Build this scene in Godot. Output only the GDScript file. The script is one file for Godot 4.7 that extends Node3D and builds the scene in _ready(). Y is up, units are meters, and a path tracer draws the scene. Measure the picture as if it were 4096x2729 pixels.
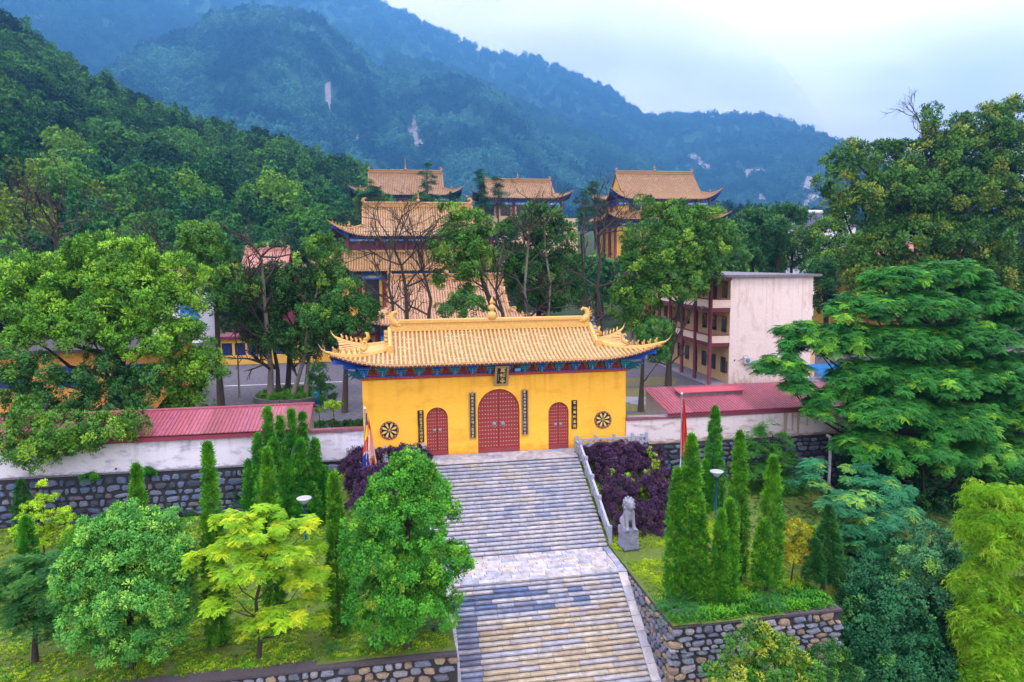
extends Node3D
# An old temple gate on its terrace, seen from the air above the garden: x runs along the facade, -z leads up the temple axis.

var rng := RandomNumberGenerator.new()
var used := {}
var mats := {}
var noise := FastNoiseLite.new()
var tex_fine: Texture2D
var tex_blotch: Texture2D
var tex_soft: Texture2D
var tex_streak: Texture2D
var nrm_fine: Texture2D
var clump := {}
var GAP := PackedFloat32Array()


func _ready() -> void:
	rng.seed = 7
	# ---- camera, sky, sun, exposure
	var cam := Camera3D.new()
	cam.name = "camera"
	var yaw := 0.1758
	var pitch := 0.111
	var roll := -0.009
	var fwd := Vector3(sin(yaw) * cos(pitch), -sin(pitch), -cos(yaw) * cos(pitch))
	var rgt := Vector3(cos(yaw), 0, sin(yaw))
	var upv := rgt.cross(fwd)
	var r2 := rgt * cos(roll) + upv * sin(roll)
	var u2 := upv * cos(roll) - rgt * sin(roll)
	cam.transform = Transform3D(Basis(r2, u2, -fwd), Vector3(-7.03, 12.45, 44.8))
	cam.fov = 51.97
	cam.near = 0.5
	cam.far = 9000.0
	cam.current = true
	add_child(cam)
	var we := WorldEnvironment.new()
	we.name = "world_environment"
	var env := Environment.new()
	env.background_mode = Environment.BG_SKY
	env.tonemap_mode = Environment.TONE_MAPPER_LINEAR
	env.tonemap_exposure = 2.5
	env.sdfgi_enabled = true
	env.ssao_enabled = true
	env.ssil_enabled = true
	# blue mountain air, scattering mostly onward
	env.volumetric_fog_enabled = true
	env.volumetric_fog_density = 0.00055
	env.volumetric_fog_albedo = Color(0.40, 0.68, 1.0)
	env.volumetric_fog_anisotropy = 0.7
	var sky := Sky.new()
	sky.sky_material = make_sky()
	env.sky = sky
	we.environment = env
	add_child(we)
	var sun := DirectionalLight3D.new()
	sun.name = "sun"
	sun.light_energy = 0.28
	sun.light_angular_distance = 14.0
	sun.light_color = Color(1.0, 0.96, 0.9)
	sun.shadow_enabled = true
	sun.rotation_degrees = Vector3(-66, -24, 0)
	add_child(sun)

	make_textures()
	make_clumps()
	setting()
	stairs()
	walls()
	gate()
	halls()
	houses()
	garden_things()
	plants()
	mountains()


# ------------------------------------------------------------------ helpers
func lin(r: float, g: float, b: float) -> Color:
	return Color(r, g, b).linear_to_srgb()


func numbered(called: String) -> String:
	if not used.has(called):
		used[called] = 0
		return called
	used[called] += 1
	return "%s_%03d" % [called, used[called]]


func thing(called: String, label: String, category: String, at := Vector3.ZERO, turn := 0.0, group := "") -> Node3D:
	var o := Node3D.new()
	o.name = numbered(called)
	add_child(o)
	o.position = at
	o.rotation.y = turn
	tag(o, label, category, group)
	return o


func tag(o: Node, label: String, category: String, group := "") -> void:
	o.set_meta("label", label)
	o.set_meta("category", category)
	if group != "":
		o.set_meta("group", group)


func part(called: String, mesh: Mesh, m: Material, parent: Node = null, at := Transform3D.IDENTITY, kind := "") -> MeshInstance3D:
	var o := MeshInstance3D.new()
	o.mesh = mesh
	if m:
		o.material_override = m
	o.transform = at
	if kind != "":
		o.set_meta("kind", kind)
	if parent == null:
		o.name = numbered(called)
		add_child(o)
	else:
		o.name = called
		parent.add_child(o, true)
	return o


func struct(called: String, mesh: Mesh, m: Material) -> MeshInstance3D:
	return part(called, mesh, m, null, Transform3D.IDENTITY, "structure")


func sub(called: String, parent: Node) -> Node3D:
	var o := Node3D.new()
	o.name = called
	parent.add_child(o, true)
	return o


func S() -> SurfaceTool:
	var st := SurfaceTool.new()
	st.begin(Mesh.PRIMITIVE_TRIANGLES)
	st.set_smooth_group(-1)
	return st


func done(st: SurfaceTool) -> ArrayMesh:
	st.generate_normals()
	return st.commit()


func tri(st: SurfaceTool, a: Vector3, b: Vector3, c: Vector3) -> void:
	st.add_vertex(a)
	st.add_vertex(b)
	st.add_vertex(c)


func quad(st: SurfaceTool, a: Vector3, b: Vector3, c: Vector3, d: Vector3) -> void:
	tri(st, a, b, c)
	tri(st, a, c, d)


func uquad(st: SurfaceTool, a: Vector3, b: Vector3, c: Vector3, d: Vector3, ua: Vector2, ub: Vector2, uc: Vector2, ud: Vector2) -> void:
	for q in [[a, ua], [b, ub], [c, uc], [a, ua], [c, uc], [d, ud]]:
		st.set_uv(q[1])
		st.add_vertex(q[0])


func xbox(st: SurfaceTool, t: Transform3D, s: Vector3) -> void:
	var h := s * 0.5
	var v: Array[Vector3] = []
	for i in 8:
		v.append(t * Vector3(h.x if i & 1 else -h.x, h.y if i & 2 else -h.y, h.z if i & 4 else -h.z))
	for f in [[4, 6, 7, 5], [1, 3, 2, 0], [0, 2, 6, 4], [5, 7, 3, 1], [2, 3, 7, 6], [0, 4, 5, 1]]:
		quad(st, v[f[0]], v[f[1]], v[f[2]], v[f[3]])


func box(st: SurfaceTool, c: Vector3, s: Vector3, turn := 0.0) -> void:
	xbox(st, Transform3D(Basis(Vector3.UP, turn), c), s)


func span(st: SurfaceTool, lo: Vector3, hi: Vector3) -> void:
	box(st, (lo + hi) * 0.5, hi - lo)


func one_box(s: Vector3, bevel := 0.0) -> ArrayMesh:
	var st := S()
	if bevel <= 0.0:
		box(st, Vector3.ZERO, s)
	else:
		var h := s * 0.5
		var b := bevel
		# a box whose upper edges are chamfered
		var lo := [Vector3(-h.x, -h.y, h.z), Vector3(-h.x, -h.y, -h.z), Vector3(h.x, -h.y, -h.z), Vector3(h.x, -h.y, h.z)]
		var mi := [Vector3(-h.x, h.y - b, h.z), Vector3(-h.x, h.y - b, -h.z), Vector3(h.x, h.y - b, -h.z), Vector3(h.x, h.y - b, h.z)]
		var hi := [Vector3(-h.x + b, h.y, h.z - b), Vector3(-h.x + b, h.y, -h.z + b), Vector3(h.x - b, h.y, -h.z + b), Vector3(h.x - b, h.y, h.z - b)]
		for i in 4:
			var j := (i + 1) % 4
			quad(st, lo[i], lo[j], mi[j], mi[i])
			quad(st, mi[i], mi[j], hi[j], hi[i])
		quad(st, hi[0], hi[1], hi[2], hi[3])
		quad(st, lo[3], lo[2], lo[1], lo[0])
	return done(st)


func beam(st: SurfaceTool, a: Vector3, b: Vector3, w: float, h: float) -> void:
	var d := b - a
	var y := d.normalized()
	var x := y.cross(Vector3.UP) if absf(y.y) < 0.95 else Vector3.RIGHT
	x = x.normalized()
	var z := x.cross(y)
	xbox(st, Transform3D(Basis(x, y, z), (a + b) * 0.5), Vector3(w, d.length(), h))


func tube(st: SurfaceTool, pts: Array, radii: Array, sides := 7, smooth := true) -> void:
	if smooth:
		st.set_smooth_group(0)
	var rings := []
	for i in pts.size():
		var d: Vector3
		if i == 0:
			d = pts[1] - pts[0]
		elif i == pts.size() - 1:
			d = pts[i] - pts[i - 1]
		else:
			d = pts[i + 1] - pts[i - 1]
		d = d.normalized()
		var x := d.cross(Vector3(0.13, 0.2, 1.0)).normalized()
		var y := d.cross(x)
		var ring := []
		for k in sides:
			var a := TAU * k / sides
			ring.append(pts[i] + (x * cos(a) + y * sin(a)) * radii[i])
		rings.append(ring)
	for i in pts.size() - 1:
		for k in sides:
			var m := (k + 1) % sides
			quad(st, rings[i][k], rings[i + 1][k], rings[i + 1][m], rings[i][m])
	var n := pts.size() - 1
	for k in range(1, sides - 1):
		tri(st, rings[n][0], rings[n][k], rings[n][k + 1])
		tri(st, rings[0][0], rings[0][k + 1], rings[0][k])
	st.set_smooth_group(-1)


func lathe(st: SurfaceTool, prof: Array, sides := 14, at := Vector3.ZERO) -> void:
	st.set_smooth_group(0)
	for i in prof.size() - 1:
		for k in sides:
			var a0 := TAU * k / sides
			var a1 := TAU * (k + 1) / sides
			var p: Vector2 = prof[i]
			var q: Vector2 = prof[i + 1]
			quad(st, at + Vector3(p.x * cos(a0), p.y, p.x * sin(a0)), at + Vector3(p.x * cos(a1), p.y, p.x * sin(a1)), at + Vector3(q.x * cos(a1), q.y, q.x * sin(a1)), at + Vector3(q.x * cos(a0), q.y, q.x * sin(a0)))
	st.set_smooth_group(-1)


func prism(st: SurfaceTool, poly: PackedVector2Array, t: Transform3D, depth: float) -> void:
	var p := poly.duplicate()
	if not Geometry2D.is_polygon_clockwise(p):
		p.reverse()
	var idx := Geometry2D.triangulate_polygon(p)
	var h := depth * 0.5
	for i in range(0, idx.size(), 3):
		var a := p[idx[i]]
		var b := p[idx[i + 1]]
		var c := p[idx[i + 2]]
		if (b - a).cross(c - a) > 0:
			var w := b
			b = c
			c = w
		tri(st, t * Vector3(a.x, a.y, h), t * Vector3(b.x, b.y, h), t * Vector3(c.x, c.y, h))
		tri(st, t * Vector3(a.x, a.y, -h), t * Vector3(c.x, c.y, -h), t * Vector3(b.x, b.y, -h))
	for i in p.size():
		var a := p[i]
		var b := p[(i + 1) % p.size()]
		quad(st, t * Vector3(a.x, a.y, -h), t * Vector3(b.x, b.y, -h), t * Vector3(b.x, b.y, h), t * Vector3(a.x, a.y, h))


func make_sky() -> PanoramaSkyMaterial:
	var w := 768
	var h := 384
	var im := Image.create(w, h, false, Image.FORMAT_RGBF)
	var n := FastNoiseLite.new()
	n.seed = 3
	n.frequency = 1.15
	n.fractal_octaves = 4
	for y in h:
		var el := PI * (0.5 - (y + 0.5) / h)
		for x in w:
			var az := TAU * (x + 0.5) / w
			var d := Vector3(cos(el) * sin(az), sin(el), cos(el) * cos(az))
			var k := 0.62
			if el > 0:
				var q := d / (d.y + 0.22)
				k = n.get_noise_3d(q.x * 0.75 + 7.9, q.z * 1.2, 4.7) * 1.5
				k = 0.5 + k
			k = smoothstep(0.1, 0.95, clampf(k, 0.0, 1.0))
			var c := Color(0.90, 0.78, 0.80).lerp(Color(1.14, 1.03, 0.97), k)
			var up := 1.0 + 1.2 * clampf(sin(el), 0.0, 1.0)
			im.set_pixel(x, y, Color(c.r * up, c.g * up, c.b * up))
	var m := PanoramaSkyMaterial.new()
	m.panorama = ImageTexture.create_from_image(im)
	return m


func noise_tex(freq: float, octaves: int, lo: Color, hi: Color, seed_: int, size := 512, bumpy := false) -> NoiseTexture2D:
	var t := NoiseTexture2D.new()
	var n := FastNoiseLite.new()
	n.seed = seed_
	n.frequency = freq
	n.fractal_octaves = octaves
	t.noise = n
	t.width = size
	t.height = size
	t.seamless = true
	if bumpy:
		t.as_normal_map = true
		t.bump_strength = 6.0
	else:
		var g := Gradient.new()
		g.set_color(0, lo)
		g.set_color(1, hi)
		t.color_ramp = g
	return t


func make_textures() -> void:
	tex_soft = noise_tex(0.012, 5, Color(0.93, 0.925, 0.92), Color(1, 1, 1), 15)
	tex_fine = noise_tex(0.06, 4, Color(0.82, 0.82, 0.83), Color(1, 1, 1), 11)
	tex_blotch = noise_tex(0.012, 5, Color(0.86, 0.855, 0.86), Color(1, 1, 1), 5)
	tex_streak = noise_tex(0.02, 5, Color(0.74, 0.72, 0.71), Color(1, 1, 1), 23)
	nrm_fine = noise_tex(0.05, 4, Color.BLACK, Color.WHITE, 31, 512, true)


func mat(key: String, c: Color, rough := 0.85, tex: Texture2D = null, scale := 0.5, bump := 0.0, spec := 0.4) -> StandardMaterial3D:
	if mats.has(key):
		return mats[key]
	var m := StandardMaterial3D.new()
	m.resource_name = key
	m.albedo_color = lin(c.r, c.g, c.b)
	m.roughness = rough
	m.metallic_specular = spec
	if tex:
		m.albedo_texture = tex
		m.uv1_triplanar = true
		m.uv1_world_triplanar = true
		m.uv1_scale = Vector3.ONE * scale
		if bump > 0.0:
			m.normal_enabled = true
			m.normal_texture = nrm_fine
			m.normal_scale = bump
	mats[key] = m
	return m


# a weathered wash over a wall: runs under the eaves, patches, a splashed foot; laid once over the wall's own width and height
func weathered(key: String, c: Color, over: Vector2, strength: float, dirt: Color, seed_: int) -> StandardMaterial3D:
	if mats.has(key):
		return mats[key]
	var n := FastNoiseLite.new()
	n.seed = seed_
	n.frequency = 0.012
	n.fractal_octaves = 5
	var w := 768
	var h := 384
	var im := Image.create(w, h, false, Image.FORMAT_RGB8)
	for x in w:
		var run := clampf(n.get_noise_1d(x * 2.6) * 2.2 + 0.1, 0, 1)
		var reach := 0.25 + 0.55 * absf(n.get_noise_1d(x * 1.3 + 900.0)) * 2.0
		for y in h:
			var v := float(y) / h
			var k := run * clampf(1.0 - v / reach, 0, 1) * 0.55
			k += clampf(n.get_noise_2d(x * 0.8, y * 0.8) * 1.6 - 0.15, 0, 1) * 0.55
			k += clampf((v - 0.86) / 0.14 + n.get_noise_2d(x * 2.0, y * 2.0) * 0.9 - 0.1, 0, 1) * 0.9
			k += 0.12 * (n.get_noise_2d(x * 5.0, y * 5.0) + 0.5)
			var q := Color(1, 1, 1).lerp(dirt, clampf(k * strength, 0, 0.85))
			if n.get_noise_2d(x * 1.1 + 500.0, y * 1.4) > 0.33:
				q = q.lerp(Color(1.0, 1.0, 1.0), 0.4)
			im.set_pixel(x, y, q)
	var m := StandardMaterial3D.new()
	m.resource_name = key
	m.albedo_color = lin(c.r, c.g, c.b)
	m.albedo_texture = ImageTexture.create_from_image(im)
	m.roughness = 0.88
	m.metallic_specular = 0.3
	m.uv1_triplanar = true
	m.uv1_scale = Vector3(1.0 / over.x, 1.0 / over.y, 1.0 / over.x)
	m.normal_enabled = true
	m.normal_texture = nrm_fine
	m.normal_scale = 0.15
	mats[key] = m
	return m


func painted(key: String, im: Image, rough := 0.7) -> StandardMaterial3D:
	var m := StandardMaterial3D.new()
	m.resource_name = key
	m.albedo_texture = ImageTexture.create_from_image(im)
	m.roughness = rough
	return m


func leaf_mat(key: String, back := 0.5) -> StandardMaterial3D:
	if mats.has(key):
		return mats[key]
	var m := StandardMaterial3D.new()
	m.resource_name = key
	m.vertex_color_use_as_albedo = true
	m.roughness = 0.55
	m.metallic_specular = 0.3
	m.cull_mode = BaseMaterial3D.CULL_DISABLED
	m.backlight_enabled = true
	m.backlight = Color(back, back, back)
	mats[key] = m
	return m


# ------------------------------------------------------------------ foliage
func leaf(c: Dictionary, base: Vector3, dir: Vector3, up: Vector3, length: float, wid: float, tone: float) -> void:
	var side := dir.cross(up).normalized() * wid * 0.5
	var lift := side.cross(dir).normalized() * wid * 0.22
	var mid := base + dir * length * 0.45 + lift
	var tip := base + dir * length
	c.v.append_array([base, mid + side, tip, base, tip, mid - side])
	for i in 6:
		c.c.append(Color(tone, tone, tone))


func ball() -> Vector3:
	for i in 20:
		var v := Vector3(rng.randf_range(-1, 1), rng.randf_range(-1, 1), rng.randf_range(-1, 1))
		if v.length_squared() < 1.0 and v.length_squared() > 0.01:
			return v.normalized()
	return Vector3.UP


func new_clump() -> Dictionary:
	return {"v": PackedVector3Array(), "c": PackedColorArray()}


func close_clump(key: String, c: Dictionary) -> void:
	var n := PackedVector3Array()
	n.resize(c.v.size())
	for i in range(0, c.v.size(), 3):
		var k: Vector3 = (c.v[i + 2] - c.v[i]).cross(c.v[i + 1] - c.v[i]).normalized()
		if k.y < 0:
			k = -k
			var w: Vector3 = c.v[i + 1]
			c.v[i + 1] = c.v[i + 2]
			c.v[i + 2] = w
		for j in 3:
			n[i + j] = (k + c.v[i + j].normalized() * 0.4).normalized()
	c["n"] = n
	c["mesh"] = to_mesh(c.v, n, c.c)
	clump[key] = c


func to_mesh(v: PackedVector3Array, n: PackedVector3Array, c: PackedColorArray) -> ArrayMesh:
	var a := []
	a.resize(Mesh.ARRAY_MAX)
	a[Mesh.ARRAY_VERTEX] = v
	a[Mesh.ARRAY_NORMAL] = n
	a[Mesh.ARRAY_COLOR] = c
	var m := ArrayMesh.new()
	m.add_surface_from_arrays(Mesh.PRIMITIVE_TRIANGLES, a)
	return m


func make_clumps() -> void:
	var c := new_clump()
	for i in 30:
		var d := ball()
		d.y = absf(d.y) * 0.9 - 0.12
		d = d.normalized()
		leaf(c, d * rng.randf_range(0.15, 0.72), (d + ball() * 0.6 + Vector3.DOWN * 0.2).normalized(), Vector3.UP, rng.randf_range(0.38, 0.58), 0.24, rng.randf_range(0.75, 1.15))
	close_clump("broad", c)
	c = new_clump()
	for k in 8:
		var az := TAU * k / 8.0 + rng.randf_range(-0.3, 0.3)
		var out := Vector3(cos(az), 0, sin(az))
		var el := rng.randf_range(0.1, 0.45)
		var side := out.cross(Vector3.UP)
		var tone := rng.randf_range(0.82, 1.1)
		for j in 8:
			var t := 0.2 + j * 0.11
			var p := out * t + Vector3.UP * (el * t - 0.55 * t * t)
			for s in [-1.0, 1.0]:
				leaf(c, p, (side * s + out * 0.45 + Vector3.DOWN * 0.3).normalized(), Vector3.UP, 0.3 * (1.1 - absf(t - 0.55)), 0.11, tone * rng.randf_range(0.9, 1.1))
		leaf(c, out * 0.98 + Vector3.UP * (el - 0.5), (out + Vector3.DOWN * 0.6).normalized(), Vector3.UP, 0.25, 0.1, tone)
	close_clump("frond", c)
	c = new_clump()
	for i in 26:
		var q := Vector3(rng.randf_range(-0.6, 0.6), rng.randf_range(-0.3, 0.3), rng.randf_range(-0.6, 0.6))
		leaf(c, q, (Vector3.UP * 1.1 + q * 0.9 + ball() * 0.4).normalized(), Vector3(0.3, 0.1, 1), rng.randf_range(0.4, 0.75), 0.17, rng.randf_range(0.72, 1.18))
	close_clump("tuft", c)
	c = new_clump()
	for k in 6:
		var az := TAU * k / 6.0 + rng.randf_range(-0.4, 0.4)
		var out := Vector3(cos(az), 0, sin(az))
		for j in 8:
			var t := 0.15 + j * 0.12
			var p := out * t + Vector3.UP * (0.55 * t - 0.75 * t * t)
			leaf(c, p, (out * 0.6 + Vector3.DOWN * rng.randf_range(0.3, 0.9) + ball() * 0.5).normalized(), out.cross(Vector3.UP) + Vector3.UP * 0.3, rng.randf_range(0.4, 0.6), 0.1, rng.randf_range(0.8, 1.15))
	close_clump("bamboo", c)
	c = new_clump()
	for k in 7:
		var az := TAU * k / 7.0 + rng.randf_range(-0.3, 0.3)
		var out := Vector3(cos(az), 0.12, sin(az))
		var side := out.cross(Vector3.UP).normalized()
		for j in 9:
			var t := 0.12 + j * 0.1
			for s in [-1.0, 1.0]:
				leaf(c, out * t, (side * s + out * 0.7 + Vector3.UP * 0.35).normalized(), Vector3.UP, 0.22, 0.07, rng.randf_range(0.75, 1.15))
	close_clump("spray", c)
	c = new_clump()
	for i in 14:
		var d := ball()
		d.y = absf(d.y)
		leaf(c, d * 0.2, (d + Vector3.UP * 0.3).normalized(), Vector3.UP, rng.randf_range(0.5, 0.9), 0.5, rng.randf_range(0.75, 1.15))
	close_clump("coarse", c)
	c = new_clump()
	for i in 22:
		var az := TAU * i / 22.0 * 3.0
		var out := Vector3(cos(az), 0, sin(az))
		var el := 0.35 + 0.75 * i / 22.0
		var side := out.cross(Vector3.UP)
		for j in 11:
			var t := 0.15 + j * 0.08
			var p := out * t + Vector3.UP * (el * t - 0.62 * t * t)
			for s in [-1.0, 1.0]:
				leaf(c, p, (side * s + out * 0.6 + Vector3.UP * 0.25).normalized(), Vector3.UP, 0.2, 0.035, rng.randf_range(0.8, 1.1))
	close_clump("cycad", c)


func orient(y: Vector3, s: float) -> Basis:
	var yy := y.normalized()
	var x := yy.cross(ball()).normalized()
	return Basis(x, yy, x.cross(yy)) * Basis.from_scale(Vector3.ONE * s)


# leafy volume: every lobe is an ellipsoid set with puffs, every puff with leaf clumps
func scatter(lobes: Array, o: Dictionary) -> Array:
	var ts: Array[Transform3D] = []
	var cs := PackedColorArray()
	var puff: float = o.puff
	var s: float = o.s
	var flat: float = o.get("flat", 0.35)
	var below: float = o.get("below", -0.55)
	var per: int = o.n
	var dens: float = o.get("dens", 1.0)
	var lo: Color = o.lo
	var hi: Color = o.hi
	var acc: Color = o.get("acc", o.hi)
	var share: float = o.get("share", 0.0)
	for l in lobes:
		var c: Vector3 = l[0]
		var r: Vector3 = l[1]
		# the puffs reach past the lobe they sit on
		r = (r - Vector3.ONE * puff * float(o.get("tuck", 0.48))).max(r * 0.35)
		var area := 4.0 * PI * pow((pow(r.x * r.y, 1.6) + pow(r.x * r.z, 1.6) + pow(r.y * r.z, 1.6)) / 3.0, 1.0 / 1.6)
		var k := maxi(4, int(area / (puff * puff * 2.2) * dens))
		for i in k:
			var d := ball()
			if d.y < below:
				d.y = -d.y
			var pc := c + d * r * rng.randf_range(0.72, 1.0)
			var tone := rng.randf()
			var young := rng.randf() < share
			var pr := puff * rng.randf_range(0.55, 1.35)
			if rng.randf() < 0.06:
				pc += d * puff * rng.randf_range(0.4, 1.1)
				pr *= 0.6
			for j in per:
				var e := (d * 0.8 + ball()).normalized()
				if j % 5 == 4:
					e = ball()
				var p := pc + e * pr * rng.randf_range(0.4, 1.0)
				var up := (e * (1.0 - flat) + Vector3.UP * flat + ball() * 0.25)
				ts.append(Transform3D(orient(up, s * rng.randf_range(0.6, 1.35)), p))
				var col := lo.lerp(hi, clampf(tone * 0.65 + rng.randf() * 0.45, 0, 1))
				if young and rng.randf() < 0.7:
					col = col.lerp(acc, rng.randf_range(0.4, 1.0))
				cs.append(col)
	return [ts, cs]


func multi(called: String, mesh: Mesh, m: Material, tc: Array, parent: Node, kind := "stuff") -> MultiMeshInstance3D:
	var mm := MultiMesh.new()
	mm.transform_format = MultiMesh.TRANSFORM_3D
	mm.use_colors = true
	mm.mesh = mesh
	var ts: Array = tc[0]
	mm.instance_count = ts.size()
	for i in ts.size():
		mm.set_instance_transform(i, ts[i])
		mm.set_instance_color(i, tc[1][i])
	var o := MultiMeshInstance3D.new()
	o.multimesh = mm
	o.material_override = m
	if kind != "":
		o.set_meta("kind", kind)
	if parent:
		o.name = called
		parent.add_child(o, true)
	else:
		o.name = numbered(called)
		add_child(o)
	return o


func unpack(a: Array) -> Array:
	var out := []
	for i in range(0, a.size(), 5):
		var rz: float = (a[i + 3] + a[i + 4]) * 0.5
		out.append([Vector3(a[i], a[i + 1], a[i + 2]), Vector3(a[i + 3], a[i + 4], rz)])
	return out


const GREENS := {
	"camphor": [[0.016, 0.070, 0.012], [0.075, 0.20, 0.018], [0.17, 0.30, 0.02]],
	"camphor_dark": [[0.010, 0.055, 0.016], [0.035, 0.13, 0.020], [0.08, 0.19, 0.02]],
	"camphor_gold": [[0.022, 0.090, 0.010], [0.100, 0.26, 0.014], [0.19, 0.36, 0.02]],
	"round": [[0.020, 0.12, 0.026], [0.095, 0.31, 0.045], [0.22, 0.44, 0.06]],
	"garden": [[0.013, 0.10, 0.014], [0.065, 0.27, 0.018], [0.15, 0.36, 0.025]],
	"gold": [[0.075, 0.22, 0.010], [0.26, 0.46, 0.012], [0.42, 0.48, 0.015]],
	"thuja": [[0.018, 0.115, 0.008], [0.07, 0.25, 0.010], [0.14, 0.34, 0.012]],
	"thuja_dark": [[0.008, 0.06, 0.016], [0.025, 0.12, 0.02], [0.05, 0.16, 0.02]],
	"juniper": [[0.010, 0.10, 0.010], [0.045, 0.24, 0.012], [0.12, 0.34, 0.015]],
	"teal": [[0.008, 0.085, 0.040], [0.030, 0.19, 0.070], [0.17, 0.34, 0.04]],
	"wing": [[0.006, 0.07, 0.016], [0.035, 0.20, 0.020], [0.15, 0.36, 0.02]],
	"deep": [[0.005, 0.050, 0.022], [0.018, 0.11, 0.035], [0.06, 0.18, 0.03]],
	"bamboo": [[0.055, 0.20, 0.008], [0.18, 0.36, 0.010], [0.28, 0.42, 0.03]],
	"ginkgo": [[0.10, 0.28, 0.010], [0.32, 0.50, 0.012], [0.40, 0.52, 0.02]],
	"purple": [[0.016, 0.009, 0.026], [0.058, 0.024, 0.066], [0.10, 0.045, 0.09]],
	"shrub": [[0.015, 0.11, 0.010], [0.09, 0.28, 0.012], [0.26, 0.40, 0.02]],
	"olive": [[0.09, 0.17, 0.006], [0.30, 0.42, 0.010], [0.34, 0.40, 0.02]],
}


func g3(key: String, i: int) -> Color:
	var a: Array = GREENS[key][i]
	return Color(a[0], a[1], a[2]) * 1.35


# a leafy tree: trunk, limbs to its lobes, crown of clumps
func tree(called: String, label: String, category: String, group: String, at: Vector3, tint: String, form: String, s: float, trunk_r: float, path: Array, lobes_flat: Array, extra := {}) -> Node3D:
	var t := thing(called, label, category, at, 0.0, group)
	var lobes := unpack(lobes_flat)
	wood(t, path, lobes, trunk_r, extra.get("bark", "bark"))
	var o := {"puff": s * 1.75, "s": s, "n": 9, "lo": g3(tint, 0), "hi": g3(tint, 1), "acc": g3(tint, 2), "share": 0.22}
	if form == "frond":
		o.merge({"flat": 0.85, "n": 5, "puff": s * 0.9, "below": -0.2, "dens": 0.55}, true)
	elif form == "bamboo":
		o.merge({"flat": 0.6, "n": 7, "puff": s * 1.3}, true)
	elif form == "spray":
		o.merge({"flat": 0.7, "n": 7, "puff": s * 1.3}, true)
	o.merge(extra, true)
	multi("crown", clump[form].mesh, leaf_mat("leaf_" + form), scatter(lobes, o), t)
	return t


func wood(t: Node3D, path: Array, lobes: Array, r: float, bark: String) -> void:
	var m := mat(bark, Color(0.055, 0.042, 0.035) if bark == "bark" else Color(0.20, 0.18, 0.15), 0.95, tex_streak, 1.2, 1.0)
	var st := S()
	var pts := []
	var rad := []
	for i in path.size():
		pts.append(path[i])
		rad.append(r * lerpf(1.0, 0.4, float(i) / maxf(1.0, path.size() - 1.0)))
	pts[0] = pts[0] + Vector3.DOWN * 0.25
	rad[0] = rad[0] * 1.35
	tube(st, pts, rad, 8)
	part("trunk", done(st), m, t)
	for l in lobes:
		var c: Vector3 = l[0]
		var best := 0
		var bd := 1e9
		for i in path.size():
			var q: Vector3 = path[i]
			var d := absf(q.y - (c.y - Vector2(c.x - q.x, c.z - q.z).length() * 0.8)) + (2.0 if i == 0 else 0.0)
			if d < bd:
				bd = d
				best = i
		var a: Vector3 = path[best]
		var mid := a.lerp(c, 0.5) + Vector3(0, -0.06, 0) * (c - a).length() + ball() * 0.08 * (c - a).length()
		var k := r * 0.34
		var sl := S()
		tube(sl, [a, a.lerp(mid, 0.55) + ball() * 0.04 * (c - a).length(), mid, mid.lerp(c, 0.6) + ball() * 0.05 * (c - a).length(), c + ball() * 0.1], [k, k * 0.85, k * 0.62, k * 0.4, k * 0.15], 6)
		part("limb", done(sl), m, t)


func twigs(st: SurfaceTool, a: Vector3, dir: Vector3, length: float, r: float, depth: int) -> void:
	var b := a + dir * length * 0.5 + ball() * length * 0.08
	var c := b + (dir + ball() * 0.25).normalized() * length * 0.5
	tube(st, [a, b, c], [r, r * 0.8, r * 0.6], 5 if r > 0.03 else 3)
	if depth == 0:
		return
	var k := 3 if depth > 1 else 4
	for i in k:
		var f := rng.randf_range(0.45, 1.0)
		var p := b.lerp(c, (f - 0.5) * 2.0) if f > 0.5 else a.lerp(b, f * 2.0)
		twigs(st, p, (dir * 0.75 + ball() * 0.75 + Vector3.UP * 0.18).normalized(), length * rng.randf_range(0.5, 0.78), r * 0.55, depth - 1)


func bare_tree(called: String, label: String, at: Vector3, path: Array, r: float, spread: float, depth: int, group := "", bark := "bark") -> Node3D:
	var t := thing(called, label, "tree", at, 0.0, group)
	wood(t, path, [], r, bark)
	var st := S()
	for i in range(1, path.size()):
		var p: Vector3 = path[i]
		var f := float(i) / (path.size() - 1)
		for j in (2 if i < path.size() - 1 else 4):
			var d := (ball() * 0.9 + Vector3.UP * 0.8)
			d.y = absf(d.y)
			twigs(st, p, d.normalized(), spread * rng.randf_range(0.6, 1.0), r * lerpf(0.55, 0.38, f), depth)
	part("branches", done(st), mat("bark", Color(0.055, 0.042, 0.035)), t, Transform3D.IDENTITY, "stuff")
	return t


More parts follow.
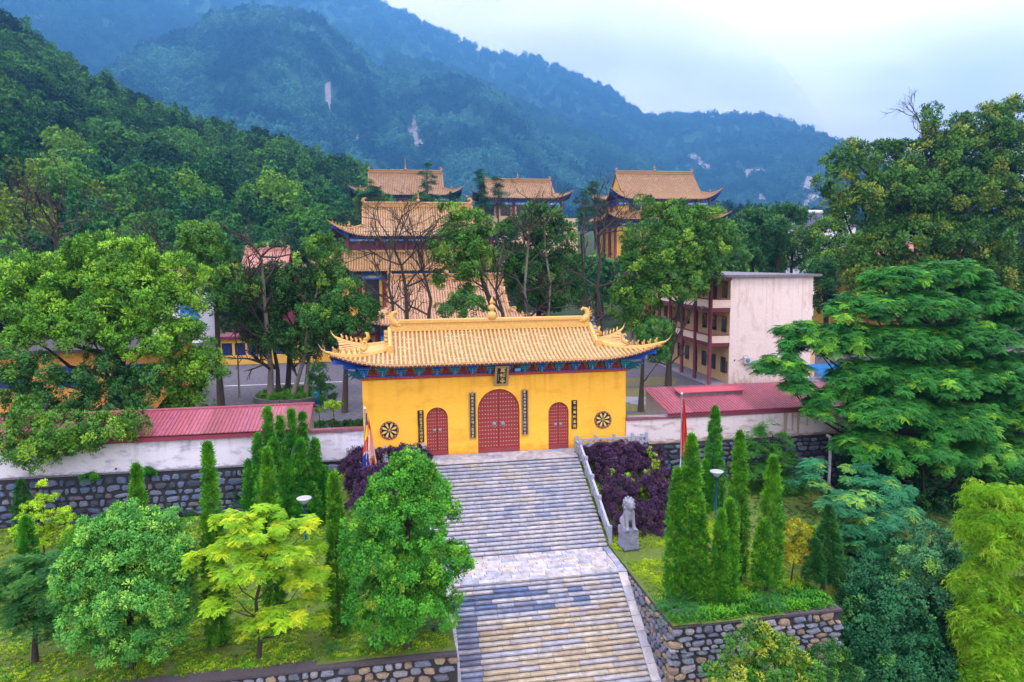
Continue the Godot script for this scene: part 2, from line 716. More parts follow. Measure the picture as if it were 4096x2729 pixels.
# a clipped column of cypress: stem, and tufts over one or more spires [x, y0, z, radius, height]
func cypress(called: String, label: String, at: Vector3, tint: String, spires: Array, group: String, s := 0.2) -> Node3D:
	var t := thing(called, label, "cypress", at, 0.0, group)
	var st := S()
	tube(st, [Vector3(0, -0.2, 0), Vector3(0, 0.6, 0), Vector3(0, spires[0][4] * 0.6, 0)], [0.12, 0.09, 0.03], 6)
	part("trunk", done(st), mat("bark", Color(0.055, 0.042, 0.035)), t)
	var ts: Array[Transform3D] = []
	var cs := PackedColorArray()
	var lo := g3(tint, 0)
	var hi := g3(tint, 1)
	var acc := g3(tint, 2)
	var n := FastNoiseLite.new()
	n.seed = rng.randi() % 1000
	n.frequency = 0.9
	for sp in spires:
		var h: float = sp[4]
		var rr: float = sp[3]
		var count := int(TAU * rr * 0.75 * h / (s * s) * 1.5)
		for i in count:
			var u := rng.randf()
			var az := rng.randf() * TAU
			var prof := pow(1.0 - u, 0.62) * (1.0 - 0.42 * pow(1.0 - u, 5.0))
			var bump := 1.0 + 0.55 * n.get_noise_3d(cos(az) * 1.3, u * h * 0.9, sin(az) * 1.3)
			var r := rr * prof * 0.93 * bump * rng.randf_range(0.72, 1.0)
			var out := Vector3(cos(az), 0, sin(az))
			var p := Vector3(sp[0], sp[1], sp[2]) + out * r + Vector3.UP * (u * h)
			ts.append(Transform3D(orient(out * 0.5 + Vector3.UP * 0.9 + ball() * 0.3, s * rng.randf_range(0.7, 1.2)), p))
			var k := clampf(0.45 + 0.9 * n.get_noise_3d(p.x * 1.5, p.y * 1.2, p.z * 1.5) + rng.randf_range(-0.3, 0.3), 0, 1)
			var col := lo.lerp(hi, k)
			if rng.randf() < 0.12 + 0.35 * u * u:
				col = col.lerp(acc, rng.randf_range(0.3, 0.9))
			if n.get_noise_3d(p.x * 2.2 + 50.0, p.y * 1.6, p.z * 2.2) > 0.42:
				col = col.lerp(Color(0.10, 0.085, 0.03), rng.randf_range(0.2, 0.6))
			cs.append(col)
	multi("foliage", clump["tuft"].mesh, leaf_mat("leaf_tuft"), [ts, cs], t)
	return t


# ------------------------------------------------------------------ ground
func terr(x: float, z: float) -> float:
	var y := -3.55
	if x < 0:
		y = lerpf(-2.85, -3.55, smoothstep(0.5, 8.0, z))
	else:
		y = lerpf(lerpf(-2.4, -3.3, clampf((x - 11.0) / 13.0, 0, 1)), -3.55, smoothstep(0.5, 8.0, z))
		y -= smoothstep(13.0, 15.2, x) * smoothstep(8.0, 13.0, z) * 5.2
		y -= smoothstep(17.0, 40.0, x) * 3.0
	if x > 12.9:
		y = lerpf(y, minf(y, -8.9), smoothstep(16.4, 18.2, z))
	var bed := lerpf(-0.55, -3.5, clampf((z - 0.7) / 7.2, 0, 1))
	var inx := (smoothstep(11.6, 10.2, x) if x > 0 else smoothstep(-11.6, -10.0, x)) * (1.0 if absf(x) > 4.0 else 0.0)
	if inx > 0.0:
		y = maxf(y, lerpf(-4.0, bed, inx))
	return y + 0.05 * noise.get_noise_2d(x * 9.0, z * 9.0)


func hill_base(x: float, z: float) -> float:
	# level temple courts, then the ground climbs behind them
	var t := clampf((-z - 118.0) / 90.0, 0, 1)
	return 24.0 * t * t * (3.0 - 2.0 * t) - 0.05


func sheet(x0: float, x1: float, z0: float, z1: float, step: float, which: int) -> ArrayMesh:
	var st := S()
	st.set_smooth_group(0)
	var nx := int(ceil((x1 - x0) / step))
	var nz := int(ceil((z1 - z0) / step))
	var h := []
	for i in nx + 1:
		var row := []
		for j in nz + 1:
			var x := lerpf(x0, x1, float(i) / nx)
			var z := lerpf(z0, z1, float(j) / nz)
			row.append(Vector3(x, terr(x, z) if which == 0 else hill_base(x, z), z))
		h.append(row)
	for i in nx:
		for j in nz:
			quad(st, h[i][j], h[i + 1][j], h[i + 1][j + 1], h[i][j + 1])
	return done(st)


func setting() -> void:
	noise.seed = 4
	noise.frequency = 0.03
	noise.fractal_octaves = 4
	var far_m := mat("far_ground", Color(0.03, 0.06, 0.03), 0.95, tex_blotch, 0.01)
	struct("ground", flat(-1800, 2200, -2400, 300, -9.6), far_m)
	struct("temple_ground", sheet(-260, 260, -330, -60, 10.0, 1), mat("hill_soil", Color(0.03, 0.055, 0.02), 0.95, tex_blotch, 0.1))
	var soil := mat("soil", Color(0.10, 0.15, 0.022), 0.95, tex_blotch, 0.35, 1.0)
	struct("garden_terrace", sheet(-60, -4.62, 0.35, 17.35, 0.5, 0), soil)
	struct("garden_terrace", sheet(4.92, 12.95, 0.35, 17.3, 0.5, 0), soil)
	struct("garden_slope", sheet(12.95, 60, 0.35, 40, 0.6, 0), soil)
	struct("lower_ground", flat(-70, 12.96, 17.3, 70, -9.0), soil)
	# paved court behind the gate
	var court := mat("court_paving", Color(0.105, 0.10, 0.13), 0.9, tex_streak, 0.16, 0.6)
	var st := S()
	span(st, Vector3(-70, -0.4, -60.0), Vector3(90, 0, -0.42))
	struct("courtyard", done(st), court)
	var moss := mat("moss", Color(0.10, 0.10, 0.03), 0.95, tex_blotch, 0.5)
	var pale := mat("pale_paving", Color(0.25, 0.25, 0.30), 0.9, tex_fine, 0.5)
	for q in [[11.6, -19.2, 2.6], [13.7, -15.2, 2.3], [17.4, -13.5, 2.6]]:
		st = S()
		var pts := []
		for k in 28:
			var a := TAU * k / 28.0
			var rr: float = q[2] * (1.0 + 0.09 * sin(3.0 * a + q[0]))
			pts.append(Vector3(q[0] + rr * 1.25 * cos(a), 0.008, q[1] + rr * 0.62 * sin(a)))
		for k in 28:
			tri(st, Vector3(q[0], 0.008, q[1]), pts[k], pts[(k + 1) % 28])
		struct("pale_paving_patch", done(st), pale)
	st = S()
	st.set_smooth_group(0)
	var gx := []
	for k in 24:
		var z := -4.5 - k * 0.95
		gx.append([9.3 + 0.5 * sin(k * 1.3), 22.6 + 0.9 * sin(k * 0.9 + 1.0), z])
	for k in 23:
		if k % 6 == 5:
			continue
		quad(st, Vector3(gx[k + 1][0], 0.004, gx[k + 1][2]), Vector3(gx[k + 1][1], 0.004, gx[k + 1][2]), Vector3(gx[k][1], 0.004, gx[k][2]), Vector3(gx[k][0], 0.004, gx[k][2]))
	struct("mossy_ground", done(st), mat("mossy", Color(0.155, 0.145, 0.06), 0.95, tex_streak, 0.25))
	st = S()
	for k in 16:
		var x0 := -24.0 + k * 0.75
		quad(st, Vector3(x0, 0.006, -31.3 - 0.05 * sin(k * 0.8)), Vector3(x0 + 0.75, 0.006, -31.3 - 0.05 * sin(k * 0.8 + 0.8)), Vector3(x0 + 0.75, 0.006, -31.05), Vector3(x0, 0.006, -31.05))
	struct("painted_line", done(st), mat("white_line", Color(0.5, 0.5, 0.55)))
	# grass and low ground cover
	cover("grass", -34, -4.9, 0.6, 17.1, 30000, ["shrub", "olive"])
	cover("grass", 5.1, 13.5, 0.6, 17.0, 16000, ["shrub", "olive"])
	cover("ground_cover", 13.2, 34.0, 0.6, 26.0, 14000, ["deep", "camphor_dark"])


func flat(x0: float, x1: float, z0: float, z1: float, y: float) -> ArrayMesh:
	var st := S()
	quad(st, Vector3(x0, y, z0), Vector3(x1, y, z0), Vector3(x1, y, z1), Vector3(x0, y, z1))
	return done(st)


func cover(called: String, x0: float, x1: float, z0: float, z1: float, count: int, tints: Array) -> void:
	var ts: Array[Transform3D] = []
	var cs := PackedColorArray()
	for i in count:
		var x := rng.randf_range(x0, x1)
		var z := rng.randf_range(z0, z1)
		if x > 5.0 and x < 14.0 and z > 9.0 and z < 10.5 and rng.randf() < 0.93:
			continue
		var k := noise.get_noise_2d(x * 14.0, z * 14.0)
		if k < -0.16 and rng.randf() < 0.8:
			continue
		if x < -20 and rng.randf() < 0.5:
			continue
		var lush := smoothstep(13.5, 16.0, z) if x > 0 else 0.25 + 0.4 * k
		var tint: String = tints[0] if rng.randf() < lush else tints[1]
		var s := rng.randf_range(0.07, 0.15) * (1.0 + (1.2 * lush if x > 0 else 0.2))
		ts.append(Transform3D(orient(Vector3.UP + ball() * 0.2, s), Vector3(x, terr(x, z) - 0.02, z)))
		cs.append(g3(tint, 0).lerp(g3(tint, 1), clampf(rng.randf() * 0.7 + k, 0, 1)))
	multi(called, clump["broad"].mesh, leaf_mat("leaf_broad"), [ts, cs], null)


# ------------------------------------------------------------------ stairs
func block_mats() -> Array:
	var out := []
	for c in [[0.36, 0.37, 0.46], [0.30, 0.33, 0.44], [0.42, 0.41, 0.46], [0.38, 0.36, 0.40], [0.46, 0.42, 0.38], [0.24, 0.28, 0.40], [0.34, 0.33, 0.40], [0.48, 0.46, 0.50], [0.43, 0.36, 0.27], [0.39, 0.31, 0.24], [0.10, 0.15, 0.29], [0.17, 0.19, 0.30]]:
		out.append(mat("step_stone_%d" % out.size(), Color(c[0], c[1], c[2]) * 1.0, 0.8, tex_streak, 0.16, 0.45))
	return out


func stairs() -> void:
	var pal := block_mats()
	var grout := mat("grout", Color(0.10, 0.10, 0.13), 0.95, tex_fine, 1.0)
	var rise := 3.55 / 24.0
	var run := 0.272
	var up := sub_struct("upper_stairs")
	var core := S()
	for i in 24:
		var z0 := 2.0 + run * (i - 1)
		span(core, Vector3(-4.84, -4.2, z0 - 0.02), Vector3(4.84, -rise * i - 0.03, z0 + run - 0.03))
	part("stair_core", done(core), grout, up)
	var unit := step_block()
	for i in range(0, 24):
		var z0 := 2.0 + run * (i - 1)
		var x := -4.85 - fmod(i * 0.53, 0.93)
		while x < 4.83:
			var w := 0.93
			var a := maxf(x, -4.85)
			var b := minf(x + w, 4.85)
			x += w
			if b - a < 0.06 or i == 0:
				continue
			var k := rng.randf()
			var m: int = [0, 1, 2, 0, 2, 7, 0, 2][rng.randi() % 8] if k < 0.9 else [4, 5][rng.randi() % 2]
			laid(up, unit, pal[m], Vector3(a, -rise * i - rise, z0 - 0.05), Vector3(b, -rise * i, z0 + run), 0.011)
	# stone floor before the doors, three courses of long slabs
	var plat := sub_struct("entrance_platform")
	core = S()
	span(core, Vector3(-9.9, -3.4, -0.3), Vector3(10.15, -0.05, 0.75))
	span(core, Vector3(-4.85, -3.6, -0.3), Vector3(4.85, -0.05, 1.9))
	part("platform_core", done(core), mat("platform_side", Color(0.16, 0.16, 0.2), 0.9, tex_streak, 0.4, 0.8), plat)
	var light_pal := [7, 2, 3, 7, 0]
	for r in 3:
		var x := -4.85 - r * 0.5
		while x < 4.8:
			var a := maxf(x, -4.85)
			var b := minf(x + 1.35, 4.87)
			x += 1.35
			if b - a > 0.1:
				laid(plat, unit, pal[light_pal[rng.randi() % 5]], Vector3(a, -0.11, 0.02 + 0.664 * r), Vector3(b, 0.0, 0.02 + 0.664 * (r + 1) + (0.03 if r == 2 else 0.0)), 0.004)
	for x2 in [[-9.9, -7.4], [-7.4, -4.85], [4.87, 7.5], [7.5, 10.15]]:
		laid(plat, unit, pal[7], Vector3(x2[0], -0.11, 0.02), Vector3(x2[1], 0, 0.75), 0.004)
	# landing
	var land := sub_struct("stair_landing")
	core = S()
	span(core, Vector3(-4.62, -4.6, 8.0), Vector3(4.88, -3.62, 11.33))
	part("landing_core", done(core), grout, land)
	for r in 9:
		var z0 := 8.2 + r * 0.318
		var x := -4.3 - rng.randf() * 0.6
		while x < 4.5:
			var w := rng.randf_range(0.62, 1.0)
			var a := maxf(x, -4.3)
			var b := minf(x + w, 4.52)
			x += w
			if b - a > 0.12:
				laid(land, unit, pal[[7, 7, 0, 2, 1, 4, 7, 3, 0, 7][rng.randi() % 10]], Vector3(a, -3.68, z0), Vector3(b, -3.55 + rng.randf() * 0.006, z0 + 0.318), 0.013)
	var x3 := -4.65
	while x3 < 4.85:
		var b := minf(x3 + rng.randf_range(0.75, 0.95), 4.9)
		laid(land, unit, pal[[7, 0, 1, 2][rng.randi() % 4]], Vector3(x3, -3.70, 11.06), Vector3(b, -3.548, 11.42), 0.008)
		x3 = b
	for k in 3:
		for sx in [[-4.65, -4.3], [4.53, 4.9]]:
			laid(land, unit, pal[[5, 0, 1][k]], Vector3(sx[0], -3.68, 8.2 + k * 0.95), Vector3(sx[1], -3.549, 8.2 + k * 0.95 + 0.95), 0.008)
	# lower flight
	var low := sub_struct("lower_stairs")
	core = S()
	var rise2 := 0.1455
	var run2 := 0.2265
	for i in range(1, 36):
		var z0 := 11.4 + run2 * (i - 1)
		span(core, Vector3(-4.24, -9.6, z0 - 0.02), Vector3(4.39, -3.55 - rise2 * i - 0.03, z0 + run2 - 0.03))
	part("stair_core", done(core), grout, low)
	for i in range(1, 32):
		var z0 := 11.4 + run2 * (i - 1)
		var y := -3.55 - rise2 * i
		var x := -4.25
		var first := true
		while x < 4.35:
			var w := rng.randf_range(0.75, 1.15) if i < 9 else rng.randf_range(0.8, 2.0)
			if first:
				w = 1.02 + 0.05 * sin(i * 2.0)
			var b := minf(x + w, 4.4)
			if 4.4 - b < 0.35:
				b = 4.4
			var m: int
			var k := rng.randf()
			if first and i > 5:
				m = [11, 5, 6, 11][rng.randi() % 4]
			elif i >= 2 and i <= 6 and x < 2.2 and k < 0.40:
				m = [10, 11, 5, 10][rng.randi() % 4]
			elif i < 7:
				m = [0, 3, 4, 6, 2, 1][rng.randi() % 6]
			else:
				m = [8, 8, 4, 4, 3, 2, 0, 8, 9][rng.randi() % 9]
			first = false
			laid(low, unit, pal[m], Vector3(x, y - rise2 + rng.randf() * 0.01, z0 - 0.05), Vector3(b, y, z0 + run2 + rng.randf_range(-0.008, 0.008)), 0.010)
			x = b
	# sloping copings beside the lower flight
	for sx in [[4.4, 4.86], [-4.6, -4.25]]:
		var cheek := thing("stair_coping", "pale smooth sloping coping beside the lower stairs, " + ("next to the tall rubble corner wall" if sx[0] > 0 else "half hidden by the glossy green garden tree"), "coping")
		var side := S()
		var poly := PackedVector2Array([Vector2(11.45, -3.66), Vector2(19.0, -8.51), Vector2(19.0, -9.6), Vector2(11.45, -9.6)])
		prism(side, poly, Transform3D(Basis(Vector3(0, 0, 1), Vector3.UP, Vector3(-1, 0, 0)), Vector3((sx[0] + sx[1]) * 0.5, 0, 0)), sx[1] - sx[0] - 0.02)
		part("cheek_wall", done(side), pal[2], cheek)
		var slope := Vector3(0, -4.85, 7.55).normalized()
		for k in 11:
			var c0 := Vector3((sx[0] + sx[1]) * 0.5, -3.62, 11.45) + slope * (0.81 * k + 0.4)
			var bs := Basis(Vector3.RIGHT, Vector3.RIGHT.cross(-slope).normalized() * -1.0, -slope)
			part("coping_slab", one_box(Vector3(sx[1] - sx[0], 0.09, 0.79), 0.012), pal[[7, 0, 2][k % 3]], cheek, Transform3D(bs, c0))


func step_block() -> ArrayMesh:
	# a squared stone with worn upper edge, undercut a little at the foot of its face
	var st := S()
	var prof := [Vector2(0.38, -0.5), Vector2(0.40, -0.30), Vector2(0.5, -0.22), Vector2(0.5, 0.40), Vector2(0.47, 0.5), Vector2(-0.5, 0.5)]
	for i in prof.size() - 1:
		var a: Vector2 = prof[i]
		var b: Vector2 = prof[i + 1]
		quad(st, Vector3(-0.5, a.y, a.x), Vector3(-0.5, b.y, b.x), Vector3(0.5, b.y, b.x), Vector3(0.5, a.y, a.x))
	for s in [-0.5, 0.5]:
		var f := [Vector3(s, -0.5, -0.5), Vector3(s, 0.5, -0.5), Vector3(s, 0.5, 0.47), Vector3(s, 0.4, 0.5), Vector3(s, -0.22, 0.5), Vector3(s, -0.5, 0.38)]
		for i in range(1, 5):
			if s < 0:
				tri(st, f[0], f[i], f[i + 1])
			else:
				tri(st, f[0], f[i + 1], f[i])
	return done(st)


func sub_struct(called: String) -> Node3D:
	var o := Node3D.new()
	o.name = numbered(called)
	o.set_meta("kind", "structure")
	add_child(o)
	return o


func laid(parent: Node, unit: Mesh, m: Material, lo: Vector3, hi: Vector3, gap: float) -> void:
	var s := hi - lo - Vector3(gap * 2.0, gap * 2.6, gap)
	part("stone_block", unit, m, parent, Transform3D(Basis.from_scale(s), (lo + hi) * 0.5 + Vector3(0, gap * 1.3, 0)))


# ------------------------------------------------------------------ rubble walls
var stone_shapes: Array = []


func rubble_shapes() -> void:
	for v in 9:
		var st := S()
		var n := 8
		var out := []
		var inn := []
		for k in n:
			var a := TAU * (k + 0.5) / n
			var sx := signf(cos(a)) * pow(absf(cos(a)), 0.6) * 0.5 * rng.randf_range(0.74, 1.04)
			var sy := signf(sin(a)) * pow(absf(sin(a)), 0.6) * 0.5 * rng.randf_range(0.72, 1.05)
			out.append(Vector3(sx, sy, -0.5))
			inn.append(Vector3(sx * 0.82, sy * 0.8, rng.randf_range(0.28, 0.5)))
		var top := Vector3(0, 0, 0.5)
		for k in n:
			var j := (k + 1) % n
			quad(st, out[j], out[k], inn[k], inn[j])
			tri(st, inn[j], inn[k], top)
		stone_shapes.append(done(st))


func rubble(parent: Node, a: Vector3, along: Vector3, length: float, depth_at: PackedFloat32Array, face: Vector3, pal: Array, size: float, limit := 300) -> void:
	# courses of uneven stones from the top edge down; depth_at holds the wall's height at its two ends
	var y := 0.0
	var basis := Basis(along, Vector3.UP, face)
	if along.cross(Vector3.UP).dot(face) < 0:
		basis = Basis(-along, Vector3.UP, face)
	var made := 0
	var deepest := maxf(depth_at[0], depth_at[1])
	while y < deepest - 0.1 and made < limit:
		var h := size * rng.randf_range(0.50, 1.05)
		var x := -rng.randf() * size * 0.5
		while x < length and made < limit:
			var w := size * (rng.randf_range(0.5, 1.0) if rng.randf() < 0.35 else rng.randf_range(0.9, 2.0))
			var f := clampf((x + w * 0.5) / length, 0, 1)
			var hh := h * rng.randf_range(0.82, 1.12)
			if y + h * 0.6 < lerpf(depth_at[0], depth_at[1], f) and x + w * 0.4 > 0 and x + w * 0.6 < length:
				var c := a + along * (x + w * 0.5) + Vector3.DOWN * (y + h * 0.5 + rng.randf_range(-0.04, 0.04))
				var t := Transform3D(basis * Basis(Vector3(0, 0, 1), rng.randf_range(-0.2, 0.2)) * Basis.from_scale(Vector3(w - 0.02, hh - 0.015, rng.randf_range(0.14, 0.24))), c)
				part("stone", stone_shapes[rng.randi() % 9], pal[rng.randi() % pal.size()], parent, t)
				made += 1
			x += w
		y += h


func rubble_mats(key: String, cols: Array) -> Array:
	var out := []
	for c in cols:
		out.append(mat("%s_%d" % [key, out.size()], Color(c[0], c[1], c[2]), 0.9, tex_streak, 0.7, 1.0))
	return out


func walls() -> void:
	rubble_shapes()
	var blue := rubble_mats("rubble_blue", [[0.12, 0.17, 0.30], [0.085, 0.12, 0.22], [0.16, 0.19, 0.29], [0.07, 0.085, 0.14], [0.15, 0.14, 0.18], [0.105, 0.15, 0.27], [0.055, 0.07, 0.10], [0.19, 0.22, 0.33]])
	var warm := rubble_mats("rubble_warm", [[0.22, 0.23, 0.32], [0.16, 0.18, 0.27], [0.30, 0.29, 0.34], [0.34, 0.26, 0.19], [0.27, 0.20, 0.16], [0.20, 0.22, 0.30], [0.25, 0.27, 0.36], [0.12, 0.13, 0.19]])
	var mortar := mat("mortar", Color(0.035, 0.034, 0.040), 0.95, tex_fine, 1.5)
	var plaster := weathered("plaster", Color(0.60, 0.57, 0.68), Vector2(12.0, 2.4), 0.75, Color(0.52, 0.50, 0.55), 5)
	var plaster2 := weathered("plaster_warm", Color(0.60, 0.53, 0.57), Vector2(14.0, 2.3), 0.85, Color(0.55, 0.47, 0.42), 8)
	var capm := mat("wall_cap", Color(0.27, 0.095, 0.14), 0.8, tex_streak, 0.3)
	# garden boundary: rubble below, plaster above
	var rw := thing("rubble_wall", "long dark blue rubble stone wall under the white plaster wall behind the round green tree", "stone wall", Vector3(0, 0, 0))
	var st := S()
	span(st, Vector3(-34, -3.6, -0.25), Vector3(-9.9, 0.05, 0.18))
	part("wall_core", done(st), mortar, rw)
	rubble(rw, Vector3(-31.0, -0.12, 0.2), Vector3.RIGHT, 20.9, PackedFloat32Array([2.9, 2.9]), Vector3.BACK, blue, 0.52)
	st = S()
	span(st, Vector3(-34, 0.05, -0.27), Vector3(-9.9, 0.14, 0.26))
	part("ledge", done(st), mat("ledge", Color(0.2, 0.2, 0.26), 0.9, tex_streak, 0.5), rw)
	rw = thing("rubble_wall", "dark rubble stone wall under the stained plaster wall, behind the tall cypresses and red flag", "stone wall")
	st = S()
	span(st, Vector3(10.2, -4.6, -0.25), Vector3(26.2, 0.0, 0.18))
	part("wall_core", done(st), mortar, rw)
	rubble(rw, Vector3(10.3, -0.16, 0.2), Vector3.RIGHT, 15.8, PackedFloat32Array([2.4, 3.6]), Vector3.BACK, blue, 0.55, 230)
	var pw := thing("plaster_wall", "long white plaster boundary wall with dark red cap, under the long pink metal roof", "wall")
	st = S()
	span(st, Vector3(-34, 0.14, -0.22), Vector3(-8.76, 1.92, 0.16))
	part("wall_face", done(st), plaster, pw)
	st = S()
	span(st, Vector3(-12.3, 1.92, -0.30), Vector3(-8.76, 2.12, 0.24))
	part("wall_cap", done(st), capm, pw)
	for i in 3:
		st = S()
		lathe(st, [Vector2(0.045, 0), Vector2(0.05, 0.12), Vector2(0, 0.12)], 8)
		part("drain_spout", done(st), mortar, pw, Transform3D(Basis(Vector3.RIGHT, 1.57), Vector3(-13.0 - i * 5.2, 0.35, 0.17)))
	pw = thing("plaster_wall", "white plaster boundary wall with brown rain stains and dark red cap beside the yellow gate", "wall")
	st = S()
	span(st, Vector3(8.76, 0.0, -0.22), Vector3(26.2, 1.72, 0.16))
	part("wall_face", done(st), plaster2, pw)
	st = S()
	span(st, Vector3(8.76, 1.72, -0.30), Vector3(26.3, 1.92, 0.24))
	part("wall_cap", done(st), capm, pw)
	var stain := mat("rain_stain", Color(0.47, 0.38, 0.30), 0.9, tex_streak, 0.8)
	st = S()
	for q in [[20.6, 0.35, 1.6], [21.15, 0.2, 1.3], [21.6, 0.28, 1.62], [22.3, 0.14, 1.0]]:
		quad(st, Vector3(q[0] - q[1] * 0.5, 1.7, 0.164), Vector3(q[0] + q[1] * 0.5, 1.7, 0.164), Vector3(q[0] + q[1] * 0.25, 1.7 - q[2], 0.164), Vector3(q[0] - q[1] * 0.3, 1.7 - q[2], 0.164))
	part("rain_stain", done(st), stain, pw)
	st = S()
	for k in 3:
		var pts := []
		for i in 9:
			var f := i / 8.0
			pts.append(Vector3(8.8 + f * 14.0, 1.96 + 0.05 * k - 0.12 * sin(PI * f * 2.0) * (1.0 if k == 1 else 0.5), 0.20 + 0.03 * k))
		var rr := []
		for i in 9:
			rr.append(0.018)
		tube(st, pts, rr, 5)
	tag(part("cable", done(st), mat("cable_grey", Color(0.5, 0.5, 0.55))), "pale cables strung along the red cap of the plaster wall", "cable")
	var pipe := S()
	tube(pipe, [Vector3(23.9, -0.1, 0.1), Vector3(23.9, -0.12, 0.55), Vector3(23.9, -0.35, 0.62), Vector3(23.9, -3.6, 0.62), Vector3(24.1, -3.9, 0.9), Vector3(24.3, -3.95, 1.2)], [0.11, 0.11, 0.11, 0.11, 0.11, 0.11], 9)
	var pipe_o := thing("drain_pipe", "white plastic drain pipe running down the dark rubble wall", "pipe")
	part("pipe_run", done(pipe), mat("white_plastic", Color(0.6, 0.6, 0.68), 0.4), pipe_o)
	for y in [-0.35, -3.6]:
		st = S()
		lathe(st, [Vector2(0.14, -0.09), Vector2(0.14, 0.09)], 10)
		part("pipe_collar", done(st), mat("white_plastic", Color(0.6, 0.6, 0.68), 0.4), pipe_o, Transform3D(Basis.IDENTITY, Vector3(23.9, y, 0.62)))
	# tall rubble walls holding the two terraces beside the lower stairs
	var tw := thing("rubble_wall", "tall rubble corner wall of pale and tan stones beside the lower stairs, holding the cypress lawn", "stone wall")
	st = S()
	span(st, Vector3(4.93, -9.6, 11.5), Vector3(5.6, -3.62, 17.22))
	span(st, Vector3(5.6, -9.6, 16.4), Vector3(13.2, -3.62, 17.22))
	part("wall_core", done(st), mortar, tw)
	st = S()
	span(st, Vector3(4.9, -3.62, 11.45), Vector3(5.5, -3.52, 17.3))
	span(st, Vector3(5.5, -3.62, 16.7), Vector3(13.2, -3.52, 17.3))
	part("earth_top", done(st), mat("dark_earth", Color(0.075, 0.06, 0.075), 0.95, tex_blotch, 0.8, 1.0), tw)
	rubble(tw, Vector3(4.93, -3.63, 17.25), Vector3.RIGHT, 8.2, PackedFloat32Array([5.6, 5.6]), Vector3.BACK, warm, 0.42, 215)
	rubble(tw, Vector3(4.9, -3.63, 17.25), Vector3.FORWARD, 5.8, PackedFloat32Array([4.3, 0.4]), Vector3.LEFT, warm, 0.40, 84)
	tw = thing("rubble_wall", "low rubble wall of pale and tan stones under the terrace with the yellow green tree", "stone wall")
	st = S()
	span(st, Vector3(-40, -9.6, 16.9), Vector3(-4.6, -3.62, 17.55))
	part("wall_core", done(st), mortar, tw)
	st = S()
	span(st, Vector3(-40, -3.62, 16.95), Vector3(-4.61, -3.52, 17.62))
	part("earth_top", done(st), mat("dark_earth", Color(0.075, 0.06, 0.075), 0.95, tex_blotch, 0.8, 1.0), tw)
	rubble(tw, Vector3(-14.2, -3.63, 17.58), Vector3.RIGHT, 9.55, PackedFloat32Array([4.2, 4.2]), Vector3.BACK, warm, 0.42, 240)
	# carved balustrades of grey stone
	var grey := mat("grey_granite", Color(0.36, 0.38, 0.47), 0.75, tex_fine, 0.8, 0.5)
	balustrade("level carved grey stone balustrade above the purple shrubs, between the stairs and the plaster wall", [Vector3(5.16, 0, 0.6), Vector3(6.45, 0, 0.6), Vector3(7.75, 0, 0.6), Vector3(9.03, 0, 0.6), Vector3(10.04, 0, 0.6), Vector3(9.7, 0.05, -0.1)], grey, 0.78)
	balustrade("level grey stone balustrade half buried in the purple shrubs behind the rainbow flag", [Vector3(-9.76, 0, 0.6), Vector3(-8.7, 0, 0.6), Vector3(-7.45, 0, 0.6), Vector3(-6.19, 0, 0.6), Vector3(-4.95, 0, 0.6)], grey, 0.8)
	var sl := []
	for z in [0.75, 1.9, 3.2, 4.6, 6.1, 8.1]:
		sl.append(Vector3(5.05, -maxf(0.0, (z - 2.0) * 0.546) - 0.08, z))
	balustrade("grey stone handrail sloping down the upper stairs past the purple shrubs and the lion", sl, grey, 0.85)
	sl = []
	for z in [0.75, 1.9, 3.2, 4.6, 6.1, 8.1]:
		sl.append(Vector3(-5.0, -maxf(0.0, (z - 2.0) * 0.546) - 0.08, z))
	balustrade("grey stone handrail of the upper stairs mostly hidden behind the glossy green tree", sl, grey, 0.85)


func balustrade(label: String, posts: Array, m: Material, h: float) -> void:
	var t := thing("stone_balustrade", label, "balustrade")
	for p in posts:
		var st := S()
		box(st, Vector3(0, h * 0.5 - 0.15, 0), Vector3(0.17, h + 0.3, 0.17))
		box(st, Vector3(0, h + 0.015, 0), Vector3(0.13, 0.03, 0.13))
		box(st, Vector3(0, h + 0.10, 0), Vector3(0.18, 0.14, 0.18))
		box(st, Vector3(0, h + 0.185, 0), Vector3(0.11, 0.03, 0.11))
		part("post", done(st), m, t, Transform3D(Basis.IDENTITY, p))
	for i in posts.size() - 1:
		var a: Vector3 = posts[i]
		var b: Vector3 = posts[i + 1]
		var d := (b - a)
		var e := d.normalized() * 0.085
		var st := S()
		beam(st, a + e + Vector3.UP * (h - 0.1), b - e + Vector3.UP * (h - 0.1), 0.13, 0.11)
		part("rail", done(st), m, t)
		var nrm := Vector3(d.z, 0, -d.x).normalized() * 0.045
		st = S()
		var q := [a + e + Vector3.UP * 0.02, b - e + Vector3.UP * 0.02, b - e + Vector3.UP * (h * 0.55), a + e + Vector3.UP * (h * 0.55)]
		quad(st, q[3] - nrm, q[2] - nrm, q[1] - nrm, q[0] - nrm)
		quad(st, q[0] + nrm, q[1] + nrm, q[2] + nrm, q[3] + nrm)
		quad(st, q[3] + nrm, q[2] + nrm, q[2] - nrm, q[3] - nrm)
		part("panel", done(st), m, t)
		for f in [0.3, 0.7]:
			st = S()
			box(st, Vector3.ZERO, Vector3(0.14, h * 0.3, 0.09))
			part("vase_support", done(st), m, t, Transform3D(Basis.IDENTITY, a.lerp(b, f) + Vector3.UP * (h * 0.68)))


# ------------------------------------------------------------------ tiled hip-and-gable roofs
var P := {}


func rh(d: float, e: float) -> float:
	var t = 1.0 - d / P.Dr
	var y: float = P.yr - (P.yr - P.ye) * (0.45 * t + 0.55 * (1.0 - (1.0 - t) * (1.0 - t)))
	return y + P.lift * pow(maxf(0.0, 1.0 - e / P.E), 2.2) * pow(maxf(t, 0.0), 1.3)


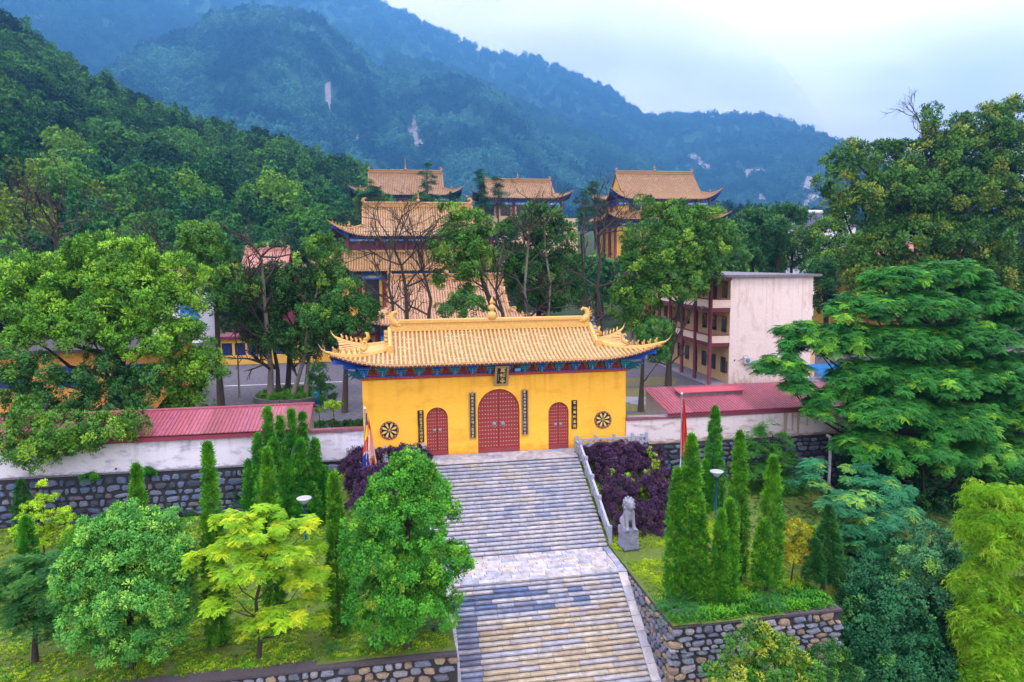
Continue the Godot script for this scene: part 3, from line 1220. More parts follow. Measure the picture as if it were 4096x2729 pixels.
func front_pt(x: float, d: float, side: float) -> Vector3:
	var e: float = P.A - absf(x)
	var fl: float = P.flare * pow(maxf(0.0, 1.0 - e / P.E), 2.0) * pow(maxf(0.0, 1.0 - d / P.Dr), 2.0)
	return Vector3(x, rh(d, e), side * (P.B - d + fl))


func side_pt(z: float, d: float, side: float) -> Vector3:
	var e: float = (P.B - absf(z)) / P.k
	var fl: float = P.flare * pow(maxf(0.0, 1.0 - e / P.E), 2.0) * pow(maxf(0.0, 1.0 - d * P.k / P.Dr), 2.0)
	return Vector3(side * (P.A - d + fl), rh(d * P.k, e), z)


func slope_run(u: float, is_front: bool, side: float, n: int, drop := 0.0) -> Array:
	var dm: float
	if is_front:
		dm = P.Dr if absf(u) <= P.R else (P.A - absf(u)) * P.k
	else:
		dm = P.A - P.R if absf(u) <= P.B - P.df else (P.B - absf(u)) / P.k
	var out := []
	for i in n + 1:
		var d := dm * i / n
		var v := front_pt(u, d, side) if is_front else side_pt(u, d, side)
		out.append(v - Vector3(0, drop, 0))
	return out


func tile_column(st: SurfaceTool, run: Array, cross_: Vector3, r: float) -> void:
	st.set_smooth_group(0)
	var rings := []
	for i in run.size():
		var d: Vector3 = (run[mini(i + 1, run.size() - 1)] - run[maxi(i - 1, 0)]).normalized()
		var nrm := cross_.cross(d).normalized()
		if nrm.y < 0:
			nrm = -nrm
		var ring := []
		for k in 5:
			var a := PI * k / 4.0
			ring.append(run[i] + cross_ * (cos(a) * r) + nrm * (sin(a) * r + 0.01))
		rings.append(ring)
	for i in run.size() - 1:
		for k in 4:
			quad(st, rings[i][k], rings[i][k + 1], rings[i + 1][k + 1], rings[i + 1][k])
	st.set_smooth_group(-1)
	# round end tile at the eave
	var o: Vector3 = run[0] + (run[0] - run[1]).normalized() * 0.03
	var f := []
	for k in 8:
		var a := TAU * k / 8.0
		f.append(o + cross_ * cos(a) * r * 1.15 + Vector3.UP * (sin(a) * r * 1.15 + r * 0.2))
	for k in range(1, 7):
		tri(st, f[0], f[k], f[k + 1])


func pan_image(a: Color, b: Color, c: Color, seed_: int) -> Image:
	var g := RandomNumberGenerator.new()
	g.seed = seed_
	var im := Image.create(256, 256, false, Image.FORMAT_RGB8)
	for i in 16:
		for j in 16:
			var col := a.lerp(b, g.randf())
			if g.randf() < 0.12:
				col = c
			im.fill_rect(Rect2i(i * 16, j * 16, 16, 16), col.linear_to_srgb())
			im.fill_rect(Rect2i(i * 16, j * 16, 16, 3), (col * 0.42).linear_to_srgb())
	return im


func roof(t: Node3D, p: Dictionary) -> void:
	P = p.duplicate()
	var skirt: bool = P.get("skirt", false)
	P.k = P.df / (P.A - P.R)
	P.Dr = P.df if skirt else P.B
	if not P.has("flare"):
		P.flare = 0.25
	var n := 8
	var tm: Material = P.tile
	var rm: Material = P.ridge
	var sp: float = P.sp
	var rad: float = sp * 0.25
	# deck with pan tiles
	var rf := sub("roof", t)
	var deck := S()
	deck.set_smooth_group(0)
	var under := S()
	var xs := []
	var count := int(round(P.A * 2.0 / sp))
	for i in count + 1:
		xs.append(-P.A + 0.02 + (P.A * 2.0 - 0.04) * i / count)
	var zs := []
	var countz := int(round(P.B * 2.0 / sp))
	for i in countz + 1:
		zs.append(-P.B + 0.02 + (P.B * 2.0 - 0.04) * i / countz)
	for is_front in [true, false]:
		var us: Array = (xs if is_front else zs).duplicate()
		var brk: float = P.R if is_front else P.B - P.df
		us.append_array([-brk - 0.001, -brk + 0.001, brk - 0.001, brk + 0.001])
		us.sort()
		for side in [1.0, -1.0]:
			for i in us.size() - 1:
				var u0: float = us[i]
				var u1: float = us[i + 1]
				if u1 - u0 < 0.003:
					continue
				var a := slope_run(u0, is_front, side, n)
				var b := slope_run(u1, is_front, side, n)
				var va := 0.0
				for j in n:
					var dv: float = (a[j + 1] - a[j]).length() / (sp * 0.62 * 16.0)
					var ua := u0 / (sp * 16.0)
					var ub := u1 / (sp * 16.0)
					var flip: bool = (side > 0) == is_front
					if flip:
						uquad(deck, a[j], a[j + 1], b[j + 1], b[j], Vector2(ua, -va), Vector2(ua, -va - dv), Vector2(ub, -va - dv), Vector2(ub, -va))
					else:
						uquad(deck, b[j], b[j + 1], a[j + 1], a[j], Vector2(ub, -va), Vector2(ub, -va - dv), Vector2(ua, -va - dv), Vector2(ua, -va))
					va += dv
					if j < n - 2:
						var dr := Vector3(0, 0.16, 0)
						if flip:
							quad(under, b[j] - dr, b[j + 1] - dr, a[j + 1] - dr, a[j] - dr)
						else:
							quad(under, a[j] - dr, a[j + 1] - dr, b[j + 1] - dr, b[j] - dr)
				var dd := Vector3(0, 0.16, 0)
				quad(under, a[0], a[0] - dd, b[0] - dd, b[0])
	part("roof_deck", done(deck), P.pan, rf)
	part("soffit", done(under), mat("soffit", Color(0.10, 0.02, 0.05), 0.8), rf)
	# rows of barrel tiles; the near slope one by one where they show large
	var drips := S()
	var rest := S()
	for is_front in [true, false]:
		var us: Array = xs if is_front else zs
		for side in ([1.0, -1.0] if not is_front else [1.0]):
			for i in us.size() - 1:
				var u: float = (us[i] + us[i + 1]) * 0.5
				var run := slope_run(u, is_front, side, n)
				var cross_ := Vector3.RIGHT if is_front else Vector3.BACK
				if P.get("single", false) and is_front:
					var st := S()
					tile_column(st, run, cross_, rad)
					part("tile_row", done(st), tm, rf)
				else:
					tile_column(rest, run, cross_, rad)
				# triangular drip tile under each joint
				var q := slope_run(us[i], is_front, side, 2)
				var o: Vector3 = q[0] + (q[0] - q[1]).normalized() * 0.03
				var w := sp * 0.36
				tri(drips, o - cross_ * w + Vector3.UP * 0.02, o + cross_ * w + Vector3.UP * 0.02, o + Vector3.DOWN * sp * 0.5)
	part("tile_rows", done(rest), tm, rf, Transform3D.IDENTITY, "stuff")
	part("drip_tiles", done(drips), mat("drip", Color(0.46, 0.27, 0.15), 0.6), rf, Transform3D.IDENTITY, "stuff")
	# ridges
	var rs: float = P.get("rs", 1.0)
	for sx in [-1.0, 1.0]:
		for sz in [-1.0, 1.0]:
			var pts := []
			var rr := []
			for i in 9:
				var d: float = (P.A - P.R) * (1.0 - i / 8.0)
				var e := d
				var fl: float = P.flare * pow(maxf(0.0, 1.0 - e / P.E), 2.0) * pow(1.0 - minf(1.0, d * P.k / P.Dr), 2.0)
				pts.append(Vector3(sx * (P.A - d + fl), rh(d * P.k, e) + 0.12 * rs, sz * (P.B - d * P.k + fl)))
				rr.append(0.11 * rs)
			var last: Vector3 = pts[8]
			var dir: Vector3 = (pts[8] - pts[7])
			dir.y = 0
			dir = dir.normalized()
			for q in [[0.25, 0.10], [0.50, 0.30], [0.68, 0.62]]:
				pts.append(last + dir * (q[0] * rs) + Vector3.UP * (q[1] * rs))
				rr.append((0.10 - q[0] * 0.12) * rs)
			var st := S()
			tube(st, pts, rr, 8)
			part("hip_ridge", done(st), rm, t)
			if sz > 0 or P.get("back", false):
				st = S()
				var band := []
				var br := []
				for i in 9:
					band.append(pts[i] + Vector3(0, -0.10 * rs, 0))
					br.append(0.15 * rs)
				tube(st, band, br, 6)
				part("ridge_base", done(st), rm, t)
			if P.get("beasts", false):
				for i in 5:
					var f := 4.55 + i * 0.72
					var q: Vector3 = pts[int(f)].lerp(pts[int(f) + 1], f - int(f))
					var look := atan2(sx * 1.0, sz * 1.0)
					part("ridge_beast", beast_mesh(), rm, t, Transform3D(Basis(Vector3.UP, look) * Basis.from_scale(Vector3.ONE * rs), q + Vector3.UP * 0.12 * rs))
				var q2: Vector3 = pts[3].lerp(pts[4], 0.4)
				part("ridge_dragon", dragon_mesh(), rm, t, Transform3D(Basis(Vector3.UP, atan2(sx, sz) - PI / 2) * Basis.from_scale(Vector3.ONE * 0.62 * rs), q2 + Vector3.UP * 0.1))
			if not skirt:
				# ridge running down the gable edge
				var gp := []
				var gr := []
				for i in 8:
					var d: float = lerpf(P.B, P.df * 0.9, i / 7.0)
					gp.append(Vector3(sx * (P.R - 0.06), rh(d, 99.0) + 0.14 * rs, sz * (P.B - d)))
					gr.append(0.14 * rs)
				st = S()
				tube(st, gp, gr, 7)
				part("gable_ridge", done(st), rm, t)
				st = S()
				var lastg: Vector3 = gp[7]
				box(st, lastg + Vector3(0, -0.02, sz * 0.12), Vector3(0.42, 0.5, 0.3) * rs)
				part("ridge_end_block", done(st), rm, t)
	if skirt:
		var st := S()
		for sz in [1.0, -1.0]:
			box(st, Vector3(0, P.yr + 0.1, sz * (P.B - P.df)), Vector3(P.R * 2.0 + 0.5, 0.45, 0.4))
		for sx in [1.0, -1.0]:
			box(st, Vector3(sx * P.R, P.yr + 0.1, 0), Vector3(0.4, 0.42, (P.B - P.df) * 2.0 - 0.45))
		part("ridge_band", done(st), rm, t)
		return
	# main ridge, its finial and end dragons
	var mr := S()
	box(mr, Vector3(0, P.yr + 0.06 * rs, 0), Vector3(P.R * 2.0 - 0.2, 0.3 * rs, 0.46 * rs))
	box(mr, Vector3(0, P.yr + 0.33 * rs, 0), Vector3(P.R * 2.0 - 0.24, 0.24 * rs, 0.26 * rs))
	box(mr, Vector3(0, P.yr + 0.50 * rs, 0), Vector3(P.R * 2.0 - 0.2, 0.10 * rs, 0.40 * rs))
	tube(mr, [Vector3(-P.R + 0.1, P.yr + 0.58 * rs, 0), Vector3(P.R - 0.1, P.yr + 0.58 * rs, 0)], [0.12 * rs, 0.12 * rs], 8)
	part("main_ridge", done(mr), rm, t)
	var fin := S()
	lathe(fin, [Vector2(0.20, 0), Vector2(0.30, 0.15), Vector2(0.34, 0.34), Vector2(0.26, 0.54), Vector2(0.12, 0.64), Vector2(0.2, 0.74), Vector2(0.25, 0.88), Vector2(0.18, 1.03), Vector2(0.08, 1.1), Vector2(0.14, 1.18), Vector2(0.16, 1.28), Vector2(0.08, 1.42), Vector2(0.0, P.get("spire", 1.6))], 14)
	part("finial", done(fin), rm, t, Transform3D(Basis.from_scale(Vector3.ONE * rs), Vector3(0, P.yr + 0.5 * rs, 0)))
	for sx in [-1.0, 1.0]:
		part("ridge_dragon", dragon_mesh(), rm, t, Transform3D(Basis(Vector3.UP, 0.0 if sx < 0 else PI) * Basis.from_scale(Vector3.ONE * 1.0 * rs), Vector3(sx * (P.R - 0.25), P.yr + 0.05, 0)))
		# gable wall and its barge board
		var poly := PackedVector2Array()
		for i in 9:
			var d: float = lerpf(P.df * 0.8, P.B, i / 8.0)
			poly.append(Vector2(P.B - d, rh(d, 99.0) - 0.12))
		for i in range(1, 9):
			var d: float = lerpf(P.B, P.df * 0.8, i / 8.0)
			poly.append(Vector2(-(P.B - d), rh(d, 99.0) - 0.12))
		var st := S()
		prism(st, poly, Transform3D(Basis(Vector3(0, 0, 1), Vector3.UP, Vector3(-1, 0, 0)), Vector3(sx * (P.R - 0.35), 0, 0)), 0.2)
		part("gable_wall", done(st), P.gable, t)
		st = S()
		for i in 8:
			for s in [1.0, -1.0]:
				beam(st, Vector3(sx * (P.R - 0.08), poly[i].y - 0.12, s * poly[i].x), Vector3(sx * (P.R - 0.08), poly[i + 1].y - 0.12, s * poly[i + 1].x), 0.1, 0.4 * rs)
		part("barge_board", done(st), mat("barge_red", Color(0.12, 0.02, 0.035)), t)
		if P.get("steps", false):
			for s in [1.0, -1.0]:
				for i in 5:
					var f := i / 5.0
					var d: float = lerpf(P.df, P.B, f + 0.12)
					st = S()
					box(st, Vector3(0, 0, 0), Vector3(0.34, 0.12, 0.5))
					part("gable_tile", done(st), rm, t, Transform3D(Basis.IDENTITY, Vector3(sx * (P.R + 0.14), rh(d, 99.0) + 0.02, s * (P.B - d))))


var beast_cache: ArrayMesh
var dragon_cache: ArrayMesh


func beast_mesh() -> ArrayMesh:
	if beast_cache == null:
		var st := S()
		tube(st, [Vector3(0, 0, -0.06), Vector3(0, 0.10, -0.05), Vector3(0, 0.2, 0.02), Vector3(0, 0.27, 0.06), Vector3(0, 0.31, 0.13)], [0.05, 0.075, 0.06, 0.055, 0.02], 6)
		tube(st, [Vector3(0.03, 0, 0.06), Vector3(0.02, 0.16, 0.03)], [0.02, 0.03], 5)
		tube(st, [Vector3(-0.03, 0, 0.06), Vector3(-0.02, 0.16, 0.03)], [0.02, 0.03], 5)
		tube(st, [Vector3(0, 0.04, -0.08), Vector3(0, 0.14, -0.15), Vector3(0, 0.24, -0.13)], [0.03, 0.025, 0.01], 5)
		tube(st, [Vector3(0.03, 0.3, 0.05), Vector3(0.04, 0.37, 0.04)], [0.02, 0.005], 4)
		tube(st, [Vector3(-0.03, 0.3, 0.05), Vector3(-0.04, 0.37, 0.04)], [0.02, 0.005], 4)
		beast_cache = done(st)
	return beast_cache


func dragon_mesh() -> ArrayMesh:
	# fish-tailed ridge dragon biting the ridge towards +x
	if dragon_cache == null:
		var st := S()
		tube(st, [Vector3(0.55, 0.25, 0), Vector3(0.3, 0.35, 0), Vector3(0.05, 0.5, 0), Vector3(-0.05, 0.8, 0), Vector3(0.08, 1.08, 0), Vector3(0.3, 1.16, 0), Vector3(0.42, 1.02, 0)], [0.2, 0.27, 0.26, 0.2, 0.15, 0.11, 0.04], 8)
		tube(st, [Vector3(0.5, 0.36, 0), Vector3(0.72, 0.5, 0)], [0.13, 0.05], 6)
		tube(st, [Vector3(0.5, 0.16, 0), Vector3(0.72, 0.08, 0)], [0.12, 0.05], 6)
		for s in [-1.0, 1.0]:
			tube(st, [Vector3(0.3, 0.5, 0.13 * s), Vector3(0.36, 0.66, 0.16 * s)], [0.06, 0.02], 5)
			tube(st, [Vector3(0.35, 0.42, 0.2 * s), Vector3(0.42, 0.44, 0.25 * s)], [0.06, 0.03], 6)
		for i in 6:
			var a := 1.5 + i * 0.38
			var c := Vector3(0.12, 0.72, 0) + Vector3(cos(a), sin(a), 0) * 0.36
			tube(st, [c, c + Vector3(cos(a), sin(a) * 0.6 + 0.3, 0) * 0.17], [0.07, 0.015], 5)
		tube(st, [Vector3(-0.05, 0.95, 0), Vector3(-0.18, 1.12, 0), Vector3(-0.16, 1.3, 0)], [0.07, 0.06, 0.02], 6)
		dragon_cache = done(st)
	return dragon_cache


# ------------------------------------------------------------------ writing: strokes on a 10 x 10 grid, two digits a point
const GLYPH := {
	"wan": "1292 3133 7173 2373 2326 7376 2476 5359 2676 1799 1719 1787 9989 5777 3857",
	"shan_fir": "0343 2129 2405 2446 9152 9455 9758",
	"si": "2181 5054 1494 1696 6569 6959 3647",
	"lu": "5051 1292 1239 3373 3336 7376 3656 4748 2858 5898 3979",
	"shan": "5158 2429 8489 2989",
	"qing": "5051 1292 1219 3373 3575 4345 3676 3848 7788 3979",
	"yun": "1181 2383 2325 8385 5055 3444 6474 2777 1898 4759 5989",
	"wen": "5052 1292 3259 7229 5998",
	"hua": "3005 2329 6169 9356 6999",
	"yan": "0141 2117 1545 1518 4548 5191 5595 6158 8189",
	"jiu": "5051 1292 1214 9294 3325 7385 2686 4529 7579 7999",
	"hui": "5014 5094 3464 2575 2527 7577 2777 3839 3868 6869 3969",
	"shu": "2171 1393 2575 5056 1797 2878 2829 7879 2979",
	"yuan": "1119 1141 4133 3345 6061 4292 5484 4696 6659 7699 9998",
	"ben": "1292 5059 5219 5299 3777",
	"ming": "0141 0107 4147 0444 0747 5191 5159 9199 5494 5696",
	"nian": "5014 5094 3363 3575 7566 1829 3868 6879 8998",
	"guang": "5054 2143 8163 1494 3529 6568 6898",
	"ying": "1151 1114 5154 1454 0656 3539 9152 9455 9758",
	"yue": "2171 2129 7179 2474 2777",
	"fo": "2004 2329 4191 6069 8189 4494 4794",
	"shangx": "5158 5484 1898",
	"zuo": "5051 1292 1219 3456 7456 5459 3898",
	"duo": "4113 3171 7125 5428 5484 8429",
	"hua_flower": "1292 3032 7072 4326 3639 7358 5899",
	"zai": "1393 5129 3539 5686 6369 4999",
	"you": "1292 5129 3575 3539 7579 3777",
	"mu": "1393 5159 5319 5399",
	"ci": "3012 7082 1393 4426 6484 2676 1828 4868 8898",
	"yi": "5051 2282 3343 7363 1494 3575 3537 7577 3777 1829 4868 8898",
}


func write_char(im: Image, key: String, x: float, y: float, s: float, w: float, c: Color) -> void:
	for token in GLYPH[key].split(" "):
		var a := Vector2(int(token[0]), int(token[1])) * s / 10.0 + Vector2(x, y)
		var b := Vector2(int(token[2]), int(token[3])) * s / 10.0 + Vector2(x, y)
		var n := int((b - a).length()) + 1
		for i in n + 1:
			var p := a.lerp(b, float(i) / n)
			im.fill_rect(Rect2i(int(p.x - w * 0.5), int(p.y - w * 0.5), int(w), int(w)), c)


func column_board(keys: Array, ground: Color, ink: Color, w: int, h: int, size: float, small := false) -> Image:
	var im := Image.create(w, h, false, Image.FORMAT_RGB8)
	im.fill(ground)
	var step := h / float(keys.size())
	for i in keys.size():
		write_char(im, keys[i], (w - size) * 0.5 + (4 if small else 0), step * i + (step - size) * 0.5, size, size * 0.13, ink)
	if small:
		for i in 9:
			im.fill_rect(Rect2i(4, int(h * 0.48) + i * 9, 4, 5), ink)
		for i in 7:
			im.fill_rect(Rect2i(4, int(h * 0.70) + i * 9, 4, 5), ink)
	return im


func face_sheet(w: float, h: float, z: float) -> ArrayMesh:
	var st := S()
	uquad(st, Vector3(-w / 2, h / 2, z), Vector3(w / 2, h / 2, z), Vector3(w / 2, -h / 2, z), Vector3(-w / 2, -h / 2, z), Vector2(0, 0), Vector2(1, 0), Vector2(1, 1), Vector2(0, 1))
	return done(st)


func board(label: String, at: Vector3, w: float, h: float, im: Image, frame: float, frame_m: Material, tilt := 0.0) -> void:
	var t := thing("signboard", label, "signboard", at)
	t.rotation.x = tilt
	var st := S()
	box(st, Vector3.ZERO, Vector3(w, h, 0.05))
	part("panel", done(st), mat("lacquer", Color(0.008, 0.006, 0.010), 0.35), t)
	part("lettering", face_sheet(w - 0.01, h - 0.01, 0.028), painted("lettering", im, 0.5), t)
	if frame > 0:
		for q in [[Vector3(0, h / 2, 0), Vector3(w + frame * 2, frame, 0.09)], [Vector3(0, -h / 2, 0), Vector3(w + frame * 2, frame, 0.09)], [Vector3(-w / 2 - frame / 2, 0, 0), Vector3(frame, h - frame, 0.09)], [Vector3(w / 2 + frame / 2, 0, 0), Vector3(frame, h - frame, 0.09)]]:
			st = S()
			box(st, q[0], q[1])
			# beads of carving along the frame
			var long: Vector3 = q[1]
			var k := int(maxf(long.x, long.y) / (frame * 0.9))
			for i in k:
				var f := (i + 0.5) / k - 0.5
				var c: Vector3 = q[0] + (Vector3(long.x * f, 0, 0.05) if long.x > long.y else Vector3(0, long.y * f, 0.05))
				box(st, c, Vector3(frame, frame, 0.05) * 0.62)
			part("frame", done(st), frame_m, t)
		st = S()
		box(st, Vector3(0, h / 2 + frame * 1.2, 0), Vector3(0.05, 0.1, 0.04))
		part("hanger", done(st), frame_m, t)


# ------------------------------------------------------------------ the gate
func arch_wall(st: SurfaceTool, x0: float, x1: float, top: float, ops: Array, z: float, depth: float) -> void:
	var x := x0
	for o in ops:
		var a: float = o[0] - o[1]
		var b: float = o[0] + o[1]
		quad(st, Vector3(x, 0, z), Vector3(x, top, z), Vector3(a, top, z), Vector3(a, 0, z))
		var n := 20
		var pts := [Vector2(a, 0)]
		for i in n + 1:
			var an := PI - PI * i / n
			pts.append(Vector2(o[0] + o[1] * cos(an), o[2] + o[1] * sin(an)))
		pts.append(Vector2(b, 0))
		for i in range(1, n + 1):
			var p: Vector2 = pts[i]
			var q: Vector2 = pts[i + 1]
			quad(st, Vector3(p.x, p.y, z), Vector3(p.x, top, z), Vector3(q.x, top, z), Vector3(q.x, q.y, z))
		for i in pts.size() - 1:
			var p: Vector2 = pts[i]
			var q: Vector2 = pts[i + 1]
			quad(st, Vector3(p.x, p.y, z), Vector3(q.x, q.y, z), Vector3(q.x, q.y, z - depth), Vector3(p.x, p.y, z - depth))
		x = b
	quad(st, Vector3(x, 0, z), Vector3(x, top, z), Vector3(x1, top, z), Vector3(x1, 0, z))


func door(t: Node3D, x: float, hw: float, spring: float, z: float, cols: int) -> void:
	var red := mat("door_red", Color(0.30, 0.035, 0.035), 0.6, tex_fine, 2.0, 0.3)
	var brass := mat("stud", Color(0.42, 0.34, 0.26), 0.45)
	var d := sub("door", t)
	d.position = Vector3(x, 0, z)
	var top := spring + hw
	for s in [-1.0, 1.0]:
		var poly := PackedVector2Array([Vector2(s * 0.012, 0.24), Vector2(s * 0.012, top)])
		for i in 11:
			var a := PI / 2 - (PI / 2) * i / 10.0
			if i > 0:
				poly.append(Vector2(s * (cos(a) * hw), spring + sin(a) * hw))
		poly.append(Vector2(s * hw, 0.24))
		var st := S()
		prism(st, poly, Transform3D.IDENTITY, 0.1)
		part("door_leaf", done(st), red, d)
		st = S()
		var step := hw / (cols + 0.4)
		var row := 0.0
		# studs laid as small domes facing out
		st = S()
		row = 0.26 + step * 0.8
		while row < top:
			for i in cols:
				var px: float = step * (0.7 + i)
				if row > spring and Vector2(px, row - spring).length() > hw - 0.09:
					continue
				var c := Vector3(s * px, row, 0.05)
				var r := 0.04 if cols > 4 else 0.032
				for k in 6:
					var a0 := TAU * k / 6.0
					var a1 := TAU * (k + 1) / 6.0
					tri(st, c + Vector3(0, 0, r * 0.9), c + Vector3(cos(a1), sin(a1), 0) * r, c + Vector3(cos(a0), sin(a0), 0) * r)
			row += step * 1.42
		part("door_studs", done(st), brass, d, Transform3D.IDENTITY, "stuff")
		st = S()
		var kx: float = s * (0.29 if cols > 4 else 0.18)
		var ks := 1.0 if cols > 4 else 0.72
		lathe(st, [Vector2(0.15, 0), Vector2(0.13, 0.05), Vector2(0.07, 0.08), Vector2(0, 0.1)], 10)
		part("door_knocker", done(st), mat("pewter", Color(0.20, 0.20, 0.22), 0.4), d, Transform3D(Basis(Vector3.RIGHT, PI / 2) * Basis.from_scale(Vector3.ONE * ks), Vector3(kx, spring * 0.66, 0.05)))
		st = S()
		var ring := []
		var rr := []
		for k in 11:
			var a := PI + PI * k / 10.0
			ring.append(Vector3(cos(a) * 0.12, sin(a) * 0.16 - 0.05, 0.06))
			rr.append(0.018)
		tube(st, ring, rr, 5)
		part("knocker_ring", done(st), mat("pewter", Color(0.20, 0.20, 0.22), 0.4), d, Transform3D(Basis.from_scale(Vector3.ONE * ks), Vector3(kx, spring * 0.66, 0.05)))
	var st := S()
	box(st, Vector3(0, 0.12, 0.06), Vector3(hw * 2.0 - 0.01, 0.24, 0.24))
	part("threshold", done(st), mat("threshold_red", Color(0.28, 0.05, 0.06), 0.7, tex_fine, 1.0), d)


func wheel(t: Node3D, at: Vector3) -> void:
	var d := sub("round_window", t)
	d.position = at
	var brown := mat("window_brown", Color(0.16, 0.035, 0.03), 0.6)
	var gold := mat("gilt", Color(0.60, 0.44, 0.12), 0.5)
	var turn := Basis(Vector3.RIGHT, PI / 2)
	var st := S()
	lathe(st, [Vector2(0.47, 0.0), Vector2(0.47, 0.07), Vector2(0.59, 0.07), Vector2(0.60, 0.0)], 30)
	part("rim", done(st), brown, d, Transform3D(turn, Vector3.ZERO))
	st = S()
	lathe(st, [Vector2(0.0, 0.012), Vector2(0.5, 0.012)], 24)
	part("opening", done(st), mat("dark_opening", Color(0.012, 0.014, 0.03), 0.4), d, Transform3D(turn, Vector3.ZERO))
	st = S()
	lathe(st, [Vector2(0.0, 0.06), Vector2(0.10, 0.055), Vector2(0.15, 0.02)], 14)
	part("hub", done(st), brown, d, Transform3D(turn, Vector3.ZERO))
	for i in 8:
		var a := TAU * (i + 0.5) / 8.0
		st = S()
		prism(st, PackedVector2Array([Vector2(-0.025, 0.16), Vector2(-0.055, 0.3), Vector2(-0.075, 0.44), Vector2(0, 0.47), Vector2(0.075, 0.44), Vector2(0.055, 0.3), Vector2(0.025, 0.16)]), Transform3D(Basis(Vector3(0, 0, 1), a), Vector3(0, 0, 0.04)), 0.05)
		part("petal_spoke", done(st), gold, d)
	st = S()
	for q in [[0, 0.05, 0.02, 0.1], [0.05, 0, 0.1, 0.02], [0.03, 0.09, 0.08, 0.018], [-0.09, 0.03, 0.018, 0.08], [-0.03, -0.09, 0.08, 0.018], [0.09, -0.03, 0.018, 0.08], [0, -0.05, 0.02, 0.1], [-0.05, 0, 0.1, 0.02]]:
		box(st, Vector3(q[0], q[1], 0.068), Vector3(q[2], q[3], 0.02))
	part("hub_emblem", done(st), gold, d)
	st = S()
	for i in 16:
		var a := TAU * i / 16.0
		var r := 0.53 if i % 2 == 0 else 0.53
		var c := Vector3(cos(a) * r, sin(a) * r, 0.075)
		for k in 6:
			tri(st, c + Vector3(0, 0, 0.02), c + Vector3(cos(TAU * (k + 1) / 6.0), sin(TAU * (k + 1) / 6.0), 0) * 0.026, c + Vector3(cos(TAU * k / 6.0), sin(TAU * k / 6.0), 0) * 0.026)
	part("rim_studs", done(st), mat("stud_white", Color(0.6, 0.58, 0.55), 0.5), d, Transform3D.IDENTITY, "stuff")


func tile_mats(key: String, tile: Color, pan_a: Color, pan_b: Color) -> Array:
	var tm := mat(key + "_tile", tile, 0.5, tex_blotch, 0.7, 0.0, 0.5)
	var pm := painted(key + "_pan", pan_image(pan_a, pan_b, pan_a.lerp(Color(0.45, 0.40, 0.36), 0.5), key.length()), 0.6)
	pm.texture_filter = BaseMaterial3D.TEXTURE_FILTER_LINEAR_WITH_MIPMAPS
	var rm := mat(key + "_ridge", tile * Color(1.0, 0.98, 0.9), 0.5, tex_blotch, 0.9, 0.4, 0.5)
	return [tm, pm, rm]


func bracket_set(t: Node3D, xs: Array, y: float, z: float, s: float, face := 0.0) -> void:
	var turn := Basis(Vector3.UP, face)
	var blue := mat("bracket_blue", Color(0.008, 0.04, 0.26), 0.55)
	var teal := mat("bracket_teal", Color(0.006, 0.10, 0.14), 0.55)
	var cyan := mat("bracket_edge", Color(0.05, 0.32, 0.55), 0.5)
	var a := S()
	var b := S()
	for k in 4:
		var w := 0.22 + 0.19 * k
		var yy := 0.09 + 0.175 * k
		box(a, Vector3(0, yy, 0.10 + 0.11 * k), Vector3(w, 0.15, 0.2 + 0.1 * k))
		for e in [-1.0, 1.0]:
			box(b, Vector3(e * w * 0.5, yy, 0.21 + 0.16 * k), Vector3(0.02, 0.15, 0.025))
			box(b, Vector3(e * w * 0.26, yy - 0.055, 0.215 + 0.16 * k), Vector3(w * 0.4, 0.022, 0.02))
	box(b, Vector3(0, 0.30, 0.42), Vector3(0.045, 0.62, 0.03))
	var am := done(a)
	var bm := done(b)
	for i in xs.size():
		var at := turn * Vector3(xs[i], 0, z) + Vector3(0, y, 0)
		var o := part("bracket", am, blue if i % 2 == 0 else teal, t, Transform3D(turn * Basis.from_scale(Vector3(s, s, s)), at))
		part("bracket_trim", bm, cyan, o)


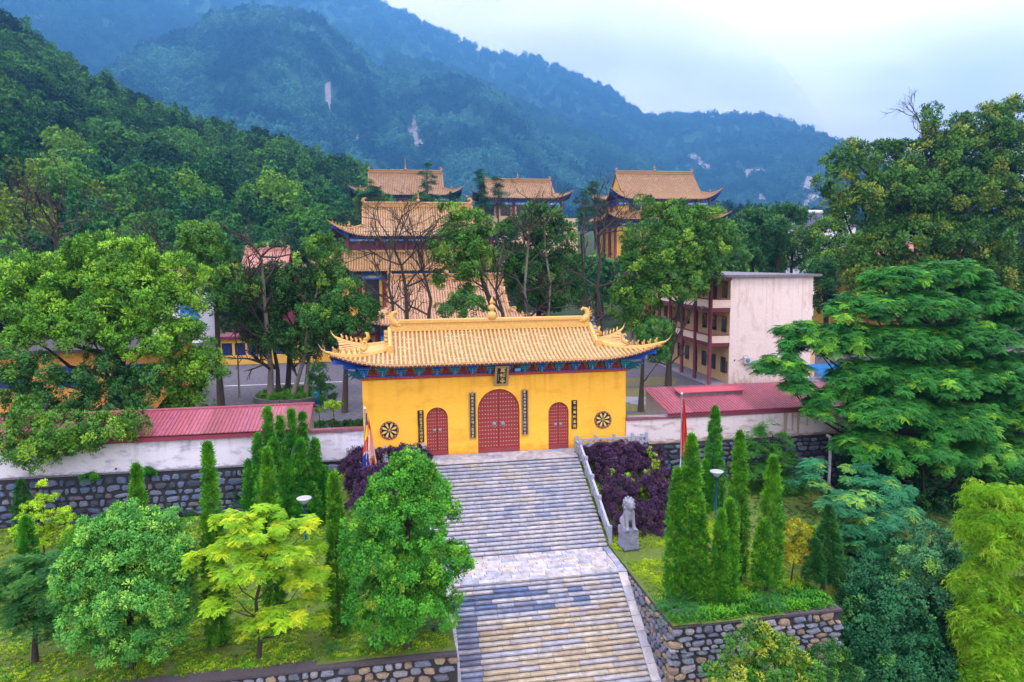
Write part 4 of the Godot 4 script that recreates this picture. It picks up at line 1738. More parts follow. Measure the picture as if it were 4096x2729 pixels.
func gate() -> void:
	var yellow := weathered("gate_yellow", Color(0.82, 0.43, 0.05), Vector2(18.0, 5.3), 0.42, Color(0.72, 0.60, 0.50), 3)
	var gt := thing("temple_gate", "yellow temple gate with gold tiled roof and three red arched doors above the stairs", "gatehouse", Vector3(0, 0, -2.6))
	var st := S()
	arch_wall(st, -8.75, 8.75, 5.13, [[-4.057, 0.70, 2.48], [0.0, 1.4, 2.83], [4.057, 0.70, 2.48]], 2.6, 0.3)
	part("facade", done(st), yellow, gt)
	st = S()
	span(st, Vector3(-8.75, 0, -2.4), Vector3(-8.4, 5.13, 2.3))
	span(st, Vector3(8.4, 0, -2.4), Vector3(8.75, 5.13, 2.3))
	span(st, Vector3(-8.75, 0, -2.6), Vector3(8.75, 5.13, -2.4))
	part("outer_wall", done(st), yellow, gt)
	st = S()
	span(st, Vector3(-8.4, 5.0, -2.4), Vector3(8.4, 5.1, 2.25))
	part("ceiling", done(st), mat("soffit", Color(0.10, 0.02, 0.05)), gt)
	door(gt, -4.057, 0.69, 2.48, 2.40, 4)
	door(gt, 0.0, 1.39, 2.83, 2.40, 7)
	door(gt, 4.057, 0.69, 2.48, 2.40, 4)
	wheel(gt, Vector3(-7.14, 1.83, 2.6))
	wheel(gt, Vector3(7.14, 1.83, 2.6))
	# niche lines round the name board
	st = S()
	box(st, Vector3(-1.47, 4.8, 2.601), Vector3(0.025, 0.66, 0.012))
	box(st, Vector3(1.47, 4.8, 2.601), Vector3(0.025, 0.66, 0.012))
	box(st, Vector3(0, 4.46, 2.601), Vector3(2.9, 0.03, 0.02))
	part("niche_edge", done(st), mat("yellow_edge", Color(0.62, 0.36, 0.12)), gt)
	var redb := mat("lintel_red", Color(0.33, 0.045, 0.02), 0.6)
	for q in [[Vector3(0, 5.22, 2.52), Vector3(17.7, 0.18, 0.34)], [Vector3(-8.72, 5.22, 0), Vector3(0.34, 0.18, 4.7)], [Vector3(8.72, 5.22, 0), Vector3(0.34, 0.18, 4.7)]]:
		st = S()
		box(st, q[0], q[1])
		part("lintel", done(st), redb, gt)
	st = S()
	for i in 60:
		box(st, Vector3(-8.7 + i * 0.295, 5.285, 2.70), Vector3(0.12, 0.04, 0.02))
	part("lintel_carving", done(st), mat("carving_dark", Color(0.05, 0.012, 0.02)), gt, Transform3D.IDENTITY, "stuff")
	st = S()
	box(st, Vector3(0, 5.33, 2.5), Vector3(17.6, 0.05, 0.42))
	part("lintel_line", done(st), mat("line_blue", Color(0.05, 0.08, 0.32)), gt)
	st = S()
	span(st, Vector3(-8.6, 5.35, -2.4), Vector3(8.6, 6.6, 2.42))
	part("frieze", done(st), mat("frieze_red", Color(0.27, 0.018, 0.03), 0.65), gt)
	var xs := []
	for i in 16:
		xs.append(-8.6 + i * 17.2 / 15.0)
	bracket_set(gt, xs, 5.36, 2.46, 1.0)
	bracket_set(gt, [-2.2, -1.1, 0.0, 1.1, 2.2], 5.36, 8.62, 1.0, PI / 2)
	bracket_set(gt, [-2.2, -1.1, 0.0, 1.1, 2.2], 5.36, 8.62, 1.0, -PI / 2)
	# gilded scrolls on the red panels between
	var gs := S()
	for k in 4:
		for s in [-1.0, 1.0]:
			var pts := []
			var rr := []
			for i in 6:
				var f := i / 5.0
				pts.append(Vector3(s * (0.05 + (0.10 + 0.07 * k) * sin(f * 1.9)), 0.52 - 0.11 * k * f - 0.28 * f * f + 0.07 * k * (1.0 - f), 0.0))
				rr.append(0.015)
			tube(gs, pts, rr, 4)
	lathe(gs, [Vector2(0, -0.05), Vector2(0.06, 0), Vector2(0, 0.07)], 6, Vector3(0, 0.45, 0.02))
	var gm := done(gs)
	for i in 15:
		part("gilt_scroll", gm, mat("gilt_paint", Color(0.55, 0.36, 0.07), 0.5), gt, Transform3D(Basis(Vector3.RIGHT, 0.25), Vector3(xs[i] + 17.2 / 30.0, 5.38, 2.46)))
	# leaping corner brackets
	for s in [-1.0, 1.0]:
		st = S()
		for k in 3:
			var o := Vector3(s * 8.6, 5.45 + 0.16 * k, 2.4)
			var out := Vector3(s, 0, 1).normalized()
			tube(st, [o, o + out * (0.5 + 0.12 * k) + Vector3.DOWN * 0.12, o + out * (0.85 + 0.2 * k) + Vector3.UP * 0.02, o + out * (1.15 + 0.25 * k) + Vector3.DOWN * 0.16], [0.13, 0.12, 0.09, 0.015], 6)
		part("corner_bracket", done(st), mat("bracket_teal", Color(0.006, 0.10, 0.14)), gt)
		st = S()
		beam(st, Vector3(s * 8.9, 6.2, 2.7), Vector3(s * 10.35, 6.55, 3.9), 0.22, 0.26)
		beam(st, Vector3(s * 8.8, 6.0, 2.6), Vector3(s * 9.75, 6.18, 3.4), 0.3, 0.3)
		part("corner_beam", done(st), mat("beam_blue", Color(0.01, 0.07, 0.45), 0.5), gt)
	var tm := tile_mats("gate", Color(0.60, 0.35, 0.095), Color(0.17, 0.07, 0.04), Color(0.27, 0.125, 0.07))
	roof(gt, {"A": 10.35, "B": 3.95, "R": 7.0, "df": 2.15, "yr": 8.05, "ye": 6.22, "lift": 0.8, "E": 4.2, "sp": 0.28, "single": true, "beasts": true, "steps": true, "tile": tm[0], "pan": tm[1], "ridge": tm[2], "gable": yellow, "back": true})
	# boards
	var gold := Color(0.80, 0.66, 0.36)
	var frame := mat("gilt_frame", Color(0.34, 0.24, 0.13), 0.5)
	var im := Image.create(90, 190, false, Image.FORMAT_RGB8)
	im.fill(Color(0.04, 0.03, 0.05))
	write_char(im, "wan", 30, 8, 52, 7, gold)
	write_char(im, "shan_fir", 30, 68, 52, 7, gold)
	write_char(im, "si", 30, 128, 52, 7, gold)
	for i in 4:
		im.fill_rect(Rect2i(10, 78 + i * 20, 7, 8), gold)
	board("carved and gilded black name board with three large characters, leaning out under the eaves", Vector3(0.16, 5.18, 0.36), 0.62, 1.36, im, 0.15, frame, 0.42)
	board("blue couplet board with gilded frame hung beside the main door, nearer the rainbow flag", Vector3(-1.74, 2.55, 0.06), 0.34, 3.0, column_board(["ben", "ming", "nian", "guang", "yun", "ying", "ci", "yue", "fo", "shangx", "qing", "yun", "duo"], Color(0.035, 0.06, 0.17), gold, 48, 420, 26.0), 0.06, frame)
	board("blue couplet board with gilded frame hung beside the main door, nearer the red flag", Vector3(1.74, 2.6, 0.06), 0.34, 3.0, column_board(["qing", "hua_flower", "mu", "ben", "ci", "yi", "yan", "you", "mu", "ming", "shan_fir", "ying", "zai"], Color(0.035, 0.07, 0.22), gold, 48, 420, 26.0), 0.06, frame)
	board("narrow black name board with eight gold characters beside the side door nearer the rainbow flag", Vector3(-5.12, 2.0, 0.04), 0.38, 2.1, column_board(["lu", "shan", "qing", "yun", "wen", "hua", "yan", "jiu", "hui"], Color(0.05, 0.03, 0.04), gold, 54, 300, 28.0, true), 0.0, frame)
	board("narrow black name board with six gold characters beside the side door nearer the red flag", Vector3(5.13, 2.3, 0.04), 0.38, 1.95, column_board(["lu", "shan", "wan", "shan_fir", "shu", "yuan"], Color(0.03, 0.025, 0.03), gold, 54, 280, 32.0, true), 0.0, frame)
	var bs := S()
	box(bs, Vector3.ZERO, Vector3(0.38, 0.2, 0.04))
	tag(part("small_plate", done(bs), mat("plate_blue", Color(0.08, 0.28, 0.55), 0.5), null, Transform3D(Basis.IDENTITY, Vector3(1.2, 5.55, 0.52))), "small light blue plate fixed among the brackets beside the name board", "plate")


# ------------------------------------------------------------------ halls up the axis
func hall_body(t: Node3D, hw: float, hd: float, y0: float, y1: float, bays: int, wall_m: Material, style: String) -> void:
	var st := S()
	span(st, Vector3(-hw + 0.4, y0, -hd + 0.4), Vector3(hw - 0.4, y1 + 0.6, hd - 0.4))
	part("wall", done(st), wall_m, t)
	var col := mat("column_red", Color(0.17, 0.028, 0.035), 0.6)
	var blue := mat("beam_paint", Color(0.012, 0.07, 0.36), 0.55)
	var sky_b := mat("beam_pale", Color(0.10, 0.34, 0.62), 0.55)
	var cream := mat("beam_cream", Color(0.55, 0.50, 0.38), 0.6)
	var dark := mat("hall_window", Color(0.02, 0.025, 0.04), 0.2)
	var lattice := mat("lattice_red", Color(0.11, 0.018, 0.035), 0.6)
	var r := 0.3 * (hw / 14.0 + 0.3)
	var bh := minf(1.5, (y1 - y0) * 0.3)
	for i in bays + 1:
		var x := lerpf(-hw, hw, float(i) / bays)
		st = S()
		tube(st, [Vector3(x, y0, hd), Vector3(x, y1 + 0.3, hd)], [r, r], 10)
		part("column", done(st), col, t)
	for sx in [-1.0, 1.0]:
		for i in 3:
			st = S()
			var z := lerpf(-hd, hd, i / 3.0)
			tube(st, [Vector3(sx * hw, y0, z), Vector3(sx * hw, y1 + 0.3, z)], [r, r], 10)
			part("column", done(st), col, t)
	for i in bays:
		var xa := lerpf(-hw, hw, float(i) / bays) + r
		var xb := lerpf(-hw, hw, float(i + 1) / bays) - r
		var xc := (xa + xb) * 0.5
		st = S()
		span(st, Vector3(xa, y1 - bh, hd - 0.15), Vector3(xb, y1, hd + 0.15))
		part("painted_beam", done(st), blue, t)
		st = S()
		span(st, Vector3(xa + 0.15, y1 - bh * 0.86, hd + 0.15), Vector3(xb - 0.15, y1 - bh * 0.45, hd + 0.19))
		part("beam_panel", done(st), sky_b, t)
		st = S()
		span(st, Vector3(xc - (xb - xa) * 0.2, y1 - bh * 0.8, hd + 0.19), Vector3(xc + (xb - xa) * 0.2, y1 - bh * 0.52, hd + 0.22))
		part("beam_picture", done(st), cream, t)
		var lo := y0 + (y1 - y0) * 0.12
		var hi := y1 - bh - 0.08
		if style == "lattice":
			st = S()
			span(st, Vector3(xa, y0, hd - 0.42), Vector3(xb, hi, hd - 0.32))
			part("lattice_panel", done(st), lattice, t)
		elif (i % 2 == 1 or style == "gallery") and not (style == "windows" and (i < 1 or i > bays - 2)):
			st = S()
			span(st, Vector3(xc - (xb - xa) * 0.36, lo + (hi - lo) * 0.25, hd - 0.42), Vector3(xc + (xb - xa) * 0.36, hi, hd - 0.36))
			var w := part("window", done(st), lattice, t)
			for k in 2:
				st = S()
				var c0 := xc + (xb - xa) * (-0.33 + 0.34 * k)
				span(st, Vector3(c0, lo + (hi - lo) * 0.3, hd - 0.36), Vector3(c0 + (xb - xa) * 0.32, hi - 0.1, hd - 0.34))
				part("pane", done(st), dark, w)
	for sx in [-1.0, 1.0]:
		st = S()
		span(st, Vector3(minf(sx * (hw - 0.15), sx * (hw + 0.15)), y1 - bh, -hd + 0.3), Vector3(maxf(sx * (hw - 0.15), sx * (hw + 0.15)), y1, hd - 0.3))
		part("painted_beam", done(st), blue, t)
	# frieze of brackets under the eaves
	var xs := []
	var k2 := bays * 3
	for i in k2 + 1:
		xs.append(lerpf(-hw, hw, float(i) / k2))
	bracket_set(t, xs, y1 + 0.0, hd + 0.05, (hw * 2.0 / k2) / 1.15)


func corner_beams(t: Node3D, hw: float, hd: float, p: Dictionary) -> void:
	for s in [-1.0, 1.0]:
		var st := S()
		beam(st, Vector3(s * hw, p.ye - 0.2, hd), Vector3(s * (p.A - 0.1), p.ye + p.lift * 0.75, p.B - 0.1), 0.45, 0.55)
		part("corner_beam", done(st), mat("beam_blue", Color(0.01, 0.07, 0.45), 0.5), t)


func halls() -> void:
	var yellow := mat("hall_yellow", Color(0.72, 0.42, 0.07), 0.85, tex_soft, 0.1)
	var beige := mat("hall_beige", Color(0.62, 0.48, 0.27), 0.85, tex_soft, 0.1)
	var g2 := tile_mats("hallb", Color(0.46, 0.245, 0.095), Color(0.14, 0.055, 0.035), Color(0.21, 0.09, 0.055))
	var g3m := tile_mats("hallcc", Color(0.42, 0.235, 0.065), Color(0.13, 0.055, 0.025), Color(0.20, 0.09, 0.04))
	var g4 := tile_mats("halldddd", Color(0.33, 0.165, 0.045), Color(0.10, 0.045, 0.018), Color(0.16, 0.07, 0.028))
	# hall straight behind the gate
	var h := thing("temple_hall", "low temple hall with tan tiled roof directly behind the gate, seen past black bare trunks", "temple hall", Vector3(0.3, 0, -43))
	hall_body(h, 8.6, 5.2, 0, 4.7, 5, yellow, "windows")
	var p := {"A": 10.8, "B": 7.4, "R": 7.15, "df": 2.7, "yr": 10.55, "ye": 5.6, "lift": 1.0, "E": 4.0, "sp": 0.34, "single": true, "steps": true, "tile": g2[0], "pan": g2[1], "ridge": g2[2], "gable": yellow}
	roof(h, p)
	corner_beams(h, 8.6, 5.2, p)
	# great hall with two roofs
	h = thing("temple_hall", "great temple hall with two stacked gold tiled roofs behind the bare trees", "temple hall", Vector3(0, 0, -108))
	hall_body(h, 17.5, 8.2, 0, 10.9, 7, yellow, "windows")
	p = {"A": 21.2, "B": 11.2, "R": 17.0, "df": 4.2, "yr": 15.0, "ye": 11.3, "lift": 1.7, "E": 7.0, "sp": 0.52, "skirt": true, "rs": 1.3, "tile": g3m[0], "pan": g3m[1], "ridge": g3m[2], "gable": yellow}
	roof(h, p)
	corner_beams(h, 17.5, 8.2, p)
	hall_body(h, 14.6, 6.4, 15.0, 17.9, 5, mat("maroon_wall", Color(0.12, 0.022, 0.035)), "lattice")
	p = {"A": 17.4, "B": 9.2, "R": 11.6, "df": 4.3, "yr": 24.6, "ye": 18.2, "lift": 2.4, "E": 7.5, "sp": 0.5, "single": true, "beasts": true, "steps": true, "rs": 1.45, "tile": g3m[0], "pan": g3m[1], "ridge": g3m[2], "gable": yellow}
	roof(h, p)
	corner_beams(h, 14.6, 6.4, p)
	# topmost hall on the axis
	h = thing("temple_hall", "orange tiled temple hall with a tall spire, topmost on the axis above the great hall", "temple hall", Vector3(0.2, 0, -198))
	hall_body(h, 14.6, 6.0, 24.0, 34.6, 5, mat("maroon_wall", Color(0.12, 0.022, 0.035)), "lattice")
	p = {"A": 18.0, "B": 8.6, "R": 12.3, "df": 3.9, "yr": 43.0, "ye": 35.0, "lift": 2.3, "E": 7.5, "sp": 0.56, "beasts": true, "steps": true, "rs": 1.4, "spire": 3.6, "tile": g4[0], "pan": g4[1], "ridge": g4[2], "gable": yellow}
	roof(h, p)
	corner_beams(h, 14.6, 6.0, p)
	var bt := thing("signboard", "black framed name board under the eaves of the topmost hall", "signboard", Vector3(0.2, 32.6, -191.3))
	var st := S()
	box(st, Vector3.ZERO, Vector3(7.2, 2.4, 0.3))
	part("frame", done(st), mat("board_brown", Color(0.16, 0.07, 0.03)), bt)
	var im := Image.create(220, 66, false, Image.FORMAT_RGB8)
	im.fill(Color(0.06, 0.04, 0.05))
	for q in [["guang", 14], ["ming", 86], ["si", 158]]:
		write_char(im, q[0], q[1], 9, 48, 6, Color(0.66, 0.48, 0.22))
	part("lettering", face_sheet(6.6, 1.9, 0.16), painted("hall_lettering", im), bt)
	# side hall to its right hand, with an open gallery
	h = thing("temple_hall", "orange tiled hall with an open gallery and pale lower storey, beside the topmost hall", "temple hall", Vector3(29.6, 0, -150))
	hall_body(h, 11.0, 5.4, 23.6, 29.4, 5, beige, "gallery")
	p = {"A": 13.4, "B": 7.4, "R": 9.4, "df": 2.9, "yr": 35.0, "ye": 29.9, "lift": 1.7, "E": 5.5, "sp": 0.5, "steps": true, "rs": 1.1, "tile": g4[0], "pan": g4[1], "ridge": g4[2], "gable": yellow}
	roof(h, p)
	corner_beams(h, 11.0, 5.4, p)
	st = S()
	span(st, Vector3(-12.5, 14.0, -4), Vector3(15.5, 23.4, 6.2))
	part("lower_storey", done(st), beige, h)
	st = S()
	span(st, Vector3(-12.6, 23.4, 5.4), Vector3(15.6, 24.5, 6.4))
	part("gallery_parapet", done(st), beige, h)
	for i in 4:
		st = S()
		span(st, Vector3(-10.0 + i * 6.4, 18.6, 6.2), Vector3(-7.6 + i * 6.4, 21.4, 6.26))
		part("window", done(st), mat("hall_window", Color(0.02, 0.025, 0.04)), h)
	# two-tiered hall on the hillside
	h = thing("temple_hall", "two tiered temple hall with yellow walls and orange roofs rising over the camphor tree", "temple hall", Vector3(69.6, 0, -150))
	hall_body(h, 13.6, 7.2, 25.2, 29.3, 7, yellow, "windows")
	p = {"A": 16.0, "B": 9.4, "R": 11.7, "df": 3.6, "yr": 37.6, "ye": 29.8, "lift": 2.6, "E": 6.5, "sp": 0.5, "beasts": true, "rs": 1.15, "tile": g4[0], "pan": g4[1], "ridge": g4[2], "gable": yellow}
	roof(h, p)
	corner_beams(h, 13.6, 7.2, p)
	p = {"A": 17.6, "B": 11.2, "R": 14.0, "df": 3.6, "yr": 26.2, "ye": 24.2, "lift": 1.7, "E": 5.5, "sp": 0.5, "skirt": true, "rs": 1.1, "tile": g4[0], "pan": g4[1], "ridge": g4[2], "gable": yellow}
	roof(h, p)
	hall_body(h, 14.2, 7.8, 10.0, 23.8, 7, yellow, "windows")


# ------------------------------------------------------------------ houses
func metal_roof(t: Node3D, x0: float, x1: float, hi: Vector2, lo: Vector2, m: Array, width := 0.92) -> void:
	# profiled sheets from the high edge (y, z) to the low edge (y, z)
	var a := Vector3(0, hi.x, hi.y)
	var b := Vector3(0, lo.x, lo.y)
	var d := (b - a)
	var up := Vector3(1, 0, 0).cross(d).normalized()
	if up.y < 0:
		up = -up
	var x := x0
	var i := 0
	while x < x1 - 0.05:
		var w := minf(width, x1 - x)
		var st := S()
		var bs := Basis(Vector3.RIGHT, d.normalized(), Vector3.RIGHT.cross(d.normalized()))
		xbox(st, Transform3D(bs, a + d * 0.5 + Vector3(x + w * 0.5, 0, 0)), Vector3(w - 0.004, d.length(), 0.05))
		for k in 4:
			var px := x + w * (k + 0.5) / 4.0
			xbox(st, Transform3D(bs, a + d * 0.5 + Vector3(px, 0, 0) + up * 0.04), Vector3(0.045, d.length() - 0.004, 0.06))
		part("roof_sheet", done(st), m[(i * 7) % m.size()], t)
		x += w
		i += 1


func houses() -> void:
	# --- three storey house with galleries
	var cream := mat("house_cream", Color(0.68, 0.52, 0.44), 0.85, tex_soft, 0.12)
	var pale := weathered("house_end_wall", Color(0.68, 0.56, 0.53), Vector2(9.0, 11.0), 0.5, Color(0.66, 0.56, 0.50), 12)
	var inner := mat("house_inner", Color(0.62, 0.40, 0.20), 0.85, tex_soft, 0.2)
	var maroon := mat("house_maroon", Color(0.17, 0.035, 0.055), 0.7, tex_streak, 0.5)
	var glass := mat("window_glass", Color(0.015, 0.02, 0.03), 0.12, null, 1, 0, 0.6)
	var grey := mat("concrete", Color(0.20, 0.19, 0.23), 0.9, tex_streak, 0.35, 0.6)
	var h := thing("gallery_house", "three storey house with blank cream end wall, maroon columns and open galleries", "house", Vector3(26.57, 0, -19.9), -0.062)
	var st := S()
	span(st, Vector3(0, 0.0, -30), Vector3(8.6, 10.85, -0.1))
	part("wall", done(st), inner, h)
	st = S()
	span(st, Vector3(-0.02, 0.0, -0.1), Vector3(8.62, 10.85, 0.05))
	part("end_wall", done(st), pale, h)
	st = S()
	span(st, Vector3(-2.4, 10.85, -30.4), Vector3(9.3, 11.08, 0.45))
	var roof_o := part("roof", done(st), grey, h)
	st = S()
	for i in 12:
		span(st, Vector3(-2.75, 10.72, -0.2 - i * 0.3), Vector3(-2.42, 11.14, 0.05 - i * 0.3))
	part("edge_tiles", done(st), mat("edge_tile_red", Color(0.30, 0.12, 0.11)), roof_o, Transform3D.IDENTITY, "stuff")
	st = S()
	span(st, Vector3(-2.4, 10.55, -30), Vector3(-2.0, 10.85, 0.3))
	span(st, Vector3(-2.0, 10.6, 0.07), Vector3(0.0, 10.85, 0.3))
	part("eave_beam", done(st), maroon, h)
	st = S()
	span(st, Vector3(-2.35, 0, -30), Vector3(0, 0.16, 0.3))
	part("porch_floor", done(st), mat("porch_floor_grey", Color(0.23, 0.22, 0.28), 0.8, tex_streak, 0.3), h)
	for f in [[3.95, 4.34, 5.14], [7.42, 7.85, 8.72]]:
		st = S()
		span(st, Vector3(-2.05, f[0], -30), Vector3(0, f[1] - 0.02, 0.05))
		var fl := part("gallery_floor", done(st), maroon, h)
		for i in 7:
			st = S()
			span(st, Vector3(-2.0, f[1] - 0.02, -3.75 - 3.9 * i), Vector3(-1.9, f[2] - 0.08, -0.15 - 3.9 * i))
			part("parapet", done(st), cream, fl)
		st = S()
		span(st, Vector3(-1.9, f[1] - 0.02, -0.1), Vector3(-0.02, f[2] - 0.08, 0.0))
		part("parapet", done(st), cream, fl)
		st = S()
		span(st, Vector3(-2.06, f[2] - 0.08, -30), Vector3(-1.84, f[2], 0.04))
		span(st, Vector3(-1.84, f[2] - 0.08, -0.14), Vector3(-0.02, f[2], 0.04))
		part("rail", done(st), maroon, fl)
	for i in 8:
		st = S()
		tube(st, [Vector3(-2.05, 0.1, -3.9 * i), Vector3(-2.05, 10.8, -3.9 * i)], [0.2, 0.2], 10)
		part("column", done(st), maroon, h)
	for f in [0.16, 4.32, 7.83]:
		for i in 11:
			var z := -1.35 - i * 2.55
			var is_door: bool = i % 4 == 3 or (f > 7.0 and i == 1)
			st = S()
			span(st, Vector3(-0.05, f + (0.0 if is_door else 0.95), z - 0.6), Vector3(-0.005, f + 2.55, z + 0.6))
			var w := part("door" if is_door else "window", done(st), mat("frame_dark", Color(0.05, 0.025, 0.025), 0.5), h)
			for k in 2:
				st = S()
				span(st, Vector3(-0.07, f + (0.15 if is_door else 1.03), z - 0.54 + k * 0.56), Vector3(-0.051, f + 2.47, z - 0.02 + k * 0.56))
				part("pane", done(st), glass if not is_door else maroon, w)
	for q in [[-5.2, 1.3, 0.9, 1.1, 0.10, 0.16, 0.13], [-8.9, 2.1, 0.3, 1.3, 0.6, 0.42, 0.22], [-8.9, 1.1, 0.7, 0.6, 0.14, 0.03, 0.04], [-0.45, 1.2, 0.24, 1.2, 0.08, 0.05, 0.03]]:
		st = S()
		span(st, Vector3(-0.06, q[1], q[0] - q[2] * 0.5), Vector3(-0.01, q[1] + q[3], q[0] + q[2] * 0.5))
		part("wall_notice", done(st), mat("notice_%d" % int(q[4] * 100), Color(q[4], q[5], q[6])), h)
	# outdoor unit and floodlights hung on the house
	var ac := thing("air_conditioner", "white air conditioner outdoor unit hanging on the cream end wall", "air conditioner", h.transform * Vector3(1.85, 2.55, 0.32), -0.062)
	st = S()
	box(st, Vector3.ZERO, Vector3(0.86, 0.62, 0.34))
	part("casing", done(st), mat("ac_white", Color(0.5, 0.5, 0.56), 0.5), ac)
	st = S()
	lathe(st, [Vector2(0.0, 0.03), Vector2(0.08, 0.035), Vector2(0.22, 0.02), Vector2(0.25, 0.0)], 18)
	part("fan_grille", done(st), mat("ac_grille", Color(0.16, 0.17, 0.22), 0.6), ac, Transform3D(Basis(Vector3.RIGHT, PI / 2), Vector3(-0.1, 0, 0.172)))
	for s in [-0.3, 0.3]:
		st = S()
		beam(st, Vector3(s, -0.34, -0.2), Vector3(s, -0.34, 0.2), 0.05, 0.05)
		beam(st, Vector3(s, -0.6, -0.2), Vector3(s, -0.36, 0.16), 0.04, 0.04)
		part("bracket", done(st), maroon, ac)
	st = S()
	tube(st, [Vector3(0.1, 0.31, -0.1), Vector3(-0.1, 0.5, -0.14), Vector3(-0.4, 0.42, -0.2), Vector3(-0.5, 0.1, -0.25), Vector3(-1.0, -0.12, -0.26)], [0.02, 0.02, 0.02, 0.02, 0.02], 5)
	part("hose", done(st), maroon, ac)
	for q in [["grey floodlight on the outer edge of the cream end wall", Vector3(8.1, 5.35, 0.25), 0.0], ["grey floodlight fixed to the gallery parapet of the three storey house", Vector3(-2.25, 7.8, -1.6), 0.0]]:
		var fl := thing("floodlight", q[0], "floodlight", h.transform * q[1], -0.062)
		st = S()
		xbox(st, Transform3D(Basis(Vector3.RIGHT, 0.5), Vector3(0, 0, 0.05)), Vector3(0.34, 0.26, 0.1))
		part("lamp_body", done(st), mat("lamp_grey", Color(0.2, 0.21, 0.25), 0.4), fl)
		st = S()
		xbox(st, Transform3D(Basis(Vector3.RIGHT, 0.5), Vector3(0, -0.03, 0.11)), Vector3(0.28, 0.2, 0.02))
		part("lens", done(st), mat("lamp_lens", Color(0.4, 0.42, 0.48), 0.15), fl)
		st = S()
		beam(st, Vector3(0, -0.1, -0.2), Vector3(0, 0, 0.0), 0.05, 0.05)
		part("arm", done(st), mat("lamp_grey", Color(0.2, 0.21, 0.25)), fl)
	for q in [Vector3(0.55, 2.55, 0.06), Vector3(4.2, 2.6, 0.06)]:
		st = S()
		box(st, q, Vector3(0.14, 0.14, 0.02))
		part("wall_vent", done(st), mat("frame_dark", Color(0.05, 0.025, 0.025)), h)
	st = S()
	for i in 40:
		var x := 0.2 + i * 0.2
		var hh := 0.12 + 0.28 * absf(noise.get_noise_1d(i * 31.0))
		quad(st, Vector3(x, hh, 0.054), Vector3(x + 0.2, hh * 0.8, 0.054), Vector3(x + 0.2, 0, 0.054), Vector3(x, 0, 0.054))
	part("damp_foot", done(st), mat("damp_yellow", Color(0.50, 0.30, 0.12), 0.9, tex_streak, 0.8), h)
	# lean-to behind it
	var k := thing("outhouse", "small peach outhouse with flat dark roof behind the cream end wall", "outhouse", Vector3(35.6, 0, -22.5))
	st = S()
	span(st, Vector3(0, 0, -5), Vector3(2.2, 5.6, 0))
	part("wall", done(st), mat("outhouse_peach", Color(0.62, 0.40, 0.26), 0.85, tex_soft, 0.2), k)
	st = S()
	span(st, Vector3(-0.2, 5.6, -5.3), Vector3(2.5, 5.8, 0.3))
	part("roof", done(st), grey, k)
	# --- metal roofed sheds along the garden wall
	var pinks := []
	for c in [[0.33, 0.065, 0.105], [0.29, 0.052, 0.085], [0.36, 0.08, 0.13], [0.31, 0.06, 0.11], [0.26, 0.05, 0.08]]:
		pinks.append(mat("pink_metal_%d" % pinks.size(), Color(c[0], c[1], c[2]), 0.55, tex_streak, 0.22, 0.0, 0.5))
	var shed := thing("metal_roof_shed", "long low shed with pink ribbed metal roof behind the garden wall and juniper", "shed")
	metal_roof(shed, -34.0, -12.1, Vector2(3.15, -3.0), Vector2(2.28, 0.42), pinks)
	metal_roof(shed, -34.0, -12.1, Vector2(3.15, -3.06), Vector2(2.4, -5.8), pinks)
	st = S()
	tube(st, [Vector3(-34, 3.2, -3.03), Vector3(-12.05, 3.2, -3.03)], [0.1, 0.1], 6)
	part("ridge_cap", done(st), pinks[1], shed)
	st = S()
	span(st, Vector3(-34, 1.93, 0.17), Vector3(-12.12, 2.2, 0.36))
	part("fascia", done(st), mat("fascia_red", Color(0.20, 0.03, 0.06), 0.6), shed)
	st = S()
	span(st, Vector3(-33.8, 0, -5.5), Vector3(-12.4, 2.3, -0.4))
	part("wall", done(st), mats["plaster"], shed)
	st = S()
	prism(st, PackedVector2Array([Vector2(-5.5, 2.3), Vector2(-3.0, 3.08), Vector2(0.1, 2.3)]), Transform3D(Basis(Vector3(0, 0, 1), Vector3.UP, Vector3(-1, 0, 0)), Vector3(-12.5, 0, 0)), 0.2)
	part("gable_wall", done(st), mats["plaster"], shed)
	shed = thing("metal_roof_shed", "low shed with pink ribbed metal roof below the cream end wall", "shed")
	metal_roof(shed, 11.65, 23.6, Vector2(3.05, -4.4), Vector2(2.12, 0.42), pinks)
	st = S()
	prism(st, PackedVector2Array([Vector2(-4.3, 0), Vector2(-4.3, 2.95), Vector2(-0.32, 2.15), Vector2(-0.32, 0)]), Transform3D(Basis(Vector3(0, 0, 1), Vector3.UP, Vector3(-1, 0, 0)), Vector3(11.95, 0, 0)), 0.2)
	part("side_wall", done(st), mat("shed_pale", Color(0.46, 0.50, 0.62), 0.85, tex_soft, 0.2), shed)
	st = S()
	span(st, Vector3(12.1, 0, -4.3), Vector3(28.5, 2.1, -0.4))
	part("wall", done(st), mat("shed_pale", Color.WHITE), shed)
	st = S()
	span(st, Vector3(11.7, 1.93, 0.17), Vector3(24.6, 2.06, 0.36))
	part("fascia", done(st), mat("fascia_red", Color(0.20, 0.03, 0.06), 0.6), shed)
	var rv := sub("ridge_vent", shed)
	rv.position = Vector3(0, 0.34, 0)
	metal_roof(rv, 13.6, 18.7, Vector2(2.78, -3.3), Vector2(2.62, -2.3), [mat("vent_red", Color(0.42, 0.07, 0.10), 0.5)])
	st = S()
	span(st, Vector3(13.7, 2.3, -3.2), Vector3(18.6, 2.58, -2.4))
	part("vent_box", done(st), grey, rv)
	var faded := mat("faded_metal", Color(0.46, 0.20, 0.27), 0.5, tex_streak, 0.2)
	shed = thing("metal_roof_shed", "shed with paler faded pink metal roof next to the blue roofed lean-to", "shed")
	metal_roof(shed, 23.7, 29.5, Vector2(2.98, -4.4), Vector2(2.05, 0.42), [faded])
	st = S()
	span(st, Vector3(24.7, 1.6, 0.17), Vector3(29.4, 1.95, 0.3))
